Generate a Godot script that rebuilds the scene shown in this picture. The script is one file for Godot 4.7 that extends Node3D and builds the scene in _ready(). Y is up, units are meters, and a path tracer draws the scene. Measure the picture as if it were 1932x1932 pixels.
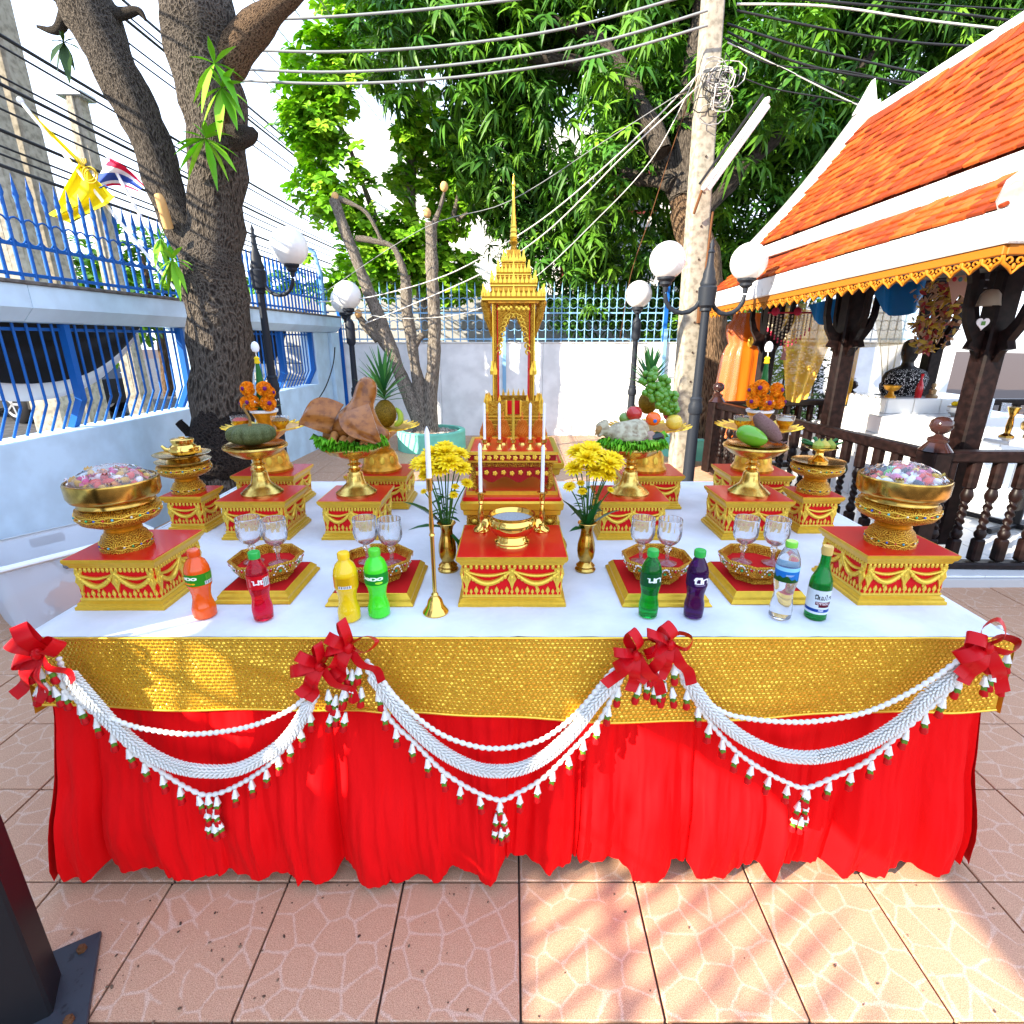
extends Node3D
# ---------------------------------------------------------------- helpers
const SZ := 1932.0
const FOC := 1003.7
var eye := Vector3(0, 1.475, 0)
var pitch := deg_to_rad(17.92)
var taken := {}
var mats := {}
var texs := {}
var rng := RandomNumberGenerator.new()

class MB:
	var v := PackedVector3Array()
	var n := PackedVector3Array()
	var uv := PackedVector2Array()
	var c := PackedColorArray()
	var ix := PackedInt32Array()
	var col := Color.WHITE
	var xf := Transform3D()
	func vert(p: Vector3, nn: Vector3, t := Vector2.ZERO) -> int:
		v.append(xf * p)
		n.append((xf.basis * nn).normalized())
		uv.append(t)
		c.append(col)
		return v.size() - 1
	func poly(p: Array, hint: Vector3) -> MB:
		var nn: Vector3 = (p[2] - p[0]).cross(p[1] - p[0])
		if nn.length() < 1e-12:
			nn = (p[3] - p[0]).cross(p[1] - p[0]) if p.size() > 3 else hint
		var rev := nn.dot(hint) < 0
		if rev:
			nn = -nn
		nn = nn.normalized()
		var s := v.size()
		for k in p.size():
			var q: Vector3 = p[p.size() - 1 - k] if rev else p[k]
			var t := Vector2(q.x, q.y)
			if absf(nn.x) > 0.7:
				t = Vector2(q.z, q.y)
			elif absf(nn.y) > 0.7:
				t = Vector2(q.x, q.z)
			vert(q, nn, t)
		for k in range(1, p.size() - 1):
			ix.append_array([s, s + k, s + k + 1])
		return self
	# rows of points; smooth normals; wrap joins the last column to the first
	func grid(rows: Array, wrap := false, us := 1.0, vs := 1.0) -> MB:
		var nr := rows.size()
		var nc: int = rows[0].size()
		var acc := PackedVector3Array()
		acc.resize(nr * nc)
		var qs := nc if wrap else nc - 1
		var tri := PackedInt32Array()
		for r in nr - 1:
			var ra: PackedVector3Array = rows[r]
			var rb: PackedVector3Array = rows[r + 1]
			for k in qs:
				var k2 := (k + 1) % nc
				var pa := ra[k]
				var pb := ra[k2]
				var pc := rb[k2]
				var pd := rb[k]
				var f := (pd - pb).cross(pc - pa)
				acc[r * nc + k] += f
				acc[r * nc + k2] += f
				acc[(r + 1) * nc + k] += f
				acc[(r + 1) * nc + k2] += f
		var s := v.size()
		var w := nc + 1 if wrap else nc
		for r in nr:
			var ra2: PackedVector3Array = rows[r]
			for k in w:
				var kk := k % nc
				vert(ra2[kk], acc[r * nc + kk].normalized(), Vector2(us * k / float(w - 1), vs * (1.0 - r / float(nr - 1))))
		for r in nr - 1:
			for k in qs:
				var a := s + r * w + k
				tri.append_array([a, a + 1, a + w, a + 1, a + w + 1, a + w])
		ix.append_array(tri)
		return self
	# profile of Vector2(radius, height) from bottom to top, turned about y; sharp corners stay sharp
	func lathe(prof: Array, seg := 24, us := 1.0, vs := 1.0, flute := 0, depth := 0.0) -> MB:
		var run := []
		for k in prof.size():
			var p: Vector2 = prof[k]
			var row := PackedVector3Array()
			for a in seg:
				var t := TAU * a / seg
				var rr := p.x
				if flute > 0:
					rr *= 1.0 + depth * cos(t * flute)
				row.append(Vector3(rr * cos(t), p.y, rr * sin(t)))
			run.append(row)
			if k > 0 and k < prof.size() - 1:
				var d1: Vector2 = (p - prof[k - 1]).normalized()
				var d2: Vector2 = (prof[k + 1] - p).normalized()
				if d1.dot(d2) < 0.75:
					grid(run, true, us, vs)
					run = [row]
		if run.size() > 1:
			grid(run, true, us, vs)
		return self
	func tube(path: Array, rad: Array, seg := 8, caps := true, flat := 1.0, us := 1.0, vs := 1.0) -> MB:
		var rows := []
		var up := Vector3.UP
		var first: Vector3 = (path[1] - path[0]).normalized()
		if absf(first.dot(up)) > 0.9:
			up = Vector3.RIGHT
		var side := first.cross(up).normalized()
		for k in path.size():
			var a: Vector3 = path[maxi(k - 1, 0)]
			var b: Vector3 = path[mini(k + 1, path.size() - 1)]
			var d := (b - a).normalized()
			side = (side - d * side.dot(d)).normalized()
			var o := side.cross(d)
			var r: float = rad[k] if k < rad.size() else rad[rad.size() - 1]
			var row := PackedVector3Array()
			for j in seg:
				var t := TAU * j / seg
				row.append(path[k] + side * (r * cos(t)) + o * (r * flat * sin(t)))
			rows.append(row)
		if caps:
			var c0 := PackedVector3Array()
			var c1 := PackedVector3Array()
			for j in seg:
				c0.append(path[0])
				c1.append(path[path.size() - 1])
			grid([c0, rows[0]], true)
			grid([rows[rows.size() - 1], c1], true)
		return grid(rows, true, us, vs)
	func ball(o: Vector3, r: Vector3, rings := 8, seg := 12) -> MB:
		var rows := []
		for a in rings + 1:
			var t := PI * a / rings
			var row := PackedVector3Array()
			for b in seg:
				var p := TAU * b / seg
				row.append(o + Vector3(r.x * sin(t) * cos(p), -r.y * cos(t), r.z * sin(t) * sin(p)))
			rows.append(row)
		return grid(rows, true)
	func box(o: Vector3, s: Vector3, b := 0.0) -> MB:
		var h := s / 2
		b = minf(b, minf(h.x, minf(h.y, h.z)) * 0.9)
		var e := [[], [], []]
		for q in 8:
			var g := Vector3(1 if q & 1 else -1, 1 if q & 2 else -1, 1 if q & 4 else -1)
			e[0].append(o + g * Vector3(h.x, h.y - b, h.z - b))
			e[1].append(o + g * Vector3(h.x - b, h.y, h.z - b))
			e[2].append(o + g * Vector3(h.x - b, h.y - b, h.z))
		var x = e[0]
		var y = e[1]
		var z = e[2]
		poly([x[1], x[3], x[7], x[5]], Vector3(1, 0, 0))
		poly([x[0], x[2], x[6], x[4]], Vector3(-1, 0, 0))
		poly([y[2], y[3], y[7], y[6]], Vector3(0, 1, 0))
		poly([y[0], y[1], y[5], y[4]], Vector3(0, -1, 0))
		poly([z[4], z[5], z[7], z[6]], Vector3(0, 0, 1))
		poly([z[0], z[1], z[3], z[2]], Vector3(0, 0, -1))
		if b > 0:
			for q in [[0, 1], [2, 3], [4, 5], [6, 7]]:
				var g2 := Vector3(0, 1 if q[0] & 2 else -1, 1 if q[0] & 4 else -1)
				poly([y[q[0]], y[q[1]], z[q[1]], z[q[0]]], g2)
			for q in [[0, 2], [1, 3], [4, 6], [5, 7]]:
				var g3 := Vector3(1 if q[0] & 1 else -1, 0, 1 if q[0] & 4 else -1)
				poly([x[q[0]], x[q[1]], z[q[1]], z[q[0]]], g3)
			for q in [[0, 4], [1, 5], [2, 6], [3, 7]]:
				var g4 := Vector3(1 if q[0] & 1 else -1, 1 if q[0] & 2 else -1, 0)
				poly([x[q[0]], x[q[1]], y[q[1]], y[q[0]]], g4)
			for q in 8:
				poly([x[q], y[q], z[q]], Vector3(1 if q & 1 else -1, 1 if q & 2 else -1, 1 if q & 4 else -1))
		return self
	# outline in x,y pushed out along z from -d/2 to d/2
	func slab(out: PackedVector2Array, d: float) -> MB:
		var t := Geometry2D.triangulate_polygon(out)
		var h := d / 2
		for s in [1.0, -1.0]:
			for k in range(0, t.size(), 3):
				var a := out[t[k]]
				var b := out[t[k + 1]]
				var e := out[t[k + 2]]
				poly([Vector3(a.x, a.y, h * s), Vector3(b.x, b.y, h * s), Vector3(e.x, e.y, h * s)], Vector3(0, 0, s))
		var area := 0.0
		for k in out.size():
			area += out[k].cross(out[(k + 1) % out.size()])
		for k in out.size():
			var a := out[k]
			var b := out[(k + 1) % out.size()]
			var nn := Vector2(b.y - a.y, a.x - b.x) * signf(area)
			poly([Vector3(a.x, a.y, -h), Vector3(b.x, b.y, -h), Vector3(b.x, b.y, h), Vector3(a.x, a.y, h)], Vector3(nn.x, nn.y, 0))
		return self
	# square frame moulding: profile of Vector2(outset, height) carried round a rectangle
	func frame(w: float, d: float, prof: Array) -> MB:
		for k in prof.size() - 1:
			var p: Vector2 = prof[k]
			var q: Vector2 = prof[k + 1]
			for s in 4:
				var bs := Basis(Vector3.UP, s * PI / 2)
				var hw := (w if s % 2 == 0 else d) / 2
				var hd := (d if s % 2 == 0 else w) / 2
				var dir := Vector2(q.y - p.y, -(q.x - p.x))
				poly([bs * Vector3(-hw - p.x, p.y, hd + p.x), bs * Vector3(hw + p.x, p.y, hd + p.x), bs * Vector3(hw + q.x, q.y, hd + q.x), bs * Vector3(-hw - q.x, q.y, hd + q.x)], bs * Vector3(0, dir.y, dir.x))
		return self
	func mesh() -> ArrayMesh:
		var m := ArrayMesh.new()
		var a := []
		a.resize(Mesh.ARRAY_MAX)
		a[Mesh.ARRAY_VERTEX] = v
		a[Mesh.ARRAY_NORMAL] = n
		a[Mesh.ARRAY_TEX_UV] = uv
		a[Mesh.ARRAY_COLOR] = c
		a[Mesh.ARRAY_INDEX] = ix
		m.add_surface_from_arrays(Mesh.PRIMITIVE_TRIANGLES, a)
		return m

func ray(u: float, v: float) -> Vector3:
	var a := (u - SZ / 2) / FOC
	var b := (SZ / 2 - v) / FOC
	return Vector3(a, b * cos(pitch) - sin(pitch), -(cos(pitch) + b * sin(pitch)))
func on_y(u: float, v: float, y: float) -> Vector3:
	var d := ray(u, v)
	return eye + d * ((y - eye.y) / d.y)
func on_z(u: float, v: float, z: float) -> Vector3:
	var d := ray(u, v)
	return eye + d * (z / d.z)

func numbered(called: String) -> String:
	var k: int = taken.get(called, 0)
	taken[called] = k + 1
	return called if k == 0 else "%s_%03d" % [called, k]
func tag(o: Node, label: String, category := "", group := "", kind := "") -> Node:
	if label:
		o.set_meta("label", label)
	if category:
		o.set_meta("category", category)
	if group:
		o.set_meta("group", group)
	if kind:
		o.set_meta("kind", kind)
	return o
func thing(called: String, label: String, category: String, at := Vector3.ZERO, turn := 0.0, group := "") -> Node3D:
	var o := Node3D.new()
	o.name = numbered(called)
	add_child(o)
	o.position = at
	o.rotation.y = turn
	tag(o, label, category, group)
	return o
func structure(called: String) -> Node3D:
	var o := Node3D.new()
	o.name = numbered(called)
	add_child(o)
	o.set_meta("kind", "structure")
	return o
func put(mesh, called: String, m: Material, parent: Node, xf := Transform3D()) -> MeshInstance3D:
	var o := MeshInstance3D.new()
	o.mesh = mesh.mesh() if mesh is MB else mesh
	o.material_override = m
	o.transform = xf
	if parent == self:
		o.name = numbered(called)
		add_child(o)
	else:
		o.name = called
		parent.add_child(o, true)
	return o
func copy(o: Node3D, called: String, label: String, at: Vector3, turn := 0.0, group := "") -> Node3D:
	var d = o.duplicate()
	d.name = numbered(called)
	add_child(d)
	d.position = at
	d.rotation.y = turn
	tag(d, label, "", group)
	return d
func at(p: Vector3, turn := 0.0, s := 1.0) -> Transform3D:
	return Transform3D(Basis(Vector3.UP, turn).scaled(Vector3(s, s, s)), p)
func look(p: Vector3, dir: Vector3, spin := 0.0, s := Vector3.ONE) -> Transform3D:
	# local y goes along dir
	var d := dir.normalized()
	var sx := d.cross(Vector3(0.13, 0.2, 0.97)).normalized()
	var b := Basis(sx, d, sx.cross(d)) * Basis(Vector3.UP, spin)
	return Transform3D(b * Basis.from_scale(s), p)

func mat(called: String, r: float, g: float, b: float, rough := 0.6, metal := 0.0) -> StandardMaterial3D:
	if mats.has(called):
		return mats[called]
	var m := StandardMaterial3D.new()
	m.resource_name = called
	m.albedo_color = Color(r, g, b).linear_to_srgb()
	m.roughness = rough
	m.metallic = metal
	if metal == 0.0 and rough > 0.25:
		m.metallic_specular = 0.3
	mats[called] = m
	return m
func noise_tex(called: String, type: int, freq: float, colors: Array, offs: Array, size := 512, oct := 4, style := "") -> NoiseTexture2D:
	if texs.has(called):
		return texs[called]
	var f := FastNoiseLite.new()
	f.noise_type = type
	f.frequency = freq
	f.fractal_octaves = oct
	f.seed = hash(called) % 10000
	if style == "ridged":
		f.fractal_type = FastNoiseLite.FRACTAL_RIDGED
	if style == "cells" or style == "paving":
		f.cellular_return_type = FastNoiseLite.RETURN_DISTANCE2_SUB
		f.fractal_type = FastNoiseLite.FRACTAL_NONE
	if style == "paving":
		f.cellular_jitter = 0.85
		f.domain_warp_enabled = true
		f.domain_warp_amplitude = 14.0
		f.domain_warp_frequency = 0.01
	var t := NoiseTexture2D.new()
	t.width = size
	t.height = size
	t.seamless = true
	t.noise = f
	if colors:
		var g := Gradient.new()
		g.offsets = PackedFloat32Array(offs)
		g.colors = PackedColorArray(colors)
		t.color_ramp = g
	texs[called] = t
	return t
func grey(called: String, freq: float, lo: float, hi: float, size := 256, oct := 4) -> NoiseTexture2D:
	return noise_tex(called, FastNoiseLite.TYPE_SIMPLEX_SMOOTH, freq, [Color(lo, lo, lo), Color(hi, hi, hi)], [0.25, 0.75], size, oct)
# colour grain: two noise layers multiplied into the albedo, in metres
func grain(m: StandardMaterial3D, tex: Texture2D, scale: float, bump := 0.0, bump_tex: Texture2D = null, world := false) -> StandardMaterial3D:
	m.uv1_triplanar = true
	m.uv1_world_triplanar = world
	m.uv1_scale = Vector3.ONE * scale
	m.albedo_texture = tex
	if bump > 0:
		m.heightmap_enabled = true
		m.heightmap_scale = bump
		m.heightmap_texture = bump_tex if bump_tex else tex
	return m
func lin(r: float, g: float, b: float) -> Color:
	return Color(r, g, b).linear_to_srgb()
# ---------------------------------------------------------------- camera, sky, sun
func _ready() -> void:
	rng.seed = 7
	var cam := Camera3D.new()
	cam.name = "camera"
	cam.position = eye
	cam.rotation.x = -pitch
	cam.fov = rad_to_deg(2.0 * atan(SZ / 2 / FOC))
	cam.near = 0.05
	cam.far = 400.0
	add_child(cam)
	cam.current = true
	var we := WorldEnvironment.new()
	we.name = "world_environment"
	var env := Environment.new()
	env.background_mode = Environment.BG_SKY
	var sk := ProceduralSkyMaterial.new()
	sk.sky_top_color = Color(0.68, 0.77, 0.92)
	sk.sky_horizon_color = Color(0.92, 0.95, 0.98)
	sk.sky_curve = 0.22
	sk.ground_horizon_color = Color(0.80, 0.80, 0.80)
	sk.ground_bottom_color = Color(0.45, 0.42, 0.40)
	sk.sun_angle_max = 1.0
	sk.energy_multiplier = 0.9
	var sky := Sky.new()
	sky.sky_material = sk
	env.sky = sky
	env.tonemap_mode = Environment.TONE_MAPPER_LINEAR
	env.tonemap_exposure = 3.8
	env.sdfgi_enabled = true
	env.ssao_enabled = true
	env.ssil_enabled = true
	we.environment = env
	add_child(we)
	var sun := DirectionalLight3D.new()
	sun.name = "sun"
	sun.light_energy = 1.4
	sun.light_color = Color(1.0, 0.95, 0.86)
	sun.light_angular_distance = 0.45
	sun.shadow_enabled = true
	add_child(sun)
	var dir := Vector3(0.84, -0.475, -0.54)
	sun.look_at_from_position(Vector3.ZERO, dir, Vector3.UP)
	make_materials()
	ground()
	left_wall()
	back_wall()
	street()
	trees()
	lamps_and_wires()
	pavilion()
	table()
	table_goods()
	shrine()
	foreground()

func make_materials() -> void:
	var C := FastNoiseLite.TYPE_CELLULAR
	var g := grey("fine grain", 0.05, 0.78, 1.0)
	var blot := grey("blotches", 0.012, 0.93, 1.0, 512)
	var line := lin(0.68, 0.48, 0.35)
	var stone := lin(0.60, 0.36, 0.225)
	for k in 2:
		var m := mat("floor tile %d" % k, 1, 1, 1, 0.5)
		m.albedo_texture = noise_tex("tile print %d" % k, C, 0.0165, [line, line.lerp(stone, 0.15), stone, stone.lerp(line, 0.12)], [0.0, 0.045, 0.085, 1.0], 1024, 1, "paving")
		m.uv1_scale = Vector3.ONE * 0.75
		m.detail_enabled = true
		m.detail_blend_mode = BaseMaterial3D.BLEND_MODE_MUL
		m.detail_albedo = noise_tex("tile speckle", FastNoiseLite.TYPE_SIMPLEX, 0.45, [Color(0.80, 0.75, 0.72), Color(1, 1, 1), Color(1.0, 1.0, 1.0)], [0.3, 0.55, 1.0], 1024, 1)
		m.detail_uv_layer = BaseMaterial3D.DETAIL_UV_1
	mat("grout", 0.075, 0.05, 0.04, 0.9)
	grain(mat("blue wall", 0.57, 0.76, 0.92, 0.7), blot, 0.5, 0.12, g)
	grain(mat("white wall", 0.86, 0.86, 0.85, 0.7), blot, 0.45, 0.12, g)
	grain(mat("coping", 0.16, 0.15, 0.14, 0.9), g, 1.2)
	mat("blue paint", 0.010, 0.105, 0.40, 0.4)
	mat("pale blue paint", 0.22, 0.42, 0.62, 0.45)
	grain(mat("concrete", 0.36, 0.33, 0.27, 0.85), noise_tex("concrete", FastNoiseLite.TYPE_SIMPLEX_SMOOTH, 0.02, [lin(0.55, 0.53, 0.5), lin(0.85, 0.83, 0.8), Color.WHITE], [0.2, 0.5, 0.9], 512, 6), 1.1, 0.2, g)
	grain(mat("asphalt", 0.10, 0.10, 0.105, 0.9), g, 0.4)
	var bark := noise_tex("bark", FastNoiseLite.TYPE_SIMPLEX_SMOOTH, 0.02, [lin(0.16, 0.14, 0.13), lin(0.5, 0.47, 0.44), lin(0.95, 0.92, 0.88)], [0.25, 0.5, 0.85], 1024, 5, "ridged")
	for q in [["dark bark", 0.145, 0.125, 0.105], ["grey bark", 0.52, 0.47, 0.40], ["brown bark", 0.27, 0.18, 0.11], ["black bark", 0.05, 0.04, 0.035]]:
		var b := mat(q[0], q[1], q[2], q[3], 0.95)
		b.albedo_texture = bark
		b.uv1_scale = Vector3(2.0, 0.35, 1)
		b.heightmap_enabled = true
		b.heightmap_scale = 4.0
		b.heightmap_texture = bark
	mat("cut wood", 0.62, 0.36, 0.14, 0.8)
	for q in [["mango leaf", 0.0], ["bright leaf", 0.0], ["hedge leaf", 0.0]]:
		var l := mat(q[0], 1, 1, 1, 0.42)
		l.vertex_color_use_as_albedo = true
		l.backlight_enabled = true
		l.backlight = Color(0.6, 0.65, 0.25)
	mat("lamp iron", 0.018, 0.022, 0.03, 0.5)
	var gl := mat("opal globe", 0.85, 0.85, 0.83, 0.2)
	gl.backlight_enabled = true
	gl.backlight = Color(0.5, 0.5, 0.5)
	mat("black cable", 0.02, 0.02, 0.022, 0.6)
	mat("white cable", 0.55, 0.54, 0.5, 0.6)
	mat("grey cable", 0.22, 0.23, 0.23, 0.6)
	grain(mat("dark wood", 0.016, 0.007, 0.006, 0.42), noise_tex("wood", FastNoiseLite.TYPE_SIMPLEX_SMOOTH, 0.03, [Color(0.55, 0.5, 0.48), Color(1, 1, 1)], [0.2, 0.8], 256, 4), 2.0)
	for k in 5:
		var t := mat("roof tile %d" % k, [0.32, 0.37, 0.21, 0.40, 0.27][k], [0.050, 0.068, 0.030, 0.088, 0.042][k], [0.006, 0.008, 0.006, 0.012, 0.008][k], 0.8)
		grain(t, noise_tex("clay", FastNoiseLite.TYPE_SIMPLEX_SMOOTH, 0.03, [lin(0.62, 0.58, 0.55), lin(0.92, 0.9, 0.88), Color.WHITE], [0.2, 0.45, 0.8], 256, 5), 1.2)
	grain(mat("white trim", 0.78, 0.78, 0.76, 0.6), noise_tex("trim dirt", FastNoiseLite.TYPE_SIMPLEX_SMOOTH, 0.02, [lin(0.55, 0.54, 0.52), lin(0.96, 0.96, 0.95), Color.WHITE], [0.12, 0.28, 0.8], 512, 6), 0.7)
	mat("ochre carving", 0.32, 0.11, 0.008, 0.5)
	mat("ochre light", 0.38, 0.135, 0.009, 0.5)
	mat("white glazed", 0.78, 0.79, 0.78, 0.18)
	# table goods
	var scroll := scroll_image()
	var gold := mat("carved gold", 0.86, 0.52, 0.055, 0.30, 0.85)
	gold.uv1_triplanar = true
	gold.uv1_scale = Vector3.ONE * 9.0
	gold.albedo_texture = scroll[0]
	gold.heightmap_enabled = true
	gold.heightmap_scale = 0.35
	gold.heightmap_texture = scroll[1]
	gold.normal_enabled = false
	mat("gold", 0.88, 0.58, 0.07, 0.30, 0.8)
	var gp := mat("gold paint", 0.74, 0.45, 0.028, 0.36, 0.5)
	grain(gp, grey("gilt", 0.03, 0.95, 1.0), 6.0)
	mat("gold relief", 0.78, 0.54, 0.06, 0.38, 0.55)
	grain(mat("brass", 0.74, 0.46, 0.10, 0.2, 1.0), grey("brass wear", 0.02, 0.72, 1.0), 5.0)
	mat("polished brass", 0.82, 0.54, 0.13, 0.13, 1.0)
	grain(mat("old brass", 0.78, 0.56, 0.15, 0.26, 0.95), noise_tex("tarnish", FastNoiseLite.TYPE_SIMPLEX_SMOOTH, 0.02, [lin(0.45, 0.32, 0.18), lin(0.95, 0.93, 0.85), Color.WHITE], [0.2, 0.45, 0.8], 256, 5), 4.0, 0.06)
	grain(mat("amber gilt", 0.80, 0.38, 0.025, 0.33, 0.55), grey("gilt2", 0.03, 0.8, 1.0), 6.0)
	var red := mat("red lacquer", 0.58, 0.004, 0.005, 0.3)
	red.clearcoat_enabled = true
	red.clearcoat = 0.22
	red.clearcoat_roughness = 0.08
	mat("red panel", 0.62, 0.003, 0.006, 0.5)
	mat("dark red", 0.30, 0.008, 0.010, 0.4)
	mat("red felt", 0.50, 0.008, 0.008, 0.95)
	var cl := mat("white cloth", 0.72, 0.74, 0.78, 0.85)
	grain(cl, grey("cloth soil", 0.008, 0.93, 1.0, 512, 5), 0.8, 0.08, grey("weave", 0.2, 0.0, 1.0), true)
	var rc := mat("red cloth", 0.72, 0.002, 0.004, 0.7)
	rc.metallic_specular = 0.22
	mat("red ribbon", 0.52, 0.002, 0.006, 0.4)
	mat("sequin backing", 0.60, 0.33, 0.014, 0.5, 0.2)
	var sq := mat("sequin", 0.93, 0.58, 0.07, 0.22, 0.9)
	sq.vertex_color_use_as_albedo = false
	mat("jasmine", 0.70, 0.70, 0.66, 0.6)
	var gm := mat("gems", 1, 1, 1, 0.08)
	gm.vertex_color_use_as_albedo = true
	var vc := mat("painted", 1, 1, 1, 0.5)
	vc.vertex_color_use_as_albedo = true
	var vg := mat("glossy painted", 1, 1, 1, 0.3)
	vg.vertex_color_use_as_albedo = true
	var le := mat("greens", 1, 1, 1, 0.45)
	le.vertex_color_use_as_albedo = true
	le.backlight_enabled = true
	le.backlight = Color(0.35, 0.4, 0.2)
	var gla := mat("crystal", 0.97, 0.98, 1.0, 0.03)
	gla.transparency = BaseMaterial3D.TRANSPARENCY_ALPHA
	gla.albedo_color.a = 0.08
	gla.refraction_enabled = true
	gla.refraction_scale = 0.05
	var film := mat("clear film", 1, 1, 1, 0.06)
	film.transparency = BaseMaterial3D.TRANSPARENCY_ALPHA
	film.albedo_color.a = 0.05
	var pet := mat("clear plastic", 0.95, 0.97, 1.0, 0.1)
	pet.transparency = BaseMaterial3D.TRANSPARENCY_ALPHA
	pet.albedo_color.a = 0.16
	mat("wax", 0.82, 0.82, 0.84, 0.4)
	mat("black iron", 0.012, 0.012, 0.014, 0.4)
	mat("rust", 0.12, 0.05, 0.02, 0.8)

# scrollwork print for carved gilding: colour (darker in the cuts) and height
func scroll_image() -> Array:
	var w := 256
	var hgt := Image.create(w, w, false, Image.FORMAT_RGB8)
	var colr := Image.create(w, w, false, Image.FORMAT_RGB8)
	var r := RandomNumberGenerator.new()
	r.seed = 3
	var cs := []
	for k in 26:
		cs.append([Vector2(r.randf() * w, r.randf() * w), r.randf() * TAU, 1.0 if r.randf() < 0.5 else -1.0])
	for y in w:
		for x in w:
			var best := 1e9
			var pick = null
			var off := Vector2.ZERO
			for q in cs:
				var d: Vector2 = Vector2(x, y) - q[0]
				d.x -= roundf(d.x / w) * w
				d.y -= roundf(d.y / w) * w
				if d.length_squared() < best:
					best = d.length_squared()
					pick = q
					off = d
			var rr := sqrt(best)
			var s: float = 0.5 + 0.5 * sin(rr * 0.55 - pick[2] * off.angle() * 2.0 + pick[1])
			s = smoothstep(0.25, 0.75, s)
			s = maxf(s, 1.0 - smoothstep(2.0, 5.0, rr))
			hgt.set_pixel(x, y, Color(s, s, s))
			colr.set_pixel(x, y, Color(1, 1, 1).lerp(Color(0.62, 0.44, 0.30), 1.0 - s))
	return [ImageTexture.create_from_image(colr), ImageTexture.create_from_image(hgt)]

# ---------------------------------------------------------------- ground
func ground() -> void:
	var T := 0.33
	var root := structure("ground")
	put(MB.new().poly([Vector3(-60, -0.012, 8), Vector3(60, -0.012, 8), Vector3(60, -0.012, -90), Vector3(-60, -0.012, -90)], Vector3.UP), "grout_bed", mats["grout"], root)
	var variants := []
	for k in 12:
		var b := MB.new().box(Vector3(0, -0.01, 0), Vector3(T - 0.0055, 0.02, T - 0.0055), 0.0025)
		for j in b.uv.size():
			b.uv[j] = b.uv[j].rotated(k * PI / 2) + Vector2(k * 0.37, k * 0.61)
		variants.append(b)
	var meshes := []
	for b in variants:
		meshes.append(b.mesh())
	var far := [MB.new(), MB.new()]
	var count := 0
	for iz in range(-3, 27):
		for ixx in range(-10, 17):
			var p := Vector3(0.02 + (ixx + 0.5) * T, rng.randf_range(-0.0012, 0.0012), -1.113 + 0.32 - (iz + 0.5) * T)
			var k := rng.randi() % 12
			if p.x < -3.2 + 0.06 * -p.z - 0.1 or p.z < -8.62:
				continue
			if p.x > 2.6 - 0.12 * (-p.z - 3.1) + 0.2 and p.z < -3.1 and p.z > -6.0:
				continue
			var seen := (absf(p.x) < 0.99 * -p.z + 0.5 and p.z < -0.55) and not (absf(p.x) < 1.1 and p.z < -1.5 and p.z > -2.7)
			if seen and count < 300 and p.z > -6.2:
				put(meshes[k], "tile", mats["floor tile %d" % (k % 2)], root, at(p))
				count += 1
			else:
				var f: MB = far[k % 2]
				f.xf = at(p)
				f.box(Vector3(0, -0.01, 0), Vector3(T - 0.0055, 0.02, T - 0.0055))
				for j in range(f.uv.size() - 24, f.uv.size()):
					f.uv[j] += Vector2(k * 0.37, k * 0.61)
	for k in 2:
		var o := put(far[k], "far_tiles", mats["floor tile %d" % k], root)
		o.set_meta("kind", "stuff")

# ---------------------------------------------------------------- walls and fences
func picket_mesh(h: float, hoops: Array, pitch_: float, r := 0.008) -> MB:
	var b := MB.new()
	b.tube([Vector3(0, 0, 0), Vector3(0, h - 0.14, 0), Vector3(0, h - 0.12, 0), Vector3(0, h, 0)], [r, r, r * 1.5, 0.001], 6)
	for y in hoops:
		var hw := pitch_ / 2
		for s in [-1, 1]:
			var arc := []
			for k in 7:
				var t := PI * k / 6.0
				arc.append(Vector3(0, y + s * (0.02 + 0.055 * sin(t)) * (-1 if y == hoops[0] and hoops.size() > 1 else 1), -hw + hw * cos(t)))
			b.tube(arc, [0.006], 5, false)
		b.ball(Vector3(0, y, 0), Vector3(0.014, 0.02, 0.014), 4, 6)
	return b

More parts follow.
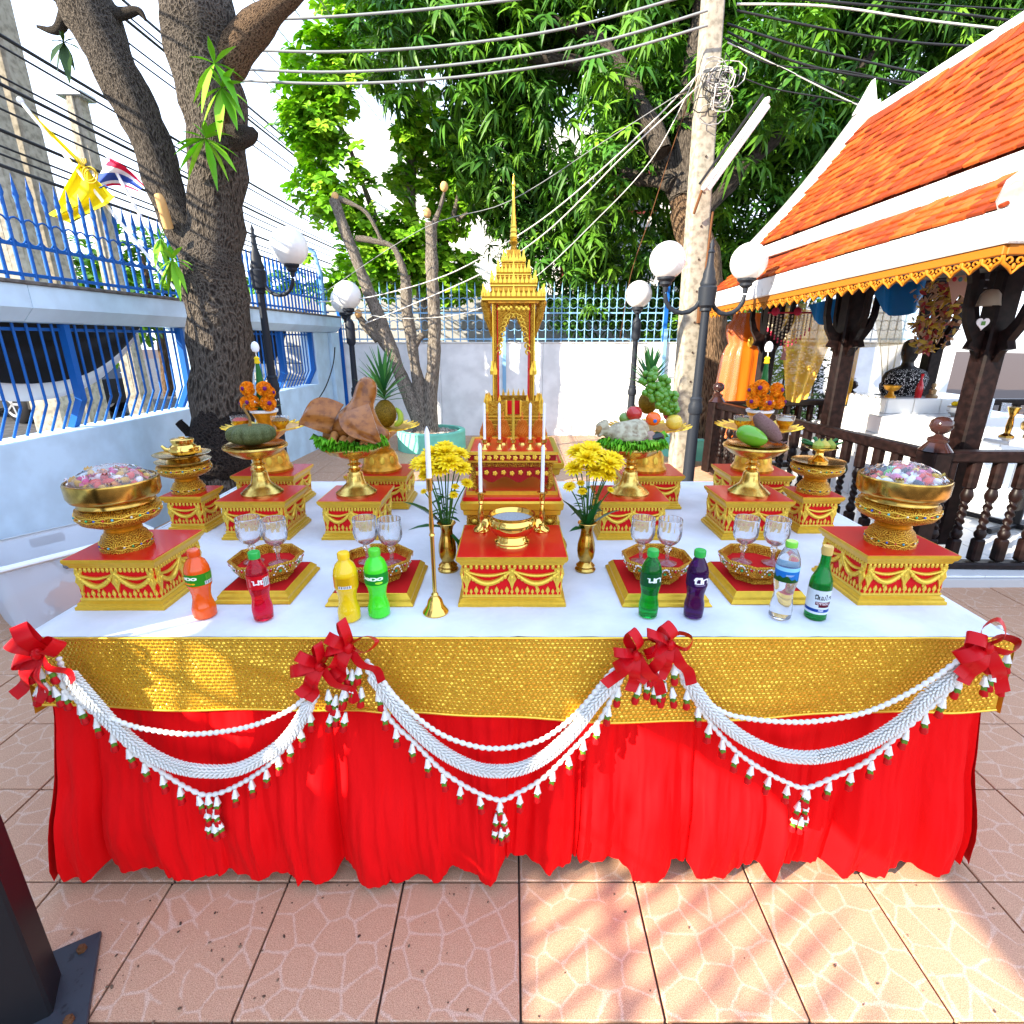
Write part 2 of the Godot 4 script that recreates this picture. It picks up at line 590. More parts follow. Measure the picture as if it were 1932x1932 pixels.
func left_wall() -> void:
	var w := thing("boundary_wall", "pale blue rendered boundary wall with grille windows and overhanging lintel", "wall", Vector3(-3.2, 0, 0), -atan(0.06))
	var m: Material = mats["blue wall"]
	var seg := [[-4.0, 2.55], [2.55, 5.0], [5.0, 5.95], [5.95, 7.75], [7.75, 8.55]]
	for q in seg:
		var a: float = q[0]
		var b: float = q[1]
		var window := is_equal_approx(a, 2.55) or is_equal_approx(a, 5.95)
		var top := 0.885 if window else 1.58
		put(MB.new().box(Vector3(-0.1, top / 2 - 0.02, -(a + b) / 2), Vector3(0.2, top + 0.04, b - a - 0.002), 0.006), "wall_panel", m, w)
		if not window:
			put(MB.new().box(Vector3(0.03, 0.8, -(b - 0.16)), Vector3(0.06, 1.556, 0.3), 0.008), "pilaster", m, w)
	var lin_ := PackedVector2Array([Vector2(-0.2, 1.582), Vector2(0.02, 1.582), Vector2(0.10, 1.66), Vector2(0.10, 1.79), Vector2(-0.2, 1.79)])
	for q in [[-4.0, 0.9], [0.9, 3.45], [3.45, 6.0], [6.0, 8.55]]:
		put(MB.new().slab(lin_, q[1] - q[0] - 0.004), "lintel", m, w, Transform3D(Basis(), Vector3(0, 0, -(q[0] + q[1]) / 2)))
	put(MB.new().box(Vector3(-0.05, 1.802, -2.25), Vector3(0.33, 0.022, 12.6), 0.004), "coping", mats["coping"], w)
	# window grilles
	for k in 2:
		var a2: float = [2.55, 5.95][k]
		var b2: float = [5.0, 7.75][k]
		var g := thing("window_grille", ["blue bent bar window grille in front of the grey car", "narrower blue bent bar window grille behind the marigold cone and lamp"][k], "grille", w.transform * Vector3(0, 0.885, 0), w.rotation.y)
		var bar := MB.new().tube([Vector3(-0.13, 0.004, 0), Vector3(-0.03, 0.19, 0), Vector3(-0.03, 0.69, 0)], [0.0085], 6).mesh()
		var n := int((b2 - a2 - 0.1) / 0.088)
		for j in n + 1:
			var s := a2 + 0.05 + (b2 - a2 - 0.1) * j / n
			if j == 0 or j == n or j == n / 2:
				var pp := MB.new().slab(PackedVector2Array([Vector2(-0.16, 0.004), Vector2(-0.11, 0.004), Vector2(-0.005, 0.19), Vector2(-0.005, 0.69), Vector2(-0.055, 0.69), Vector2(-0.055, 0.2)]), 0.045)
				put(pp, "post", mats["blue paint"], g, at(Vector3(0, 0, -s)))
			else:
				put(bar, "bar", mats["blue paint"], g, at(Vector3(0, 0, -s)))
		put(MB.new().box(Vector3(-0.05, 0.655, -(a2 + b2) / 2), Vector3(0.02, 0.02, b2 - a2), 0.003), "rail", mats["blue paint"], g)
	# swags hung in the openings
	for k in 2:
		var a3: float = [2.6, 6.0][k]
		var b3: float = [4.85, 7.5][k]
		var o := thing("cloth_swag", ["black cloth swag with white hem hanging behind the grille by the car", "black cloth swag behind the grille near the wall corner"][k], "bunting", w.transform * Vector3(-0.24, 1.66, 0), w.rotation.y)
		for part in 2:
			var rows := []
			for r in 9:
				var row := PackedVector3Array()
				for c in 25:
					var t := c / 24.0
					var drop := 0.56 * (1.0 - pow(absf(2 * t - 1), 2.2)) + 0.02
					var f := r / 8.0 * 0.8 if part == 0 else 0.8 + r / 8.0 * 0.2
					row.append(Vector3(0.025 * sin(f * 16.0 + t * 3.0) * sin(PI * t) - 0.01 * part, -drop * f, -lerpf(a3, b3, t)))
				rows.append(row)
			put(MB.new().grid(rows), ["black_cloth", "white_hem"][part], mat("black cloth", 0.012, 0.012, 0.014, 0.6) if part == 0 else mat("hem cloth", 0.6, 0.6, 0.6, 0.8), o)
	# spiked fence on the wall
	var fe := thing("spiked_fence", "bright blue spiked iron fence standing on the pale blue wall", "fence", w.transform * Vector3(-0.05, 1.813, 0), w.rotation.y)
	var pm := picket_mesh(0.62, [0.30], 0.098, 0.0115).mesh()
	for j in 116:
		var s := -2.88 + j * 0.098
		if s < 0.4:
			put(pm, "picket", mats["blue paint"], fe, at(Vector3(0, 0, -s)))
		elif s > 2.8 and s < 8.5:
			put(pm, "picket", mats["blue paint"], fe, at(Vector3(0, 0, -s)))
	for y in [0.05, 0.22]:
		put(MB.new().box(Vector3(0, y, -2.8), Vector3(0.012, 0.022, 11.4), 0.002), "rail", mats["blue paint"], fe)

func back_wall() -> void:
	var w := thing("rear_wall", "white rendered wall behind the altar table below the pale blue fence", "wall", Vector3(0, 0, -8.6))
	for k in 6:
		put(MB.new().box(Vector3(-2.72 + 1.6 * (k + 0.5), 0.71, -0.07), Vector3(1.597, 1.44, 0.14), 0.006), "wall_panel", mats["white wall"], w)
	put(MB.new().box(Vector3(2.05, 1.438, -0.07), Vector3(9.6, 0.014, 0.17), 0.003), "coping", mats["white trim"], w)
	for x in [-2.62, -0.12, 2.35, 4.3]:
		put(MB.new().box(Vector3(x, 1.16, 0.03), Vector3(0.055, 0.95 if x != -2.62 else 1.5, 0.02), 0.003), "fence_strut", mats["pale blue paint"] if x != -2.62 else mats["blue paint"], w)
	var f := thing("iron_fence", "pale blue iron fence with hoop rows on top of the white wall", "fence", Vector3(0, 1.447, -8.67))
	var pm := picket_mesh(0.86, [0.24, 0.56], 0.12, 0.0085).mesh()
	var turn := Transform3D(Basis(Vector3.UP, PI / 2))
	for j in 76:
		put(pm, "picket", mats["pale blue paint"], f, Transform3D(turn.basis, Vector3(-2.6 + j * 0.12, 0, 0)))
	for y in [0.04, 0.42]:
		put(MB.new().box(Vector3(1.9, y, 0), Vector3(9.2, 0.022, 0.012), 0.002), "rail", mats["pale blue paint"], f)
	for x in [-0.12, 2.35]:
		put(MB.new().box(Vector3(x, 0.42, 0.02), Vector3(0.06, 0.86, 0.03), 0.004), "post", mats["blue paint"], f)
	# neighbour's house beyond
	var h := thing("neighbour_house", "grey walled house with pale upper storey beyond the iron fence", "house", Vector3(-0.5, 0, -11.6))
	for k in 7:
		put(MB.new().box(Vector3(0, 0.17 + k * 0.335, 0), Vector3(10, 0.325, 0.3), 0.02), "block_course", mat("grey block", 0.34, 0.34, 0.33, 0.9), h)
	put(MB.new().box(Vector3(0, 1.2, -0.1), Vector3(9.98, 2.3, 0.2)), "wall_core", mats["grey block"], h)
	put(MB.new().box(Vector3(1.0, 4.0, -1.2), Vector3(8, 3.2, 0.3), 0.02), "upper_wall", mats["white wall"], h)
	for q in [[-1.9, 2.95], [2.0, 3.0], [4.2, 3.0], [3.1, 4.4]]:
		var wn := put(MB.new().box(Vector3(q[0], q[1], -1.03), Vector3(0.9, 0.8, 0.05), 0.01), "window", mat("maroon frame", 0.16, 0.03, 0.03, 0.5), h)
		put(MB.new().box(Vector3(q[0], q[1], -0.99), Vector3(0.74, 0.64, 0.03)), "pane", mat("dark pane", 0.04, 0.05, 0.06, 0.08), wn)
	for k in 3:
		put(MB.new().box(Vector3(-3.2 + k * 1.1, 2.75, -0.6), Vector3(0.1, 0.9, 0.1), 0.01), "porch_post", mats["white trim"], h)
# ---------------------------------------------------------------- street beyond the wall
func car(root: Node3D, paint: Material) -> void:
	# suv, nose towards +x, wheels on y = 0, 4.5 m long
	var side := PackedVector2Array([Vector2(-2.2, 0.35), Vector2(2.2, 0.35), Vector2(2.28, 0.75), Vector2(2.15, 0.95), Vector2(1.05, 1.08), Vector2(-2.1, 1.1), Vector2(-2.28, 0.8)])
	put(MB.new().slab(side, 1.78), "body", paint, root)
	var cab := PackedVector2Array([Vector2(1.0, 1.07), Vector2(0.3, 1.58), Vector2(-1.3, 1.66), Vector2(-2.0, 1.5), Vector2(-2.12, 1.09)])
	put(MB.new().slab(cab, 1.6), "cabin", mat("car glass", 0.02, 0.025, 0.03, 0.06), root)
	put(MB.new().slab(PackedVector2Array([Vector2(0.3, 1.58), Vector2(-1.3, 1.66), Vector2(-2.0, 1.5), Vector2(-2.03, 1.54), Vector2(-1.32, 1.71), Vector2(0.3, 1.64)]), 1.62), "roof", paint, root)
	put(MB.new().slab(PackedVector2Array([Vector2(-2.2, 0.28), Vector2(2.24, 0.28), Vector2(2.24, 0.48), Vector2(-2.24, 0.48)]), 1.82), "sill_trim", mat("car trim", 0.02, 0.02, 0.02, 0.7), root)
	for x in [1.42, -1.4]:
		for s in [-1, 1]:
			var t := put(MB.new().lathe([Vector2(0.0, -0.11), Vector2(0.3, -0.11), Vector2(0.36, -0.06), Vector2(0.36, 0.06), Vector2(0.3, 0.11), Vector2(0.0, 0.11)], 24), "wheel", mats["black iron"], root, Transform3D(Basis(Vector3.RIGHT, PI / 2), Vector3(x, 0.36, s * 0.84)))
			var rim := MB.new().lathe([Vector2(0.19, 0.112), Vector2(0.235, 0.118), Vector2(0.24, 0.10)], 24)
			for k in 5:
				rim.xf = Transform3D(Basis(Vector3.UP, k * TAU / 5), Vector3(0, 0.115 * s, 0))
				rim.box(Vector3(0.11, 0, 0), Vector3(0.22, 0.02, 0.045), 0.005)
			put(rim, "rim", mat("alloy", 0.5, 0.5, 0.5, 0.3, 0.8), t)
	for s in [-1, 1]:
		put(MB.new().ball(Vector3(2.12, 0.82, s * 0.62), Vector3(0.12, 0.08, 0.2), 6, 8), "headlight", mat("lamp glass", 0.7, 0.7, 0.7, 0.1), root)
		put(MB.new().ball(Vector3(0.75, 1.12, s * 0.98), Vector3(0.07, 0.08, 0.12), 6, 8), "mirror", paint, root)
		put(MB.new().box(Vector3(-0.2, 0.92, s * 0.895), Vector3(0.18, 0.03, 0.02), 0.005), "door_handle", mats["alloy"], root)

func street() -> void:
	var r := structure("road")
	put(MB.new().poly([Vector3(-30, 0.0, 8), Vector3(-3.55, 0.0, 8), Vector3(-3.2, 0.0, -9), Vector3(-3.2, 0, -60), Vector3(-30, 0.0, -60)], Vector3.UP), "asphalt_sheet", mats["asphalt"], r)
	for k in 7:
		put(MB.new().box(Vector3(-7.4, 0.004, -6 - k * 5.0), Vector3(0.12, 0.006, 2.4)), "lane_marking", mat("road paint", 0.6, 0.6, 0.58, 0.8), r)
	put(MB.new().box(Vector3(-3.75, 0.02, -12), Vector3(0.9, 0.05, 40), 0.01), "pavement", mats["concrete"], r)
	var c1 := thing("parked_car", "dark grey car on the road seen through the bent bars", "car", Vector3(-10.1, 0.0, -11.2), -0.35)
	car(c1, mat("dark grey paint", 0.045, 0.05, 0.06, 0.15, 0.5))
	var c2 := thing("pickup_truck", "navy vehicle on the road behind the far grille", "car", Vector3(-7.6, 0.0, -16.5), PI / 2 - 0.1)
	car(c2, mat("navy paint", 0.03, 0.06, 0.14, 0.15, 0.4))
	# two concrete pylons and a slimmer one
	for q in [[48.0, 6.4, 0.34, 0.26, 9.0, "broad grooved concrete pylon behind the blue spikes"], [-12.0, 5.9, 0.36, 0.26, 9.0, "broad stained concrete pylon with the cable bundle against it"], [168.0, 7.4, 0.24, 0.2, 4.15, "slim concrete post with metal cap behind the flags"]]:
		var b := on_z(q[0], 300.0, -q[1])
		var p := thing("utility_pole", q[5], "utility pole", Vector3(b.x, 0, b.z), 0.0)
		put(MB.new().grid(square_rows(q[2], q[2] * 0.7, q[4])), "shaft", mats["concrete"], p)
		put(MB.new().box(Vector3(0, q[4] / 2, q[2] * 0.44), Vector3(q[2] * 0.3, q[4], 0.02), 0.008), "rib", mats["concrete"], p)
		if q[4] < 5:
			put(MB.new().box(Vector3(0, q[4] + 0.03, 0), Vector3(0.3, 0.06, 0.26), 0.01), "cap", mat("galvanised", 0.4, 0.42, 0.44, 0.4, 0.6), p)
			put(MB.new().box(Vector3(0.0, 3.3, 0.13), Vector3(0.3, 0.1, 0.05), 0.01), "bracket", mats["galvanised"], p)
	flags()

func square_rows(a: float, b: float, h: float) -> Array:
	var rows := []
	for k in 2:
		var s := (a if k == 0 else b) / 2
		var ch := s * 0.2
		var row := PackedVector3Array()
		for p in [Vector2(s, s - ch), Vector2(s - ch, s), Vector2(ch - s, s), Vector2(-s, s - ch), Vector2(-s, ch - s), Vector2(ch - s, -s), Vector2(s - ch, -s), Vector2(s, ch - s), Vector2(s, s - ch)]:
			row.append(Vector3(p.x, h * k, p.y))
		rows.append(row)
	return rows

func flags() -> void:
	var z := -4.35
	# yellow flag on a slanting white staff
	var a := on_z(38, 190, z)
	var b := on_z(330, 545, z)
	var f := thing("yellow_flag", "yellow flag with a round royal emblem on slanting white staff", "flag", b)
	put(MB.new().tube([Vector3.ZERO, (a - b) * 0.97, a - b], [0.012, 0.012, 0.012], 8), "staff", mats["wax"], f)
	put(MB.new().ball(a - b, Vector3(0.022, 0.022, 0.022), 6, 8), "finial", mats["wax"], f)
	var m := mat("yellow cloth", 0.86, 0.72, 0.01, 0.7)
	m.backlight_enabled = true
	m.backlight = Color(0.6, 0.5, 0.05)
	var top := on_z(52, 205, z)
	var rows := []
	var left := [Vector2(50, 200), Vector2(95, 255), Vector2(148, 308), Vector2(122, 352), Vector2(104, 395), Vector2(90, 404)]
	var right := [Vector2(56, 208), Vector2(150, 300), Vector2(178, 335), Vector2(216, 372), Vector2(204, 384), Vector2(134, 422)]
	for k in 6:
		var row := PackedVector3Array()
		for c in 9:
			var q: Vector2 = left[k].lerp(right[k], c / 8.0)
			row.append(on_z(q.x, q.y, z + 0.05 * sin(c * 1.3 + k) * minf(k, 3) / 3.0) - b)
		rows.append(row)
	put(MB.new().grid(rows), "cloth", m, f)
	# emblem: ring and crown strokes standing proud of the cloth
	var e := MB.new()
	var ec := on_z(170, 330, z + 0.065) - b
	for q in [[0.05, 0.05, 0.005], [0.035, 0.02, 0.005]]:
		var ring := []
		for k in 13:
			var t := TAU * k / 12.0
			ring.append(ec + Vector3(cos(t) * q[0] + sin(t) * 0.015, sin(t) * q[0] - cos(t) * q[1] * 0.3, 0))
		e.tube(ring, [q[2]], 5, false)
	for k in 5:
		e.tube([ec + Vector3(-0.04 + k * 0.008, 0.05 + k * 0.006, 0), ec + Vector3(-0.07 + k * 0.016, 0.10, 0)], [0.004], 5)
	put(e, "emblem", mat("emblem print", 0.55, 0.36, 0.03, 0.6), f)
	put(MB.new().tube([ec + Vector3(0.05, -0.08, 0), ec + Vector3(0.09, -0.065, 0), ec + Vector3(0.12, -0.085, 0)], [0.01], 5, true, 0.4), "emblem_ribbon", mat("emblem blue", 0.03, 0.09, 0.3, 0.6), f)
	# tricolour flag
	var a2 := on_z(195, 282, -4.9)
	var b2 := on_z(300, 470, -4.9)
	var g := thing("tricolour_flag", "red white and blue striped flag on a slanting staff behind the yellow one", "flag", b2)
	put(MB.new().tube([Vector3.ZERO, a2 - b2], [0.012], 8), "staff", mats["wax"], g)
	var bands := [[0.0, 0.167, 0], [0.167, 0.333, 1], [0.333, 0.667, 2], [0.667, 0.833, 1], [0.833, 1.0, 0]]
	var ml := [mat("flag red", 0.62, 0.01, 0.05, 0.7), mat("flag white", 0.8, 0.8, 0.8, 0.7), mat("flag blue", 0.03, 0.07, 0.32, 0.7)]
	for q in bands:
		var rr := []
		for k in 4:
			var row := PackedVector3Array()
			var s := lerpf(q[0], q[1], k / 3.0)
			for c in 13:
				var t := c / 12.0
				var p0 := Vector2(208, 298).lerp(Vector2(150, 385), s)
				var p1 := Vector2(272, 350).lerp(Vector2(262, 362), s)
				var p := p0.lerp(p1, t) + Vector2(0, -16 * sin(t * PI) * (0.4 + s))
				row.append(on_z(p.x, p.y, -4.9 + 0.05 * sin(t * 7.0 + s)) - b2)
			rr.append(row)
		put(MB.new().grid(rr), "stripe", ml[q[2]], g)

# ---------------------------------------------------------------- trees
func leaf(b: MB, base: Vector3, dir: Vector3, l: float, w: float, droop: float, obovate := false) -> void:
	var d := dir.normalized()
	var side := d.cross(Vector3.UP)
	side = (side if side.length() > 0.05 else Vector3.RIGHT).normalized()
	var wid := [0.12, 0.75, 1.0, 0.62, 0.05] if not obovate else [0.1, 0.5, 0.95, 1.0, 0.2]
	var rows := []
	for k in 5:
		var t := k / 4.0
		var p := base + d * (l * t) + Vector3.DOWN * (droop * l * t * t)
		var o := side.cross(d).normalized()
		var h: float = wid[k] * w / 2
		rows.append(PackedVector3Array([p - side * h + o * h * 0.35, p, p + side * h + o * h * 0.35]))
	b.grid(rows)
func whorl(n: int, l: float, w: float, droop: float, spread: float, sd: int, obovate := false) -> ArrayMesh:
	var r := RandomNumberGenerator.new()
	r.seed = sd
	var b := MB.new()
	for k in n:
		var a := TAU * k / n + r.randf_range(-0.3, 0.3)
		var e := spread + r.randf_range(-0.45, 0.35)
		b.col = Color.WHITE * r.randf_range(0.75, 1.1)
		leaf(b, Vector3(0, r.randf_range(-0.03, 0.03), 0), Vector3(cos(a) * cos(e), sin(e), sin(a) * cos(e)), l * r.randf_range(0.7, 1.1), w, droop * r.randf_range(0.6, 1.4), obovate)
	return b.mesh()
func scatter(called: String, mesh: Mesh, m: Material, parent: Node, xfs: Array, cols: Array) -> MultiMeshInstance3D:
	var mm := MultiMesh.new()
	mm.transform_format = MultiMesh.TRANSFORM_3D
	mm.use_colors = true
	mm.mesh = mesh
	mm.instance_count = xfs.size()
	for k in xfs.size():
		mm.set_instance_transform(k, xfs[k])
		mm.set_instance_color(k, cols[k])
	var o := MultiMeshInstance3D.new()
	o.multimesh = mm
	o.material_override = m
	o.name = called
	o.set_meta("kind", "stuff")
	parent.add_child(o, true)
	return o
func limb(pts: Array, rad: Array, knots := 0.08, seg := 12, sub := 6) -> MB:
	# a bent, knotty limb through the given points
	var cv := Curve3D.new()
	for k in pts.size():
		var a: Vector3 = pts[maxi(k - 1, 0)]
		var b: Vector3 = pts[mini(k + 1, pts.size() - 1)]
		cv.add_point(pts[k], -(b - a) / 6.0, (b - a) / 6.0)
	var path := []
	var rr := []
	for k in pts.size() - 1:
		for j in sub:
			path.append(cv.sample(k, j / float(sub)))
			rr.append(lerpf(rad[k], rad[k + 1], j / float(sub)))
	path.append(pts[pts.size() - 1])
	rr.append(rad[rad.size() - 1])
	var mb := MB.new()
	mb.tube(path, rr, seg, true, 1.0, 1.0, 0.9 * path.size() / sub)
	var f := FastNoiseLite.new()
	f.frequency = 2.2
	var i0 := 2 * (seg + 1) * 2
	for k in mb.v.size():
		mb.v[k] += mb.n[k] * f.get_noise_3dv(mb.v[k] * 1.0) * knots
	return mb
func crown_of(parent: Node, called: String, mesh: Mesh, m: Material, blobs: Array, count: int, size: float, c1: Color, c2: Color, sd: int, cut := -0.05) -> void:
	var r := RandomNumberGenerator.new()
	r.seed = sd
	var f := FastNoiseLite.new()
	f.frequency = 0.55
	f.seed = sd
	var xs := []
	var cs := []
	var total := 0.0
	for b in blobs:
		total += b[1].x * b[1].y * b[1].z
	for b in blobs:
		var n := int(count * b[1].x * b[1].y * b[1].z / total)
		for k in n:
			var d := Vector3(r.randfn(), r.randfn(), r.randfn()).normalized() * pow(r.randf(), 0.45)
			var p: Vector3 = b[0] + d * b[1]
			if f.get_noise_3dv(p) < cut:
				continue
			var tilt := Vector3(r.randf_range(-0.6, 0.6), 1.0, r.randf_range(-0.6, 0.6)) + d * 0.7
			xs.append(look(p, tilt, r.randf() * TAU, Vector3.ONE * size * r.randf_range(0.7, 1.25)))
			cs.append(c1.lerp(c2, r.randf() * r.randf()) * r.randf_range(0.8, 1.15))
	scatter(called, mesh, m, parent, xs, cs)

func trees() -> void:
	# old forked mango trunk by the blue wall
	var z := -4.2
	var t := thing("mango_tree", "thick forked dark trunk with leaf sprigs beside the blue wall", "tree", Vector3(-2.42, 0, z))
	var o: Vector3 = t.position
	var trunk := limb([Vector3(0, -0.1, 0), on_z(418, 880, z) - o, on_z(418, 700, z) - o, on_z(408, 560, z) - o, on_z(402, 490, z) - o, on_z(405, 430, z) - o], [0.34, 0.235, 0.215, 0.225, 0.225, 0.14], 0.07, 20)
	put(trunk, "trunk", mats["dark bark"], t)
	put(limb([on_z(402, 520, z) - o, on_z(410, 400, z) - o, on_z(408, 250, z) - o, on_z(385, 120, z) - o, on_z(375, 40, z) - o, on_z(350, -80, z) - o], [0.18, 0.175, 0.185, 0.20, 0.23, 0.16], 0.06, 18), "trunk_fork", mats["dark bark"], t)
	put(limb([on_z(380, 500, z) - o, on_z(325, 385, z) - o, on_z(265, 230, z) - o, on_z(215, 120, z) - o, on_z(165, 20, z) - o, on_z(120, -80, z) - o], [0.13, 0.125, 0.125, 0.135, 0.15, 0.13], 0.05, 16), "trunk_fork", mats["dark bark"], t)
	put(limb([on_z(395, 150, z) - o, on_z(430, 110, z) - o, on_z(475, 60, z) - o, on_z(520, 18, z) - o, on_z(570, -20, z) - o], [0.08, 0.13, 0.10, 0.075, 0.05], 0.03), "branch", mats["brown bark"], t)
	put(limb([on_z(180, 30, z) - o, on_z(235, 25, z) - o, on_z(262, 20, z) - o, on_z(275, 38, z) - o], [0.05, 0.03, 0.02, 0.008], 0.01, 8), "branch", mats["dark bark"], t)
	put(limb([on_z(130, 0, z) - o, on_z(110, 55, z) - o, on_z(70, 50, z) - o], [0.04, 0.03, 0.01], 0.01, 8), "branch", mats["dark bark"], t)
	put(limb([on_z(438, 260, z + 0.2) - o, on_z(470, 255, z + 0.2) - o, on_z(482, 245, z + 0.2) - o], [0.08, 0.05, 0.02], 0.03, 8), "knot", mats["dark bark"], t)
	put(limb([on_z(424, 255, z + 0.22) - o, on_z(425, 190, z + 0.26) - o, on_z(430, 178, z + 0.26) - o], [0.035, 0.03, 0.026], 0.01, 8), "stub", mats["brown bark"], t)
	put(limb([on_z(318, 430, z + 0.16) - o, on_z(305, 385, z + 0.22) - o, on_z(298, 368, z + 0.22) - o], [0.032, 0.03, 0.025], 0.006, 8), "stub", mats["cut wood"], t)
	put(limb([on_z(420, 905, z) - o, on_z(418, 870, z + 0.02) - o, on_z(420, 810, z + 0.02) - o, on_z(424, 765, z + 0.02) - o], [0.20, 0.245, 0.24, 0.19], 0.07, 20), "burnt_bark", mats["black bark"], t)
	put(limb([on_z(380, 850, z + 0.1) - o, on_z(358, 815, z + 0.16) - o, on_z(338, 795, z + 0.2) - o], [0.05, 0.04, 0.03], 0.04, 8), "stub", mats["black bark"], t)
	var r := RandomNumberGenerator.new()
	r.seed = 11
	# sprigs of long leaves on the trunk
	for q in [[388, 262, 62, 66, 13], [418, 165, 50, 70, 10], [325, 490, 38, 52, 12], [303, 450, 18, 45, 6], [405, 120, 55, 75, 7], [120, 80, 30, 40, 9]]:
		var c := on_z(q[0], q[1], z + 0.28)
		for k in q[4]:
			var a: float = TAU * k / q[4] + r.randf_range(-0.3, 0.3)
			var tip := on_z(q[0] + cos(a) * q[2], q[1] + sin(a) * q[3] + 12, z + 0.3 + r.randf_range(-0.05, 0.12))
			var b := MB.new()
			b.col = Color(0.09, 0.30, 0.015).lerp(Color(0.25, 0.52, 0.03), r.randf())
			if q[0] == 120:
				b.col = Color(0.03, 0.06, 0.015)
			leaf(b, c - o, tip - c, (tip - c).length(), (tip - c).length() * r.randf_range(0.20, 0.26), r.randf_range(0.1, 0.3))
			put(b, "leaf", mats["greens"], t)
	# pollarded tree in the round planter
	var pz := -7.55
	var pc := on_y(815, 846, 0.0)
	var pl := thing("round_planter", "round mint green concrete planter ring filled with gravel", "planter", Vector3(pc.x, 0, pz))
	put(MB.new().lathe([Vector2(0.40, 0.18), Vector2(0.40, 0.27), Vector2(0.47, 0.27), Vector2(0.48, 0.26), Vector2(0.48, 0.0)].duplicate(), 40), "ring", grain(mat("mint paint", 0.22, 0.66, 0.48, 0.6), texs["blotches"], 1.0), pl)
	put(MB.new().lathe([Vector2(0.40, 0.0), Vector2(0.40, 0.2), Vector2(0.0, 0.22)], 32), "soil", mats["grout"], pl)
	var gx := []
	var gc := []
	for k in 500:
		var a := r.randf() * TAU
		var d := 0.39 * sqrt(r.randf())
		gx.append(look(Vector3(cos(a) * d, 0.225, sin(a) * d), Vector3(r.randfn(), 1, r.randfn()), r.randf() * 6.0, Vector3(1, 0.6, 1) * r.randf_range(0.5, 1.3)))
		gc.append(Color(0.55, 0.5, 0.42).lerp(Color(0.3, 0.2, 0.15), r.randf()))
	scatter("gravel", MB.new().ball(Vector3.ZERO, Vector3(0.02, 0.015, 0.02), 4, 6).mesh(), mats["painted"], pl, gx, gc).set_meta("kind", "stuff")
	var p2 := copy(pl, "round_planter", "larger mint green planter ring round the great mango trunk", Vector3(2.66, 0, -7.3))
	p2.scale = Vector3(1.45, 1.0, 1.45)
	var p := thing("pollarded_tree", "pale barked pollarded tree with sawn limbs in the mint planter", "tree", Vector3(pc.x, 0.2, pz))
	o = p.position
	for q in [[[[800, 850], [790, 790], [760, 720], [735, 650], [700, 560], [660, 460], [630, 375]], [0.13, 0.12, 0.10, 0.085, 0.08, 0.065, 0.05], "trunk"],
			[[[812, 850], [812, 760], [820, 640], [815, 500], [812, 420]], [0.12, 0.10, 0.09, 0.085, 0.07], "trunk"],
			[[[806, 850], [795, 760], [782, 680], [770, 600], [765, 520]], [0.11, 0.09, 0.075, 0.075, 0.07], "trunk"],
			[[[766, 530], [745, 470], [705, 455], [672, 450]], [0.055, 0.045, 0.04, 0.03], "branch"],
			[[[720, 455], [690, 400], [640, 375]], [0.03, 0.025, 0.02], "branch"],
			[[[816, 430], [828, 400], [840, 355]], [0.04, 0.03, 0.018], "branch"],
			[[[778, 660], [790, 640], [800, 632]], [0.05, 0.045, 0.035], "branch"],
			[[[735, 660], [712, 625], [700, 600]], [0.08, 0.07, 0.06], "branch"],
			[[[715, 640], [690, 615], [675, 595]], [0.07, 0.06, 0.05], "branch"]]:
		var pts := []
		for e in q[0]:
			pts.append(on_z(e[0], e[1], pz) - o)
		put(limb(pts, q[1], 0.03, 10), q[2], mats["grey bark"], p)
	for q in [[806, 402], [838, 352], [632, 372], [712, 597], [676, 592]]:
		put(MB.new().ball(on_z(q[0], q[1], pz + 0.02) - o, Vector3(0.05, 0.06, 0.05), 6, 8), "sawn_end", mats["cut wood"], p)
	# great mango tree
	var g := thing("great_mango_tree", "huge dark green mango tree with spreading limbs behind the concrete pole", "tree", Vector3(2.66, 0, -7.3))
	o = g.position
	put(limb([Vector3(0, -0.1, 0), on_z(1335, 700, -7.3) - o, on_z(1318, 480, -7.3) - o, on_z(1285, 370, -7.3) - o], [0.33, 0.27, 0.25, 0.15], 0.1, 18), "trunk", mats["brown bark"], g)
	for q in [[[[1290, 380], [1240, 270], [1190, 170], [1090, 120], [960, 110]], [0.17, 0.14, 0.11, 0.08, 0.04]], [[[1290, 380], [1300, 200], [1320, 60], [1330, -80]], [0.18, 0.15, 0.12, 0.1]], [[[1250, 290], [1180, 140], [1100, 60], [1000, 30]], [0.12, 0.1, 0.08, 0.05]], [[[1310, 420], [1420, 300], [1560, 180], [1700, 60]], [0.10, 0.08, 0.06, 0.04]], [[[1270, 350], [1180, 330], [1080, 300]], [0.1, 0.07, 0.04]]]:
		var pts := []
		for e in q[0]:
			pts.append(on_z(e[0], e[1], -8.3 + 0.95 * maxf(0.0, 1.0 - pts.size() * 0.5)) - o)
		put(limb(pts, q[1], 0.06, 10), "branch", mats["dark bark"], g)
	var wm := whorl(11, 0.20, 0.046, 0.55, 0.15, 5)
	var wm2 := whorl(9, 0.20, 0.042, 0.9, -0.15, 8)
	var bl := []
